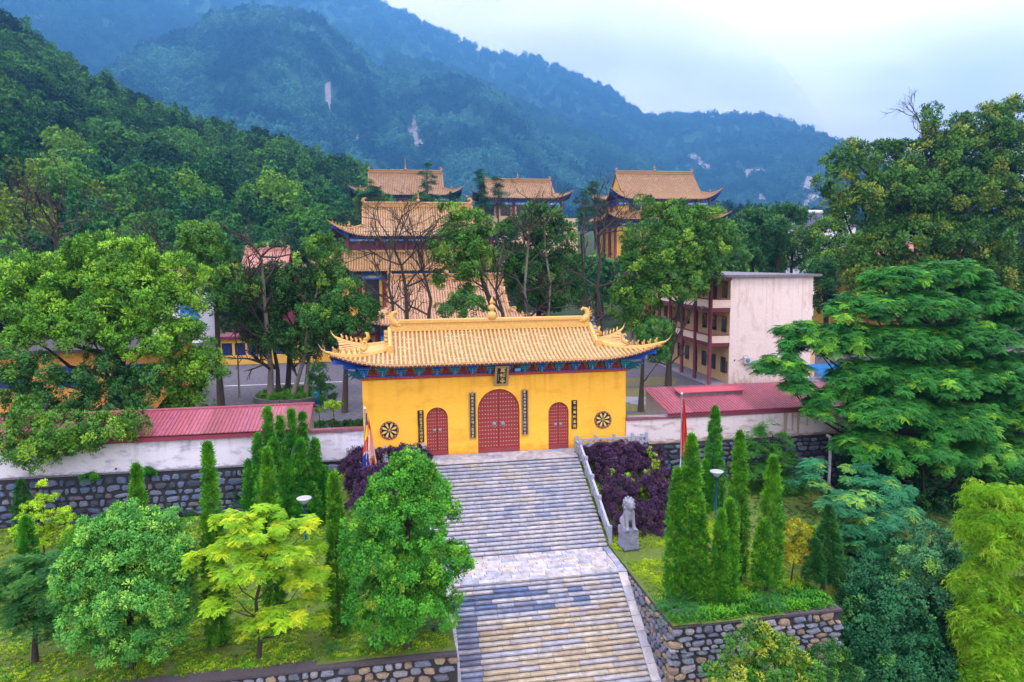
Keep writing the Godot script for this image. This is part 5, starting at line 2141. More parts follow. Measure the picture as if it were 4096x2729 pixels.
	part("fascia", done(st), mat("dark_fascia", Color(0.06, 0.04, 0.06)), shed)
	shed = thing("lean_to", "small lean-to with bright blue ribbed metal roof beside the pink sheds", "shed")
	metal_roof(shed, 26.2, 31.5, Vector2(4.0, -6.5), Vector2(3.0, -2.2), [mat("blue_metal", Color(0.012, 0.20, 0.50), 0.45, tex_streak, 0.2)])
	st = S()
	span(st, Vector3(26.5, 0, -6.3), Vector3(31.2, 3.0, -2.6))
	part("wall", done(st), mat("shed_pale", Color.WHITE), shed)
	# --- houses half seen among the trees
	var amber := mat("house_amber", Color(0.60, 0.27, 0.06), 0.85, tex_soft, 0.2)
	var yel := mat("house_yellow", Color(0.66, 0.40, 0.07), 0.85, tex_soft, 0.2)
	var bluew := mat("blue_pane", Color(0.015, 0.03, 0.11), 0.25)
	h = thing("courtyard_house", "amber walled house with blue window frames behind the big camphor trunks", "house", Vector3(-36, 0, -20.5))
	st = S()
	span(st, Vector3(-12, 0, -9), Vector3(9.6, 5.2, 0))
	part("wall", done(st), amber, h)
	st = S()
	span(st, Vector3(-12.5, 5.2, -9.5), Vector3(10.2, 5.45, 0.7))
	part("roof", done(st), mat("dark_roof", Color(0.06, 0.055, 0.06), 0.9, tex_streak, 0.3), h)
	for x in [-9.0, -4.0, 1.0, 6.2]:
		st = S()
		span(st, Vector3(x - 0.2, 2.2, -0.05), Vector3(x + 2.6, 4.0, 0.05))
		var w := part("window", done(st), mat("blue_frame", Color(0.02, 0.06, 0.2), 0.5), h)
		for i in 3:
			st = S()
			span(st, Vector3(x - 0.1 + i * 0.88, 2.3, 0.05), Vector3(x + 0.7 + i * 0.88, 3.9, 0.07))
			part("pane", done(st), bluew, w)
	h = thing("gallery_building", "low yellow building with a row of dark blue windows behind the paved court", "building", Vector3(-18, 0, -47.5))
	st = S()
	span(st, Vector3(-10, 0, -5), Vector3(9.2, 1.15, 0))
	span(st, Vector3(-10, 2.75, -5), Vector3(9.2, 3.3, 0))
	part("wall", done(st), yel, h)
	for i in 13:
		st = S()
		span(st, Vector3(-10 + i * 1.575, 1.15, -0.3), Vector3(-9.7 + i * 1.575, 2.75, -0.02))
		part("pier", done(st), yel, h)
		if i < 12:
			st = S()
			span(st, Vector3(-9.7 + i * 1.575, 1.15, -0.25), Vector3(-8.425 + i * 1.575, 2.75, -0.2))
			part("window", done(st), bluew, h)
	st = S()
	span(st, Vector3(-10.4, 3.3, -5.4), Vector3(9.6, 3.62, 0.6))
	part("roof", done(st), mat("barge_red", Color(0.12, 0.02, 0.035)), h)
	var rt := tile_mats("houseeeee", Color(0.40, 0.17, 0.13), Color(0.30, 0.11, 0.08), Color(0.38, 0.16, 0.11))
	h = tiled_house("white walled house under a red tiled roof with a blue gate", Vector3(-40.5, 0, -80), 3.6, 4.6, 9.9, 12.5, mat("house_white", Color(0.60, 0.58, 0.66)), rt)
	st = S()
	span(st, Vector3(0.6, 2.0, 4.65), Vector3(3.4, 6.6, 4.8))
	part("gate_sheet", done(st), mat("gate_blue", Color(0.02, 0.16, 0.5)), h)
	h = tiled_house("hall with pinkish tiled roof among the trees beyond the pale twin trunks", Vector3(-28.6, 0, -92), 5.4, 5.0, 11.9, 15.1, mat("barge_red", Color.WHITE), rt)
	h = tiled_house("small grey roofed house with blue door beside the gallery house", Vector3(16.9, 0, -38), 2.6, 2.6, 3.0, 4.9, yel, tile_mats("greyyyyyyy", Color(0.17, 0.18, 0.24), Color(0.12, 0.13, 0.17), Color(0.17, 0.18, 0.22)))
	st = S()
	span(st, Vector3(-0.6, 0, 2.6), Vector3(0.6, 2.3, 2.66))
	part("door", done(st), mat("door_blue", Color(0.03, 0.05, 0.16), 0.4), h)
	h = tiled_house("yellow house with maroon columns and white balcony beyond the end wall", Vector3(71.5, 0, -53), 10, 6, 13.2, 14.6, yel, rt)
	for fy in [4.2, 8.6]:
		st = S()
		span(st, Vector3(-10, fy - 0.3, 5.9), Vector3(10, fy, 7.4))
		var fl := part("balcony", done(st), mat("house_maroon", Color.WHITE), h)
		st = S()
		for i in 60:
			tube(st, [Vector3(-9.9 + i * 0.335, fy, 7.3), Vector3(-9.9 + i * 0.335, fy + 0.45, 7.3), Vector3(-9.9 + i * 0.335, fy + 0.9, 7.3)], [0.05, 0.09, 0.05], 5)
		span(st, Vector3(-10, fy + 0.9, 7.2), Vector3(10, fy + 1.02, 7.4))
		part("balusters", done(st), mat("baluster_white", Color(0.55, 0.53, 0.6)), fl, Transform3D.IDENTITY, "stuff")
	for i in 6:
		st = S()
		tube(st, [Vector3(-10 + i * 4.0, 0, 7.3), Vector3(-10 + i * 4.0, 13.2, 7.3)], [0.22, 0.22], 8)
		part("column", done(st), mat("house_maroon", Color.WHITE), h)
		for fy in [1.0, 5.2, 9.6]:
			st = S()
			span(st, Vector3(-9.0 + i * 3.6, fy, 6.0), Vector3(-7.8 + i * 3.6, fy + 1.9, 6.06))
			part("window", done(st), glass, h)
	h = thing("white_house", "white flat roofed house with a solar water heater beyond the camphor crowns", "house", Vector3(91.0, 0, -98))
	st = S()
	span(st, Vector3(-6, 0, -8), Vector3(6, 19.9, 0))
	part("wall", done(st), mat("house_white", Color(0.60, 0.58, 0.66)), h)
	st = S()
	span(st, Vector3(-6.4, 19.9, -8.4), Vector3(6.4, 20.3, 0.4))
	part("roof", done(st), grey, h)
	var sw := thing("solar_heater", "solar water heater with dark panel and white tank on the flat roof", "water heater", Vector3(87.7, 20.3, -99))
	st = S()
	prism(st, PackedVector2Array([Vector2(-2.6, 0.1), Vector2(-2.0, 2.6), Vector2(1.9, 2.6), Vector2(2.9, 0.1)]), Transform3D(Basis(Vector3.RIGHT, -0.35), Vector3.ZERO), 0.15)
	part("collector", done(st), mat("collector_dark", Color(0.06, 0.06, 0.12), 0.3), sw)
	st = S()
	tube(st, [Vector3(-2.3, 2.95, -1.2), Vector3(2.2, 2.95, -1.2)], [0.42, 0.42], 12)
	part("tank", done(st), mat("tank_white", Color(0.6, 0.6, 0.66), 0.3), sw)
	var wt := thing("water_tank", "upright steel water tank on the flat roof beside the solar heater", "water tank", Vector3(95.0, 20.3, -99))
	st = S()
	lathe(st, [Vector2(0.9, 0), Vector2(0.9, 2.6), Vector2(0.5, 2.9), Vector2(0, 3.0)], 14)
	part("tank", done(st), mat("steel", Color(0.4, 0.4, 0.45), 0.3), wt)


func tiled_house(label: String, at: Vector3, hw: float, hd: float, eave: float, ridge: float, wall_m: Material, rt: Array) -> Node3D:
	var h := thing("tiled_house", label, "house", at)
	var st := S()
	span(st, Vector3(-hw, 0, -hd), Vector3(hw, eave + 0.3, hd))
	part("wall", done(st), wall_m, h)
	var p := {"A": hw + 1.0, "B": hd + 1.0, "R": hw - 1.4, "df": 2.2, "yr": ridge, "ye": eave, "lift": 0.5, "E": 3.0, "sp": 0.42, "tile": rt[0], "pan": rt[1], "ridge": rt[2], "gable": wall_m, "rs": 0.8}
	roof(h, p)
	for i in 3:
		st = S()
		var x := lerpf(-hw, hw, (i + 0.5) / 3.0)
		span(st, Vector3(x - 0.7, eave - 2.6, hd), Vector3(x + 0.7, eave - 0.8, hd + 0.06))
		part("window", done(st), mat("hall_window", Color(0.02, 0.025, 0.04)), h)
	return h


# ------------------------------------------------------------------ garden and court
func smin(a: float, b: float, k: float) -> float:
	var h := maxf(k - absf(a - b), 0.0) / k
	return minf(a, b) - h * h * k * 0.25


func carved_lion() -> ArrayMesh:
	# [ax, ay, az, bx, by, bz, ra, rb]
	var caps := [
		[0, 0.98, 0.08, 0, 0.45, -0.30, 0.30, 0.38], [0, 1.0, 0.2, 0, 0.72, 0.22, 0.24, 0.2],
		[0, 1.50, 0.05, 0, 1.20, 0.02, 0.37, 0.36], [0, 1.55, 0.26, 0, 1.52, 0.3, 0.26, 0.26], [0, 1.42, 0.42, 0, 1.40, 0.50, 0.17, 0.14], [0, 1.30, 0.40, 0, 1.29, 0.44, 0.12, 0.10],
		[0.24, 0.98, 0.16, 0.25, 0.14, 0.40, 0.16, 0.115], [-0.24, 0.98, 0.16, -0.25, 0.14, 0.40, 0.16, 0.115], [0.25, 0.1, 0.42, 0.26, 0.08, 0.56, 0.12, 0.11], [-0.25, 0.1, 0.42, -0.26, 0.08, 0.56, 0.12, 0.11],
		[0.33, 0.42, -0.24, 0.36, 0.24, 0.0, 0.25, 0.18], [-0.33, 0.42, -0.24, -0.36, 0.24, 0.0, 0.25, 0.18], [0.38, 0.1, 0.0, 0.40, 0.08, 0.22, 0.12, 0.10], [-0.38, 0.1, 0.0, -0.40, 0.08, 0.22, 0.12, 0.10],
		[0, 0.5, -0.6, 0, 1.05, -0.58, 0.14, 0.1], [0.13, 1.66, 0.44, 0.05, 1.60, 0.50, 0.06, 0.05], [-0.13, 1.66, 0.44, -0.05, 1.60, 0.50, 0.06, 0.05], [0, 1.50, 0.52, 0, 1.46, 0.62, 0.08, 0.07],
		[0.27, 1.72, 0.15, 0.30, 1.78, 0.12, 0.09, 0.05], [-0.27, 1.72, 0.15, -0.30, 1.78, 0.12, 0.09, 0.05],
	]
	var soft := caps.size()
	for i in 46:
		var f := (i + 0.5) / 46.0
		var y := 1.0 - 2.0 * f
		var a := i * 2.39996
		var d := Vector3(cos(a) * sqrt(1 - y * y), y, sin(a) * sqrt(1 - y * y))
		if d.z > 0.55 or d.y < -0.75:
			continue
		var c := Vector3(0, 1.45, 0.05) + d * Vector3(0.40, 0.46, 0.40)
		caps.append([c.x, c.y, c.z, c.x, c.y, c.z, 0.085, 0.085])
	var cell := 0.045
	var lo := Vector3(-0.66, -0.04, -0.84)
	var n := Vector3i(30, 45, 36)
	var f := PackedFloat32Array()
	f.resize(n.x * n.y * n.z)
	f.fill(1.0)
	for q in caps.size():
		var e: Array = caps[q]
		var a := Vector3(e[0], e[1], e[2])
		var b := Vector3(e[3], e[4], e[5])
		var rm := maxf(e[6], e[7]) + 0.16
		var mn := (a.min(b) - Vector3.ONE * rm - lo) / cell
		var mx := (a.max(b) + Vector3.ONE * rm - lo) / cell
		var ba := b - a
		var l2 := maxf(ba.length_squared(), 1e-6)
		for x in range(maxi(0, int(mn.x)), mini(n.x, int(mx.x) + 1)):
			for y in range(maxi(0, int(mn.y)), mini(n.y, int(mx.y) + 1)):
				for z in range(maxi(0, int(mn.z)), mini(n.z, int(mx.z) + 1)):
					var p := lo + Vector3(x, y, z) * cell
					var t := clampf((p - a).dot(ba) / l2, 0, 1)
					var d := (p - a - ba * t).length() - lerpf(e[6], e[7], t)
					var id := (x * n.y + y) * n.z + z
					f[id] = smin(f[id], d, 0.10 if q < soft else 0.03)
	var st := S()
	st.set_smooth_group(0)
	var vert := {}
	for x in n.x - 1:
		for y in n.y - 1:
			for z in n.z - 1:
				var c := Vector3.ZERO
				var k := 0
				var v := []
				for i in 8:
					v.append(f[((x + (i & 1)) * n.y + y + ((i >> 1) & 1)) * n.z + z + ((i >> 2) & 1)])
				for pr in [[0, 1], [2, 3], [4, 5], [6, 7], [0, 2], [1, 3], [4, 6], [5, 7], [0, 4], [1, 5], [2, 6], [3, 7]]:
					var p0: float = v[pr[0]]
					var p1: float = v[pr[1]]
					if (p0 < 0) != (p1 < 0):
						var t: float = p0 / (p0 - p1)
						var q0 := Vector3(pr[0] & 1, (pr[0] >> 1) & 1, (pr[0] >> 2) & 1)
						var q1 := Vector3(pr[1] & 1, (pr[1] >> 1) & 1, (pr[1] >> 2) & 1)
						c += q0.lerp(q1, t)
						k += 1
				if k > 0:
					vert[Vector3i(x, y, z)] = lo + (Vector3(x, y, z) + c / k) * cell
	for x in range(1, n.x - 1):
		for y in range(1, n.y - 1):
			for z in range(1, n.z - 1):
				var s0 := f[(x * n.y + y) * n.z + z] < 0
				for ax in 3:
					var o := Vector3i(x, y, z)
					o[ax] += 1
					var s1 := f[(o.x * n.y + o.y) * n.z + o.z] < 0
					if s0 == s1:
						continue
					var u := Vector3i.ZERO
					var w := Vector3i.ZERO
					u[(ax + 1) % 3] = 1
					w[(ax + 2) % 3] = 1
					var b := Vector3i(x, y, z)
					var q := [b - u - w, b - w, b, b - u]
					if not (vert.has(q[0]) and vert.has(q[1]) and vert.has(q[2]) and vert.has(q[3])):
						continue
					if s0:
						quad(st, vert[q[3]], vert[q[2]], vert[q[1]], vert[q[0]])
					else:
						quad(st, vert[q[0]], vert[q[1]], vert[q[2]], vert[q[3]])
	return done(st)


func flag(called: String, label: String, at: Vector3, pole_h: float, drop: float, length: float, kind: int) -> void:
	var t := thing("flagpole", "slim steel flagpole with round top carrying the " + called, "flagpole", at)
	var st := S()
	tube(st, [Vector3.ZERO, Vector3(0, pole_h, 0)], [0.05, 0.035], 8)
	part("pole", done(st), mat("pole_steel", Color(0.34, 0.38, 0.46), 0.35), t)
	st = S()
	lathe(st, [Vector2(0, -0.08), Vector2(0.07, -0.04), Vector2(0.08, 0.02), Vector2(0.05, 0.07), Vector2(0, 0.09)], 10)
	part("ball", done(st), mat("pole_ball", Color(0.6, 0.6, 0.62), 0.3), t, Transform3D(Basis.IDENTITY, Vector3(0, pole_h, 0)))
	var v := PackedVector3Array()
	var c := PackedColorArray()
	var g := []
	for j in 27:
		var row := []
		for i in 15:
			var u := i / 14.0
			var w := j / 26.0
			var spread := (0.12 + 0.40 * smoothstep(0.0, 0.8, w)) if kind == 1 else 0.16 + 0.66 * smoothstep(0.0, 0.8, w) - 0.14 * smoothstep(0.8, 1.0, w) * u
			var x := 0.05 + (u - 0.32 * smoothstep(0.1, 0.6, w)) * spread
			var z := 0.10 * sin(u * 13.0 + w * 2.0) * (0.5 + w) + 0.05
			var yy := -w * length * (1.0 - 0.06 * sin(u * 5.0)) - 0.1 * u
			row.append(Vector3(x, yy, z))
		g.append(row)
	for j in 26:
		for i in 14:
			var u := (i + 0.5) / 14.0
			var w := (j + 0.5) / 26.0
			var col := Color(0.50, 0.05, 0.04)
			if kind == 0:
				var bands := [Color(0.02, 0.03, 0.38), Color(0.85, 0.60, 0.02), Color(0.66, 0.06, 0.02), Color(0.70, 0.68, 0.72), Color(0.78, 0.30, 0.14)]
				var q := w * 3.1 + (0.75 if u > 0.45 else 0.0) + 0.35 * u
				col = bands[int(q * 1.5) % 5]
				if u > 0.5 and w > 0.22:
					col = bands[4] if fmod(w * 3.0 + u * 2.0, 1.0) > 0.3 else Color(0.36, 0.42, 0.72)
				if u < 0.4 and w > 0.66 and w < 0.92:
					col = Color(0.02, 0.06, 0.45)
			for q in [[0, 0], [1, 0], [1, 1], [0, 0], [1, 1], [0, 1]]:
				v.append(g[j + q[1]][i + q[0]])
				c.append(col)
	var st2 := S()
	for i in v.size():
		st2.set_color(c[i])
		st2.add_vertex(v[i])
	var m := leaf_mat("flag_cloth", 0.3)
	var fo := thing("flag", label, "flag", at + Vector3(0, pole_h - drop, 0))
	part("cloth", done(st2), m, fo)
	st = S()
	for y in [-0.02, -0.5]:
		box(st, Vector3(0.03, y, 0.03), Vector3(0.08, 0.05, 0.06))
	part("flag_clip", done(st), mat("pole_steel", Color.WHITE), fo)


func garden_things() -> void:
	# guardian lion on its pedestal
	var stone := mat("carved_stone", Color(0.24, 0.25, 0.34), 0.85, tex_blotch, 1.0, 0.6)
	var lp := thing("pedestal", "tall grey stone pedestal with draped corner carving on the lawn edge", "pedestal", Vector3(5.9, -3.55, 8.7), 0.1)
	var st := S()
	box(st, Vector3(0, 0.06, 0), Vector3(1.25, 0.14, 1.4))
	part("plinth", done(st), mat("plinth_dark", Color(0.08, 0.08, 0.09), 0.9, tex_streak, 0.8), lp)
	st = S()
	prism(st, PackedVector2Array([Vector2(-0.52, 0.12), Vector2(-0.46, 0.5), Vector2(-0.48, 0.82), Vector2(-0.52, 0.86), Vector2(-0.52, 1.18), Vector2(0.52, 1.18), Vector2(0.52, 0.86), Vector2(0.48, 0.82), Vector2(0.46, 0.5), Vector2(0.52, 0.12)]), Transform3D.IDENTITY, 1.2)
	part("block", done(st), stone, lp)
	st = S()
	prism(st, PackedVector2Array([Vector2(-0.48, 0.84), Vector2(0, 0.40), Vector2(0.48, 0.84)]), Transform3D(Basis.IDENTITY, Vector3(0, 0, 0.61)), 0.06)
	part("draped_cloth", done(st), stone, lp)
	for s in [-1.0, 1.0]:
		st = S()
		prism(st, PackedVector2Array([Vector2(s * 0.54, 0.12), Vector2(s * 0.54, 0.62), Vector2(s * 0.34, 0.40), Vector2(s * 0.3, 0.12)]), Transform3D(Basis.IDENTITY, Vector3(0, 0, 0.59)), 0.1)
		part("corner_carving", done(st), stone, lp)
	lp.scale = Vector3(0.78, 1.0, 0.82)
	var lion := thing("stone_lion", "seated pale stone guardian lion with curled mane facing down the stairs", "statue", Vector3(5.9, -2.37, 8.72), 0.02)
	part("lion_figure", carved_lion(), mat("lion_stone", Color(0.27, 0.28, 0.36), 0.9, tex_streak, 1.3, 0.7), lion, Transform3D(Basis.from_scale(Vector3(0.76, 0.95, 0.9)), Vector3.ZERO))
	st = S()
	box(st, Vector3(0, 0.02, -0.02), Vector3(0.80, 0.08, 1.0))
	part("base_slab", done(st), stone, lion)
	st = S()
	lathe(st, [Vector2(0, -0.12), Vector2(0.12, -0.06), Vector2(0.13, 0.04), Vector2(0, 0.12)], 12)
	part("embroidered_ball", done(st), stone, lion, Transform3D(Basis.IDENTITY, Vector3(-0.27, 0.14, 0.6)))
	# garden lamps
	for q in [["blue garden lamp with flat saucer top between the tall cypresses on the lawn", Vector3(12.5, -3.55, 6.0), 3.25], ["blue garden lamp with flat saucer top behind the yellow green tree", Vector3(-11.85, -3.5, 6.0), 3.2]]:
		var l := thing("garden_lamp", q[0], "street lamp", q[1])
		st = S()
		tube(st, [Vector3(0, -0.1, 0), Vector3(0, 0.3, 0), Vector3(0, q[2] - 0.45, 0)], [0.075, 0.06, 0.055], 9)
		part("pole", done(st), mat("lamp_blue", Color(0.015, 0.09, 0.26), 0.45), l)
		st = S()
		lathe(st, [Vector2(0.09, q[2] - 0.55), Vector2(0.12, q[2] - 0.5), Vector2(0.12, q[2] - 0.36), Vector2(0.09, q[2] - 0.33)], 12)
		part("collar", done(st), mat("lamp_collar", Color(0.015, 0.02, 0.06), 0.4), l)
		st = S()
		lathe(st, [Vector2(0.11, q[2] - 0.34), Vector2(0.36, q[2] - 0.07), Vector2(0.36, q[2] - 0.04)], 20)
		part("lamp_shade", done(st), mat("lamp_ribbed", Color(0.36, 0.40, 0.44), 0.4), l)
		st = S()
		lathe(st, [Vector2(0.40, q[2] - 0.05), Vector2(0.41, q[2]), Vector2(0.3, q[2] + 0.03), Vector2(0.27, q[2] + 0.02), Vector2(0, q[2] + 0.06)], 20)
		part("lamp_lid", done(st), mat("lamp_lid_grey", Color(0.36, 0.36, 0.46), 0.35), l)
	flag("rainbow striped flag", "limp flag of blue, yellow, red and peach bands hanging beside the purple shrubs", Vector3(-8.49, -2.6, 4.0), 6.75, 0.25, 3.9, 0)
	flag("plain red flag", "limp plain red flag hanging in front of the stained plaster wall", Vector3(11.03, -2.9, 4.0), 7.1, 0.3, 3.9, 1)
	# court: round planter, bin, clipped hedges
	var pl := thing("planter", "round raised planting bed with low kerb and hedge under the pale trunks", "planter", Vector3(-16.2, 0, -22.3))
	for i in 20:
		var a := TAU * i / 20.0
		st = S()
		xbox(st, Transform3D(Basis(Vector3.UP, -a), Vector3(cos(a) * 3.15, 0.24, sin(a) * 3.15)), Vector3(0.18, 0.48, 0.98))
		part("kerb_stone", done(st), mat("kerb_dark", Color(0.14, 0.13, 0.15), 0.9, tex_streak, 0.5), pl)
	st = S()
	lathe(st, [Vector2(3.1, 0.36), Vector2(0, 0.42)], 24)
	part("soil", done(st), mat("soil", Color.WHITE), pl)
	var hedge := thing("hedge", "low clipped green hedge in the round planter", "hedge", Vector3(-16.2, 0.4, -22.3))
	multi("leaves", clump["broad"].mesh, leaf_mat("leaf_broad"), scatter([[Vector3(0, 0.1, 0), Vector3(2.85, 0.35, 2.85)]], {"puff": 0.28, "s": 0.16, "n": 8, "lo": g3("camphor", 0), "hi": g3("shrub", 1), "below": -0.1}), hedge)
	hedge = thing("hedge", "low dark clipped hedge strip beside the yellow gate wall", "hedge", Vector3(-11.0, 0, -7.5))
	multi("leaves", clump["broad"].mesh, leaf_mat("leaf_broad"), scatter([[Vector3(-0.9, 0.4, 0), Vector3(1.5, 0.5, 0.8)], [Vector3(1.2, 0.4, 0), Vector3(1.4, 0.5, 0.8)]], {"puff": 0.25, "s": 0.15, "n": 9, "lo": g3("thuja_dark", 0), "hi": g3("camphor_dark", 1)}), hedge)
	st = S()
	span(st, Vector3(-13.3, 0, -6.6), Vector3(-8.8, 0.55, -6.35))
	tag(part("low_wall", done(st), mat("kerb_dark", Color(0.14, 0.13, 0.15)), null), "low dark stone kerb wall in front of the clipped hedge strip", "wall")
	var bin := thing("litter_bin", "blue litter bin at the edge of the paved court", "bin", Vector3(-13.4, 0, -19.5))
	st = S()
	lathe(st, [Vector2(0.0, 0.0), Vector2(0.36, 0.0), Vector2(0.44, 0.95), Vector2(0.0, 0.95)], 12)
	part("bin_body", done(st), mat("bin_blue", Color(0.01, 0.10, 0.20), 0.4), bin)
	st = S()
	lathe(st, [Vector2(0.47, 0.95), Vector2(0.47, 1.05), Vector2(0.0, 1.15)], 12)
	part("bin_lid", done(st), mat("bin_lid_blue", Color(0.015, 0.13, 0.26), 0.4), bin)
	for i in 4:
		var s := thing("stone_stele", ["tallest grey stone tablet before the far maroon balcony", "squat grey stone tablet, first of the row before the maroon balcony", "grey stone tablet with a pierced top before the maroon balcony", "leaning grey stone tablet last of the row before the maroon balcony"][i], "stone tablet", Vector3(63.0 + i * 1.2, 0, -44.0))
		s.rotation.z = 0.06 if i == 3 else 0.0
		st = S()
		box(st, Vector3(0, 1.2 + 0.15 * (i % 2), 0), Vector3(0.8, 2.4 + 0.3 * (i % 2), 0.3))
		part("slab", done(st), mat("grey_granite", Color.WHITE), s)
		st = S()
		box(st, Vector3(0, 0.15, 0), Vector3(1.3, 0.3, 0.8))
		part("base", done(st), mat("grey_granite", Color.WHITE), s)


func cycad(label: String, at: Vector3, s: float) -> void:
	var t := thing("cycad", label, "cycad", at)
	var st := S()
	tube(st, [Vector3(0, -0.1, 0), Vector3(0, s * 0.4, 0)], [s * 0.2, s * 0.16], 8)
	part("trunk", done(st), mat("bark", Color(0.055, 0.042, 0.035)), t)
	var m := StandardMaterial3D.new()
	part("fronds", clump["cycad"].mesh, tinted("cycad_green", Color(0.02, 0.11, 0.03), 0.3), t, Transform3D(Basis.from_scale(Vector3.ONE * s * 1.5), Vector3(0, s * 0.3, 0)), "stuff")


func tinted(key: String, c: Color, back := 0.7) -> StandardMaterial3D:
	var m := leaf_mat(key, back)
	m.albedo_color = lin(c.r, c.g, c.b)
	return m


func plants() -> void:
	tree("round_tree", "big round light green tree on the grass, largest in the garden left of the stairs", "tree", "", Vector3(-17.58, -3.55, 16.05), "round", "broad", 0.2, 0.16, [Vector3(0, 0, 0), Vector3(0.05, 1.04, 0.01), Vector3(0.13, 2.08, 0.02), Vector3(0.22, 4.01, 0.04), Vector3(0.32, 5.46, 0.07)], [0.1, 5.16, 0, 1.45, 1.2, -0.88, 4.23, 0.5, 1.26, 1.17, 1.3, 4.03, -0.3, 1.31, 1.4, 0.59, 3.03, 1.2, 1.57, 1.24, -1.04, 2.46, 0.8, 1, 1, 1.58, 2.24, 0.2, 1.04, 1.13, -0.28, 1.34, 1, 1, 0.64, 0.99, 1.24, 0.6, 1.03, 0.77, -1.77, 3.11, 0.2, 0.68, 0.85, 0.12, 5.94, -0.3, 0.86, 0.59, -0.83, 5.42, 0, 0.76, 0.68, 1.22, 5.4, -0.3, 0.87, 0.66, 2.02, 3.28, -0.2, 0.53, 0.88, 2.15, 5.02, -0.4, 0.44, 0.53, -0.46, 3.06, -2, 1.1, 1.1], {"share": 0.35, "tuck": 0.25})
	tree("feathery_tree", "yellow green feathery tree with thin forked stem, in front of the garden lamp", "tree", "", Vector3(-12.66, -3.55, 16.37), "gold", "frond", 0.27, 0.09, [Vector3(0, 0, 0), Vector3(0.14, 0.83, 0), Vector3(0.05, 1.77, 0), Vector3(0.05, 2.51, 0), Vector3(0.3, 3.41, 0), Vector3(0.51, 4.31, 0), Vector3(0.6, 5.76, 0)], [0.58, 6.03, 0, 0.78, 0.35, -0.43, 6.04, 0.3, 1.03, 0.34, 1.44, 5.31, -0.3, 0.8, 0.32, 0.41, 5.5, 0.6, 1.2, 0.41, -0.65, 4.86, 0.3, 1.29, 0.45, -1.8, 4.42, 0, 0.78, 0.41, 0.87, 4.49, 0.7, 1.37, 0.45, 1.97, 4.2, -0.5, 0.81, 0.36, 2.24, 5.28, -0.8, 0.58, 0.29, -0.15, 4.09, 1, 1.27, 0.44, 1.82, 3.27, 0, 1.07, 0.46, -1.35, 2.63, 0.5, 0.65, 0.41, 1.02, 2, 0.8, 1.04, 0.45, 2.27, 3.18, -0.6, 0.69, 0.4, 2.12, 2.26, -0.3, 0.65, 0.43, -1.52, 3.12, -0.6, 0.8, 0.43, 2.46, 1.21, -0.6, 0.4, 0.33, 0.28, 1.59, 0.4, 0.7, 0.38], {"share": 0.3, "dens": 0.42, "n": 4})
	tree("glossy_tree", "glossy deep green tree overhanging the stairs, beside the cycads", "tree", "", Vector3(-6.63, -3.55, 16.72), "garden", "broad", 0.19, 0.17, [Vector3(0, 0, 0), Vector3(0.04, 1.4, 0.03), Vector3(0.1, 2.8, 0.09), Vector3(0.17, 5.39, 0.18), Vector3(0.24, 7.35, 0.29)], [0.36, 7.38, 0, 1.07, 0.67, -0.44, 6.89, 0.3, 1.02, 0.79, 1.06, 6.44, -0.2, 0.9, 0.81, -1.16, 5.84, 0.5, 1.15, 0.9, 0.29, 5.61, 0.9, 1.39, 1.07, 1.59, 5.81, -0.3, 0.65, 0.58, 1.58, 3.88, 0.5, 1.11, 0.71, -1.03, 4.24, 0.8, 1.35, 0.95, 0.22, 3.4, 1.2, 1.52, 1.07, 2.05, 3.52, 0.2, 0.65, 0.51, -1.26, 2.39, 0.7, 1.02, 0.96, 0.81, 1.91, 0.9, 1.2, 0.85, 2.02, 2.01, 0.2, 0.4, 0.33, -0.86, 1.28, 0.6, 1.06, 0.6, 0.29, 7.99, 0, 0.62, 0.39, -1.7, 4.99, 0.3, 0.61, 0.7, 0.23, 3.48, -1.6, 1.14, 1.14], {"share": 0.25, "tuck": 0.3})
	tree("dark_shrub_tree", "dark blue green tree with a short trunk at the far end of the lower lawn", "tree", "", Vector3(-21.62, -3.55, 14.8), "thuja_dark", "spray", 0.3, 0.13, [Vector3(0, 0, 0), Vector3(0.05, 0.65, 0.02), Vector3(0.14, 1.3, 0.06), Vector3(0.25, 2.51, 0.11), Vector3(0.36, 3.42, 0.19)], [-0.04, 3.54, 0, 1.23, 0.79, 0.86, 2.73, 0.4, 1.22, 0.78, -0.34, 2.06, 0.3, 0.96, 0.78, 0.58, 1.52, 0.5, 0.87, 0.49, 1, 3.72, -0.2, 0.71, 0.64, -0.62, 3.23, 0, 0.79, 0.87, 1.07, 1.74, 0.3, 0.7, 0.49], {})
	tree("ginkgo_sapling", "young ginkgo with bright yellow green tiers in front of the blue stone wall", "tree", "", Vector3(-25.76, -3.3, 4.5), "ginkgo", "broad", 0.16, 0.05, [Vector3(0, 0, 0), Vector3(0.07, 0.89, 0), Vector3(0.2, 2.58, 0), Vector3(0.28, 4.22, 0)], [0.27, 4.07, 0, 0.16, 0.33, 0.32, 3.3, 0, 0.56, 0.23, -0.16, 3.08, 0.3, 0.56, 0.21, 0.75, 2.47, -0.2, 0.66, 0.21, -0.57, 2.47, 0.2, 0.46, 0.19, 1.12, 2.03, 0, 0.57, 0.19, 0.21, 2.45, 0.3, 0.7, 0.23, -1.04, 1.74, 0.2, 0.46, 0.19, -0.1, 1.66, 0.2, 0.93, 0.23, 0.86, 1.44, 0, 0.71, 0.24, 0.28, 1.07, 0.2, 0.47, 0.23, -0.83, 1.45, -0.3, 0.71, 0.21, 1.46, 2.25, 0, 0.33, 0.14], {"puff": 0.2, "n": 5, "dens": 0.7, "flat": 0.6})
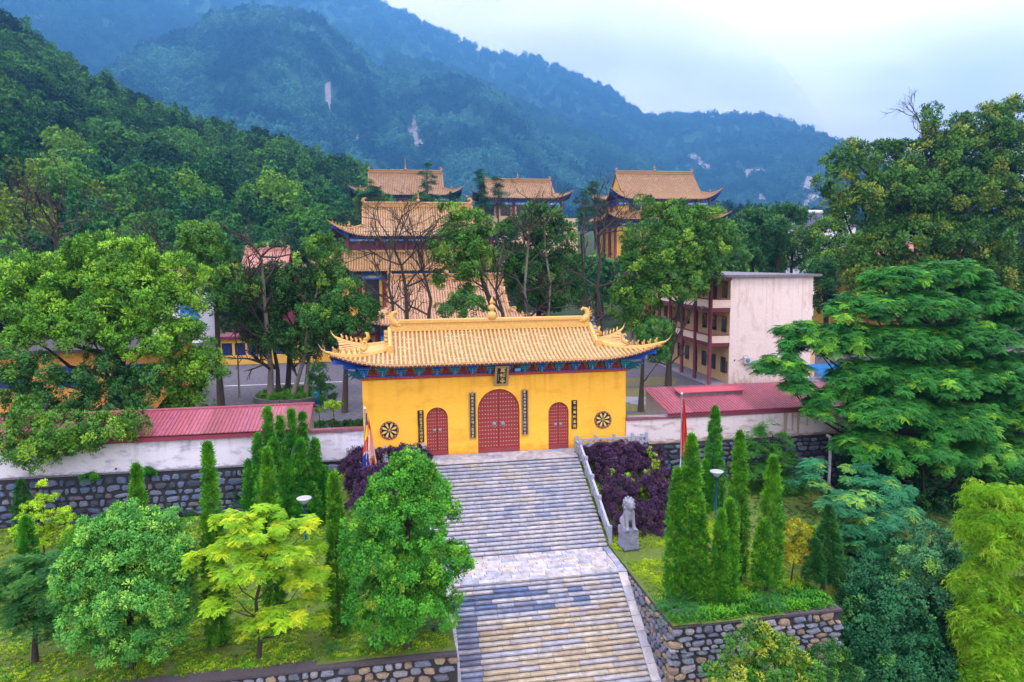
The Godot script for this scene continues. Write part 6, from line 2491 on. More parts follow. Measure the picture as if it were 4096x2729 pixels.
	tree("yellow_bush", "loose yellowish bush between the round tree and the dark tree", "tree", "", Vector3(-22.85, -3.5, 7), "shrub", "broad", 0.16, 0.04, [Vector3(0, 0, 0), Vector3(-0.02, 0.29, 0.02), Vector3(-0.04, 0.58, 0.05), Vector3(-0.07, 1.12, 0.1), Vector3(-0.1, 1.53, 0.17)], [-0.29, 1.66, 0, 0.67, 1, 0.37, 0.81, 0.3, 0.89, 1, -0.39, 0.6, 0.2, 0.8, 0.89], {})
	tree("tiered_yew", "tiered dark green yew in front of the stained plaster wall", "tree", "", Vector3(18.37, -3.1, 2.2), "thuja_dark", "spray", 0.3, 0.1, [Vector3(0, 0, 0), Vector3(-0.01, 0.72, 0.02), Vector3(-0.02, 1.45, 0.05), Vector3(-0.03, 2.79, 0.11), Vector3(-0.04, 3.8, 0.18)], [-0.31, 4.13, 0, 0.76, 0.59, -1.21, 3.77, 0.2, 0.7, 0.47, 0.84, 3.47, 0, 0.53, 0.53, -0.91, 2.74, 0.3, 1.46, 0.7, 0.73, 1.95, 0, 1.34, 0.71, -1.24, 1.43, 0.4, 1.46, 0.7, 0.83, 0.48, 0.2, 1.72, 0.71, -0.71, -0.26, 0.4, 1.77, 0.77, 1.59, -0.83, 0.1, 1.32, 0.66], {"lo": Color(0.015, 0.10, 0.012), "hi": Color(0.06, 0.24, 0.02)})
	tree("golden_sapling", "small golden leaved sapling with thin stem on the lawn", "tree", "", Vector3(12.47, -3.55, 14.27), "olive", "broad", 0.15, 0.04, [Vector3(0, 0, 0), Vector3(0.03, 0.44, 0.01), Vector3(0.08, 0.88, 0.03), Vector3(0.14, 1.69, 0.06), Vector3(0.2, 2.3, 0.1)], [0.01, 2.4, 0, 0.74, 0.65, 0.45, 1.7, 0.2, 0.65, 0.6, -0.32, 1.54, 0.2, 0.56, 0.6, 0.67, 2.5, 0, 0.43, 0.39], {"share": 0.4, "lo": Color(0.14, 0.17, 0.01), "hi": Color(0.36, 0.34, 0.012)})
	tree("ragged_bush", "thin bright green bush leaning against the dark cypress", "tree", "", Vector3(15.14, -3.5, 12.5), "shrub", "broad", 0.15, 0.03, [Vector3(0, 0, 0), Vector3(-0.04, 0.22, 0), Vector3(-0.1, 0.44, 0), Vector3(-0.17, 0.86, 0), Vector3(-0.24, 1.17, 0)], [-0.36, 1.27, 0, 0.41, 0.69, -0.12, 0.41, 0, 0.42, 0.46], {})
	tree("wingnut_tree", "huge feathery green tree spreading over the pink sheds", "tree", "", Vector3(32.17, -5, 1.5), "wing", "frond", 0.46, 0.42, [Vector3(0, 0, 0), Vector3(-0.26, 0.62, 0), Vector3(-0.9, 4.86, 0), Vector3(-0.79, 8.67, 0), Vector3(-0.69, 12.41, 0), Vector3(-1.24, 15.5, 0)], [-4.36, 15.85, 0, 2.27, 0.85, 0.66, 16.06, -1, 2.82, 0.94, -6.66, 13.96, 0.5, 2.83, 0.89, -3.03, 13.92, 1, 3.44, 1.02, 3.03, 14.32, -0.5, 2.67, 1.01, -8.05, 11.9, 0.5, 2.53, 1.01, -4.65, 11.62, 1.5, 3.4, 1.09, 1.03, 11.64, 0.5, 3.54, 1.2, 6.63, 12.29, -1, 2.1, 1.39, -10.32, 11.46, 0, 2.24, 0.84, -13.03, 10.05, 0, 1.54, 0.71, -7.17, 9.32, 1.5, 2.8, 1.09, -4, 9.07, 2.5, 3.36, 1.14, 2.18, 8.88, 1, 3.23, 1.26, -9.53, 7.63, 1.5, 1.91, 0.94, -6.91, 7.23, 3, 2.73, 1.12, -2.26, 6.41, 3, 3.37, 1.2, 4.35, 6.26, 1, 2.34, 1.56, -8.24, 5.1, 3, 1.87, 1.06, -5.3, 4.47, 4, 2.42, 1.11, -0.06, 3.88, 3, 2.52, 1.28, 6.73, 8.86, -1, 1.95, 1.4, -11.18, 12.34, -0.5, 1.5, 0.57, -11.99, 8.59, 0.5, 1.18, 0.56, 5.18, 2.85, 1, 1.89, 1.7, 1.74, 10.08, -3, 3.97, 2.85, 5.11, 5.54, -3, 3.72, 3.31, -2.24, 7.64, -2.5, 2.93, 2.44, 2.34, 2.46, -1, 3.25, 2.11], {"share": 0.22, "dens": 0.8, "below": -0.3, "flat": 0.75, "tuck": -0.3})
	tree("teal_tree", "teal green feathery tree in the hollow in front of the drain pipe", "tree", "", Vector3(20.61, -7, 9.5), "teal", "frond", 0.45, 0.16, [Vector3(0, 0, 0), Vector3(-0.09, 1.1, -0.08), Vector3(-0.24, 2.19, -0.24), Vector3(-0.43, 4.23, -0.47), Vector3(-0.61, 5.76, -0.79)], [-1.18, 6.26, -4, 0.94, 0.66, -1.99, 5.43, -3, 0.97, 0.65, -1.62, 5.38, 0, 1.89, 0.61, -1.01, 4.15, 0.6, 2.13, 0.65, -0.4, 2.99, 0.8, 1.88, 0.65, -1.19, 1.91, 1, 1.87, 0.75, 1.68, 4.39, -0.5, 1.56, 0.78, -2.36, 3.45, 0.4, 1.25, 0.6, 1.92, 5.22, -2, 1.88, 0.81, 1.28, 5.78, -3, 1.09, 0.82, -1.83, 0.8, 1, 1.25, 0.65], {"share": 0.3})
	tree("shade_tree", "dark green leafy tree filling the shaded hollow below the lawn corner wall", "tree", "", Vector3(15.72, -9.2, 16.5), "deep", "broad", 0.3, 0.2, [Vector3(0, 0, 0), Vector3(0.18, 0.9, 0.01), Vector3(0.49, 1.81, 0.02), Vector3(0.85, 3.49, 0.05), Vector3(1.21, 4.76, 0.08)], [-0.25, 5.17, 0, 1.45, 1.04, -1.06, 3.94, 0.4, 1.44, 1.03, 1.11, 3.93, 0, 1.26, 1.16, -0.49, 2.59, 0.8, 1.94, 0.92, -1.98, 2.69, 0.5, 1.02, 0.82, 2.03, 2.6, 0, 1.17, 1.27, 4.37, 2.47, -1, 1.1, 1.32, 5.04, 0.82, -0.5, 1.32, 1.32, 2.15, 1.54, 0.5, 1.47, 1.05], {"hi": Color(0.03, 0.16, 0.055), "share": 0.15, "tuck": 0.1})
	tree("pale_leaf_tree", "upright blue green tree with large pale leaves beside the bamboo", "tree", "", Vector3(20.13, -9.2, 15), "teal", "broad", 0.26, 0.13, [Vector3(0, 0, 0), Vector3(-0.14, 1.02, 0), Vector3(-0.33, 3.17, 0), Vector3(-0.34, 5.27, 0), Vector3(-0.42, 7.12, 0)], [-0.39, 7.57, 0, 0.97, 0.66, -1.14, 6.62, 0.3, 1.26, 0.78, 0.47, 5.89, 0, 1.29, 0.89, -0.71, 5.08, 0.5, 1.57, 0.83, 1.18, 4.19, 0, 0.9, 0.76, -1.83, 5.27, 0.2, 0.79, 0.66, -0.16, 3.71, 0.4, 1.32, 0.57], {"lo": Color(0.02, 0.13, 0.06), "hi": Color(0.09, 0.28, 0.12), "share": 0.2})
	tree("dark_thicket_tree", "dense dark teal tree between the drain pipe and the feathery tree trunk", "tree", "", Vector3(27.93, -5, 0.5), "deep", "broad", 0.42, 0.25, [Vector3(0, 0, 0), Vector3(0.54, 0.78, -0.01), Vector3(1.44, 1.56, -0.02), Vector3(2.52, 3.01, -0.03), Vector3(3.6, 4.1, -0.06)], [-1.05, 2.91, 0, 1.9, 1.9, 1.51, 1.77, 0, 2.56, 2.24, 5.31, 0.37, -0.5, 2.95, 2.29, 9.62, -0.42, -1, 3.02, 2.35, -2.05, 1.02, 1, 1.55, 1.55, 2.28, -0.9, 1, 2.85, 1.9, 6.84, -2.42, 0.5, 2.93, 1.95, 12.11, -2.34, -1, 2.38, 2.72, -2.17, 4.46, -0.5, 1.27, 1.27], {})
	tree("bamboo_clump", "tall golden green bamboo clump with drooping plumes at the edge of the garden", "bamboo", "", Vector3(22.16, -9.3, 17.5), "bamboo", "bamboo", 0.32, 0.05, [Vector3(0, 0, 0), Vector3(-0.26, 2.82, 0), Vector3(-0.65, 6.16, 0), Vector3(-1.23, 9, 0), Vector3(-1.72, 10.73, 0)], [-2.01, 10.54, 0, 1.02, 0.61, -0.78, 10.03, -0.3, 1.03, 0.7, -1.77, 9.41, 0.4, 1.45, 0.73, 0.35, 9.27, -0.4, 0.94, 1.05, -1.98, 8.23, 0.3, 1.01, 0.73, -0.48, 7.53, 0.2, 1.48, 0.86, -2.26, 6.6, 0.4, 1.06, 0.81, -0.5, 5.52, 0.5, 1.48, 1.03, -1.97, 4.86, 0.6, 1.3, 0.81, -0.56, 3.69, 0.7, 1.31, 0.98, -1.89, 2.81, 0.8, 1.34, 0.9, -0.28, 1.97, 0.8, 1.03, 1.03, -2.3, 3.65, 0.3, 0.66, 0.82, -1.4, 1.57, 1, 1.63, 0.82], {"share": 0.3, "tuck": 0.0})
	tree("bushy_shrub", "bushy yellow tipped green shrub in front of the rubble corner wall", "shrub", "", Vector3(7.4, -9.3, 20.5), "camphor", "broad", 0.24, 0.06, [Vector3(0, 0, 0), Vector3(-0.04, 1.95, 0.02), Vector3(-0.1, 3.9, 0.06), Vector3(-0.18, 5.39, 0.11), Vector3(-0.26, 6.34, 0.19)], [-0.3, 6.89, 0, 0.59, 0.38, -0.73, 6.36, 0.2, 0.89, 0.58, 0.68, 5.9, 0, 0.96, 0.7, -1.22, 5.62, 0.4, 0.96, 0.58, 0.12, 5.34, 0.5, 1.2, 0.62, 1.67, 5.04, 0, 0.71, 0.71, -2.03, 5.27, 0.2, 0.62, 0.45], {"share": 0.5, "acc": Color(0.30, 0.36, 0.03), "hi": Color(0.08, 0.25, 0.02)})
	tree("bushy_shrub", "darker green shrub at the foot of the rubble wall beside the hollow", "shrub", "", Vector3(11.14, -9.3, 19.5), "camphor_dark", "broad", 0.22, 0.05, [Vector3(0, 0, 0), Vector3(-0.04, 1.53, 0.02), Vector3(-0.11, 3.05, 0.05), Vector3(-0.19, 3.93, 0.1), Vector3(-0.27, 4.42, 0.17)], [-0.21, 4.8, 0, 0.92, 0.63, -0.99, 4.29, 0.3, 0.8, 0.62, 0.4, 4.06, 0.2, 0.85, 0.67], {})
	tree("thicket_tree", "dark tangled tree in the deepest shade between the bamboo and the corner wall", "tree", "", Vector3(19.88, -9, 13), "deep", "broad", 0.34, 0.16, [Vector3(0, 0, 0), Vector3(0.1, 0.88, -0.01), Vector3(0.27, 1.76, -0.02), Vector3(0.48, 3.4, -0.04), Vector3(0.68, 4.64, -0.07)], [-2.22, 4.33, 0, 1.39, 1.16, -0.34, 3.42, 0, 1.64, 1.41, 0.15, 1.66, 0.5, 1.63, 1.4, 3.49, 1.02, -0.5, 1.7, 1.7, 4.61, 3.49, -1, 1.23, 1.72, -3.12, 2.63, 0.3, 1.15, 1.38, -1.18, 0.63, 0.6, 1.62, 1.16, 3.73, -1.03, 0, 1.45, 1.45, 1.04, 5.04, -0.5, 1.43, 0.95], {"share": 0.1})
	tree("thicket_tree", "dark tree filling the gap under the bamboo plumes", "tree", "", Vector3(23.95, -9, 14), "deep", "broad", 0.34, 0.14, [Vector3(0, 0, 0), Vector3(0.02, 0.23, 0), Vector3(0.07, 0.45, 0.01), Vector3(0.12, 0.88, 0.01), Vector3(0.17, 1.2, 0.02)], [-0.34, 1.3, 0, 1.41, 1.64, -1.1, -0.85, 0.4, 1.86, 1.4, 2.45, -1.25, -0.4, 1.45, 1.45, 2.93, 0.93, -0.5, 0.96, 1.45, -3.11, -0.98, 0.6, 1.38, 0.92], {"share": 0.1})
	tree("purple_shrub_bed", "broad bed of purple leaved shrubs behind the stone lion", "shrubs", "", Vector3(7.71, -2.6, 4.2), "purple", "broad", 0.17, 0.04, [Vector3(0, 0, 0), Vector3(0, 0.44, 0.05), Vector3(-0.01, 0.88, 0.14), Vector3(-0.02, 1.7, 0.27), Vector3(-0.03, 2.32, 0.46)], [-1.01, 2.41, -2.8, 1.29, 0.75, 0.57, 2.52, -2.6, 1.3, 0.69, 2.09, 2.14, -2.6, 1.16, 0.7, -0.98, 1.61, -1.5, 1.12, 0.95, 0.79, 1.36, -1.5, 1.36, 1.02, 2.43, 0.96, -1.5, 0.97, 0.97, -1.17, 1.08, 0.8, 1.07, 1.01, 0.48, 0.73, 0.9, 1.39, 1.07, 1.76, 0.36, 0.9, 0.7, 0.92, -2.21, 0.04, 1.9, 0.41, 0.73, 0.04, -0.19, 2.1, 1.51, 0.94, 1.06, -0.6, 2.3, 0.68, 0.73, -1.6, -0.32, 2.5, 0.77, 0.77, -1.03, -0.59, 2.8, 1.02, 0.66, 0.5, -0.86, 2.7, 0.93, 0.62, -2.18, -0.78, 2.9, 0.41, 0.36], {"n": 11, "share": 0.25})
	tree("purple_shrub_bed", "bed of purple leaved shrubs behind the rainbow flag", "shrubs", "", Vector3(-7.68, -2.6, 4.2), "purple", "broad", 0.17, 0.04, [Vector3(0, 0, 0), Vector3(0.01, 0.66, 0), Vector3(0.02, 1.32, 0), Vector3(0.04, 2.54, 0), Vector3(0.06, 3.47, 0)], [-1.15, 3.4, -1, 1.14, 0.67, 0.39, 3.55, -0.6, 1.29, 0.62, 1.78, 3.77, 0, 1.08, 0.61, 2.5, 3.25, 0.6, 0.46, 0.76, -0.39, 2.59, 0, 1.27, 0.87, 1.11, 2.75, 0.4, 1.12, 0.86, -1.41, 2.27, -0.4, 0.77, 0.87, -0.9, 1.59, 0.8, 1, 0.85, 0.58, 1.62, 1.2, 1.24, 1, -1.92, 3.05, -1, 0.57, 0.62], {"n": 11, "share": 0.25})
	tree("weed_tuft", "bright green weeds growing up through the purple bed behind the stone lion", "weeds", "", Vector3(7.53, -2, 4.6), "ginkgo", "broad", 0.09, 0.02, [Vector3(0, 0, 0), Vector3(0.04, 0.26, 0.01), Vector3(0.1, 0.51, 0.02), Vector3(0.17, 0.99, 0.04), Vector3(0.25, 1.34, 0.07)], [-0.01, 0.84, 0, 0.38, 0.3, 0.7, 0.51, 0, 0.35, 0.27, -0.3, 1.27, 0, 0.27, 0.22, 1.12, 1.46, 0, 0.22, 0.19, -0.71, 0.33, 0, 0.22, 0.19, 0.7, 0.37, 0.4, 0.38, 0.19], {"puff": 0.13, "n": 3, "dens": 0.6})
	tree("weed_tuft", "tall bright weeds at the outer corner of the purple bed, near the plaster wall", "weeds", "", Vector3(8.93, -0.42, 4.6), "ginkgo", "broad", 0.09, 0.02, [Vector3(0, 0, 0), Vector3(0.09, 0.14, -0.14), Vector3(0.23, 0.28, -0.43), Vector3(0.41, 0.54, -0.86), Vector3(0.59, 0.74, -1.43)], [0.58, 0.39, -1.5, 0.22, 0.31, 0.71, -0.25, -1.2, 0.28, 0.36, 0.47, 0.8, -1.6, 0.17, 0.22], {"puff": 0.13, "n": 3, "dens": 0.6})
	tree("weed_tuft", "dark green weed tuft near the handrail in the purple bed", "weeds", "", Vector3(6.34, -1.78, 4.6), "ginkgo", "broad", 0.09, 0.02, [Vector3(0, 0, 0), Vector3(0, 0.24, 0), Vector3(0, 0.49, 0), Vector3(0, 0.94, 0), Vector3(0.01, 1.28, 0)], [0, 0.83, 0, 0.19, 0.21, -0.09, 1.39, 0, 0.16, 0.19, 0.11, 0.27, 0, 0.16, 0.16], {"puff": 0.13, "n": 3, "dens": 0.6})
	tree("climbing_shrub", "straggling green shrub climbing the blue rubble wall behind the spare cypress", "shrub", "", Vector3(-10.99, -2.9, 0.6), "deep", "broad", 0.16, 0.03, [Vector3(0, 0, 0), Vector3(-1.07, 0.11, 0), Vector3(-2.85, 0.22, 0), Vector3(-4.98, 0.43, 0), Vector3(-7.12, 0.59, 0)], [-5.14, 0.64, 0, 0.81, 0.92, -7.49, -0.58, 0, 0.64, 0.53, -8.72, -0.2, 0, 0.8, 0.64], {"puff": 0.25, "n": 5, "dens": 0.6})
	tree("wall_fern", "small fern tuft growing on the ledge of the plaster wall", "fern", "", Vector3(-21.82, -0.3, 0.4), "juniper", "broad", 0.15, 0.02, [Vector3(0, 0, 0), Vector3(0.03, 0.09, 0), Vector3(0.08, 0.17, 0), Vector3(0.14, 0.33, 0), Vector3(0.21, 0.45, 0)], [0.03, 0.49, 0, 0.42, 0.18, 0.38, 0.3, 0, 0.32, 0.16], {"puff": 0.15, "n": 6})
	tree("wall_fern", "second fern tuft on the wall ledge, nearer the dark tree", "fern", "", Vector3(-24.72, -0.32, 0.4), "juniper", "broad", 0.15, 0.02, [Vector3(0, 0, 0), Vector3(-0.02, 0.07, 0), Vector3(-0.04, 0.15, 0), Vector3(-0.07, 0.23, 0), Vector3(-0.1, 0.29, 0)], [-0.1, 0.32, 0, 0.47, 0.16], {"puff": 0.15, "n": 6})
	tree("camphor_tree", "largest spreading camphor tree with golden green crown behind the pink roofed shed", "tree", "", Vector3(-27.33, 0, -11), "camphor_gold", "broad", 0.4, 0.55, [Vector3(0, 0, 0), Vector3(0.31, 3.85, 0), Vector3(0.65, 5.8, 0), Vector3(1.07, 7.73, 0), Vector3(0.79, 10.31, 0), Vector3(0.06, 12.54, 0)], [-0.61, 13.34, 0, 1.9, 1.14, 2.14, 12.84, 0, 2.56, 1.34, 4.61, 11.54, 0, 2.13, 1.49, -3.88, 11.82, 1, 2.46, 1.17, -6.19, 11.36, 0, 1.87, 1.12, -1.03, 10.58, 2, 3.06, 1.28, 2.35, 10.37, 2, 2.94, 1.42, -4.32, 9.76, 2.5, 2.25, 1.26, 4.9, 9.17, 1, 2.17, 1.4, -2.45, 8.26, 3, 2.4, 1.26, 1.17, 8.77, 3, 2.73, 1.27, 3.46, 7.03, 3, 2.45, 1.29, 5.8, 6.95, 1.5, 2.1, 1.27, 6.52, 4.82, 1, 1.68, 1.36, 5.09, 3.92, 1.5, 1.85, 1.6, 6.85, 4.08, 0.5, 0.92, 0.85, 4.64, 1.27, 1.5, 1.35, 1.16, 0.34, 7.38, 4, 1.66, 1.07, -0.07, 11.58, -1, 2.92, 1.3, -3.41, 11.92, -2, 2.28, 1.31, 3.14, 9.63, 0, 2.26, 1.29, -4.13, 7.55, 3, 1.49, 0.89, 1.27, 12.22, 1, 1.88, 1.25, 5.72, 2.49, 1, 1.3, 1.1], {"share": 0.35, "tuck": 0.32})
	tree("camphor_tree", "camphor with dark shaded lower crown in front of the amber house", "tree", "", Vector3(-27.79, 0, -6.5), "camphor_dark", "broad", 0.36, 0.3, [Vector3(0, 0, 0), Vector3(0.09, 2.23, 0), Vector3(0.49, 4.02, 0), Vector3(1.15, 5.79, 0)], [-3.32, 3.29, 0, 1.75, 1.17, -0.86, 4.07, 0, 2.06, 1.18, 1.94, 3.13, 0.4, 2.07, 1.33, 4.04, 2.1, 0.3, 1.65, 1.2, -1.62, 2.53, 1, 2.02, 1.04, 1.11, 1.65, 1, 1.75, 0.88, 3.05, 3.82, -0.5, 1.81, 1.21, -4.54, 4.14, -0.5, 1.17, 1.47, 4.19, 1.04, 1, 1.18, 0.83, -2.08, 5.61, 0, 1.75, 1.05, 1.38, 5.18, 0, 1.78, 1.07, 4.65, 4.46, 0, 1.5, 1.08, -3.75, 6, 0.3, 1.44, 1.04], {"dens": 0.7})
	tree("camphor_tree", "camphor whose fresh green boughs hang over the shed roof and white wall", "tree", "", Vector3(-29.1, 0, -3.5), "camphor", "broad", 0.3, 0.25, [Vector3(0, 0, 0), Vector3(0.21, 2.94, 0), Vector3(0.65, 3.77, 0)], [1.21, 3.66, 3.5, 1.54, 0.72, 3.24, 3.02, 4, 1.79, 0.87, 5.51, 2.72, 3.8, 1.82, 0.93, 6.66, 3.02, 3.6, 1.05, 0.68, 1.99, 2.05, 5, 1.49, 0.55, 3.63, 1.85, 4.6, 1.52, 0.56, 1.05, 1.59, 5, 1.24, 0.45, 2.46, 1.18, 5.2, 0.85, 0.35, 0.45, 2.77, 4, 1.01, 0.66, 4.95, 2.42, 4.6, 1.02, 0.51, 3.41, 2.86, 5, 0.75, 0.6], {"share": 0.3})
	tree("camphor_tree", "tall camphor with crown in three tiers before the white walled house", "tree", "", Vector3(-21.83, 0, -20), "camphor", "broad", 0.42, 0.28, [Vector3(0, 0, 0), Vector3(-0.03, 2.91, 0), Vector3(0.02, 6.01, 0), Vector3(0.03, 8.31, 0), Vector3(-0.06, 11.35, 0), Vector3(-0.25, 14.35, 0)], [-0.76, 14.91, 0, 2.1, 1.05, -1.32, 13.23, 0.5, 1.79, 1.12, 0.2, 12.85, 0, 1.74, 1.29, 0.59, 11.35, 0.5, 2.07, 1.05, 1.7, 10.57, 0, 1.83, 1.14, -0.21, 9.51, 1, 1.87, 0.97, -1.64, 14, -0.5, 1.14, 0.98, 0.38, 14.93, -0.5, 1.29, 0.91], {"share": 0.3})
	tree("evergreen_tree", "dense dark evergreen with several trunks in the round planter", "tree", "", Vector3(-16.51, 0.4, -22.5), "camphor_dark", "broad", 0.42, 0.3, [Vector3(0, 0, 0), Vector3(0.14, 1.1, 0), Vector3(0.36, 3.56, 0), Vector3(0.85, 5.99, 0), Vector3(1.54, 8.4, 0)], [1.12, 7.8, 0, 2.9, 2.1, -0.65, 8.82, -0.5, 2.02, 1.61, 2.01, 10.4, 0, 2.25, 1.61, 3.69, 8.36, 0, 2.43, 1.87, 0.12, 5.06, 0.6, 2.64, 1.76, 2.64, 5.57, 0.4, 2.26, 1.86, -2.07, 7.23, -0.5, 1.86, 1.77, 3.89, 10.76, -1, 1.85, 1.48, 1.43, 4.4, 0.5, 2.01, 1.45, -0.44, 10.82, -1, 1.62, 1.46, -2.18, 10.21, -2, 1.89, 1.48, -3.5, 8.79, -2, 1.97, 1.89, -3.82, 6.79, -1.5, 2.04, 1.79, -0.62, 8.36, -1.5, 2.46, 2.05, -1.84, 5.55, -1, 2.45, 1.63], {"lo": Color(0.012, 0.05, 0.014), "hi": Color(0.045, 0.14, 0.02), "dens": 0.9})
	tree("camphor_tree", "slim camphor on a pale leaning trunk, reaching up to the great hall's lower roof", "tree", "", Vector3(-14.78, 0, -21), "camphor", "broad", 0.36, 0.2, [Vector3(0, 0, 0), Vector3(0.34, 2.49, 0), Vector3(0.7, 5.69, 0), Vector3(1.2, 8.86, 0), Vector3(1.94, 12, 0)], [2.01, 13.88, 0, 1.73, 1.1, 3.21, 13.17, 0, 1.18, 0.87, 1.12, 12.79, 0.3, 1.33, 0.94, 2.75, 11.2, 0, 1.42, 0.95], {"bark": "pale_bark"})
	tree("camphor_tree", "camphor crown covering the end of the gate's tiled roof and the great hall's corner", "tree", "", Vector3(-10.85, 0, -15), "camphor", "broad", 0.34, 0.22, [Vector3(0, 0, 0), Vector3(0.25, 4.02, 0), Vector3(0.51, 6.22, 0), Vector3(0.56, 7.68, 0)], [0.26, 9.32, 0, 1.67, 1.09, 1.73, 8.58, 0.3, 1.59, 1.16, -0.76, 7.92, 0.3, 1.66, 1.22, 2.16, 7.57, 0, 1.1, 0.95, 0.56, 7.18, 0.5, 1.73, 1.08, -1.39, 7.02, 0.2, 1.23, 0.94, 0.81, 10.39, -0.3, 1.09, 0.87, -2.24, 8.11, 0, 1.08, 1.08], {"hi": Color(0.05, 0.19, 0.025)})
	tree("round_bush_tree", "small dark tree of rounded pads beside the blue litter bin", "tree", "", Vector3(-13.05, 0, -17.5), "camphor_dark", "broad", 0.24, 0.09, [Vector3(0, 0, 0), Vector3(0.02, 0.55, 0.01), Vector3(0.06, 1.11, 0.03), Vector3(0.11, 2.14, 0.06), Vector3(0.16, 2.92, 0.1)], [0.07, 3.17, 0, 0.83, 0.68, -0.31, 2.26, 0.2, 0.76, 0.68, 0.57, 1.26, 0.2, 0.84, 0.84, 0.29, 2.2, 0, 0.68, 0.61], {})
	tree("golden_bush", "small lime green bush between the litter bin and the yellow gate", "shrub", "", Vector3(-11.08, 0, -7), "ginkgo", "broad", 0.16, 0.04, [Vector3(0, 0, 0), Vector3(-0.01, 0.76, 0), Vector3(-0.04, 1.51, 0.01), Vector3(-0.07, 1.9, 0.03), Vector3(-0.1, 2.11, 0.05)], [0.03, 2.29, 0, 0.51, 0.38, -0.22, 2, 0.1, 0.38, 0.32], {})
	tree("golden_bush", "lime green bush at the end of the kerb wall beside the pink roof", "shrub", "", Vector3(-11.96, 0, -5.5), "shrub", "broad", 0.16, 0.04, [Vector3(0, 0, 0), Vector3(-0.01, 0.77, 0), Vector3(-0.02, 1.53, 0), Vector3(-0.03, 1.77, 0), Vector3(-0.05, 1.85, 0)], [-0.05, 2.01, 0, 0.37, 0.31], {})
	tree("camphor_tree", "bright green camphor rising behind the gate's finial, before the great hall", "tree", "", Vector3(2.51, 0, -17), "camphor", "broad", 0.42, 0.3, [Vector3(0, 0, 0), Vector3(-0.18, 8, 0), Vector3(-0.82, 9.95, 0), Vector3(-1.68, 12.27, 0), Vector3(-2.61, 14.94, 0)], [-3.72, 16.89, 0, 1.06, 0.83, -2.14, 15.5, 0, 2.21, 1.37, -3.25, 13.42, 0.4, 2.58, 1.52, -1.08, 13.98, 0, 1.69, 1.38, -3.68, 11.35, 0.6, 1.82, 1.14, -2.29, 9.61, 0.5, 1.3, 0.92, -4.6, 14.19, 0, 1.14, 1.06, -2.71, 11.9, 0.5, 1.9, 1.37, -1.07, 11.88, -0.3, 1.32, 1.16], {"share": 0.25})
	tree("camphor_tree", "low clump of camphor leaves just above the gate ridge, near its finial", "tree", "", Vector3(-1.39, 0, -8), "camphor_dark", "broad", 0.26, 0.12, [Vector3(0, 0, 0), Vector3(0.05, 8.37, 0), Vector3(0.03, 9.03, 0)], [-0.8, 8.98, 0, 1.25, 0.59, 0.67, 9.19, 0.2, 1.18, 0.66, -0.06, 9.62, 0, 1.12, 0.46], {"share": 0.2, "hi": Color(0.05, 0.20, 0.02)})
	tree("camphor_tree", "broad dark camphor with a veil of bare grey branches, centre of the court", "tree", "", Vector3(7.38, 0, -22), "camphor_dark", "broad", 0.45, 0.32, [Vector3(0, 0, 0), Vector3(0.14, 7.55, 0), Vector3(0.32, 10.09, 0), Vector3(0.25, 12.62, 0), Vector3(0.26, 15.12, 0)], [0.27, 16.58, 0, 2.43, 1.34, -1.66, 15.33, 0, 2.34, 1.67, 1.77, 14.7, 0, 2.45, 1.86, 2.54, 11.97, 0.4, 2.11, 1.86, -0.36, 11.58, 0.8, 2.92, 2, -2.41, 12.22, 0, 2.01, 2.1, 2.51, 9.23, 0.5, 2.03, 1.44, 0.53, 8.84, 0.6, 2.95, 1.43, -1.55, 9.29, 0.3, 1.68, 1.43], {"hi": Color(0.055, 0.19, 0.018), "share": 0.12})
	tree("camphor_tree", "tall bright camphor between the gate and the three storey house, under the two tiered hall", "tree", "", Vector3(19.75, 0, -19), "camphor", "broad", 0.42, 0.3, [Vector3(0, 0, 0), Vector3(0.09, 2.82, 0), Vector3(0.36, 5.37, 0), Vector3(1.07, 8.31, 0), Vector3(1.14, 11.66, 0)], [-2.38, 17.58, -1, 1.5, 0.83, 0.16, 16.73, -0.5, 2.75, 1.34, 2.84, 15.91, -0.5, 2.78, 1.6, -2.71, 14.37, 0.2, 2.39, 1.56, 0.62, 13.52, 0.6, 3.22, 1.82, 4.69, 13.94, -0.5, 2.29, 1.87, -3.18, 11.3, 0.4, 1.98, 1.81, -0.36, 10.25, 1, 3.21, 2.06, 2.86, 10.6, 0.2, 2.1, 1.51, -2.95, 8.85, 0.8, 2.06, 1.48, -3.27, 12.94, 0, 1.49, 1.49, 3.12, 12.9, 0, 1.85, 1.68, -0.83, 12.1, 1, 2.46, 1.81, 1.08, 14.96, 0.5, 2.48, 1.65, -4.41, 8.85, 0.3, 1.65, 2.06, -3.96, 6.35, 0.3, 1.49, 1.49, 3.73, 11.64, 0.2, 1.68, 1.26, 5.58, 14.99, -0.5, 1.27, 1.27, -1.8, 5.88, 0.4, 1.42, 1.25], {"share": 0.25})
	tree("camphor_tree", "slender camphor with lighter crown right behind the gate's upturned eave", "tree", "", Vector3(13.58, 0, -10), "camphor_dark", "broad", 0.28, 0.22, [Vector3(0, 0, 0), Vector3(0.09, 2.43, 0), Vector3(0.17, 4.62, 0), Vector3(0.8, 6.42, 0)], [1.55, 6.76, 0, 1.23, 0.94, 1.11, 5.52, 0.2, 1.44, 1.01, 1.7, 4.41, 0.2, 1.16, 0.8, 0.61, 6.24, 0, 0.94, 0.94], {"hi": Color(0.05, 0.21, 0.03)})
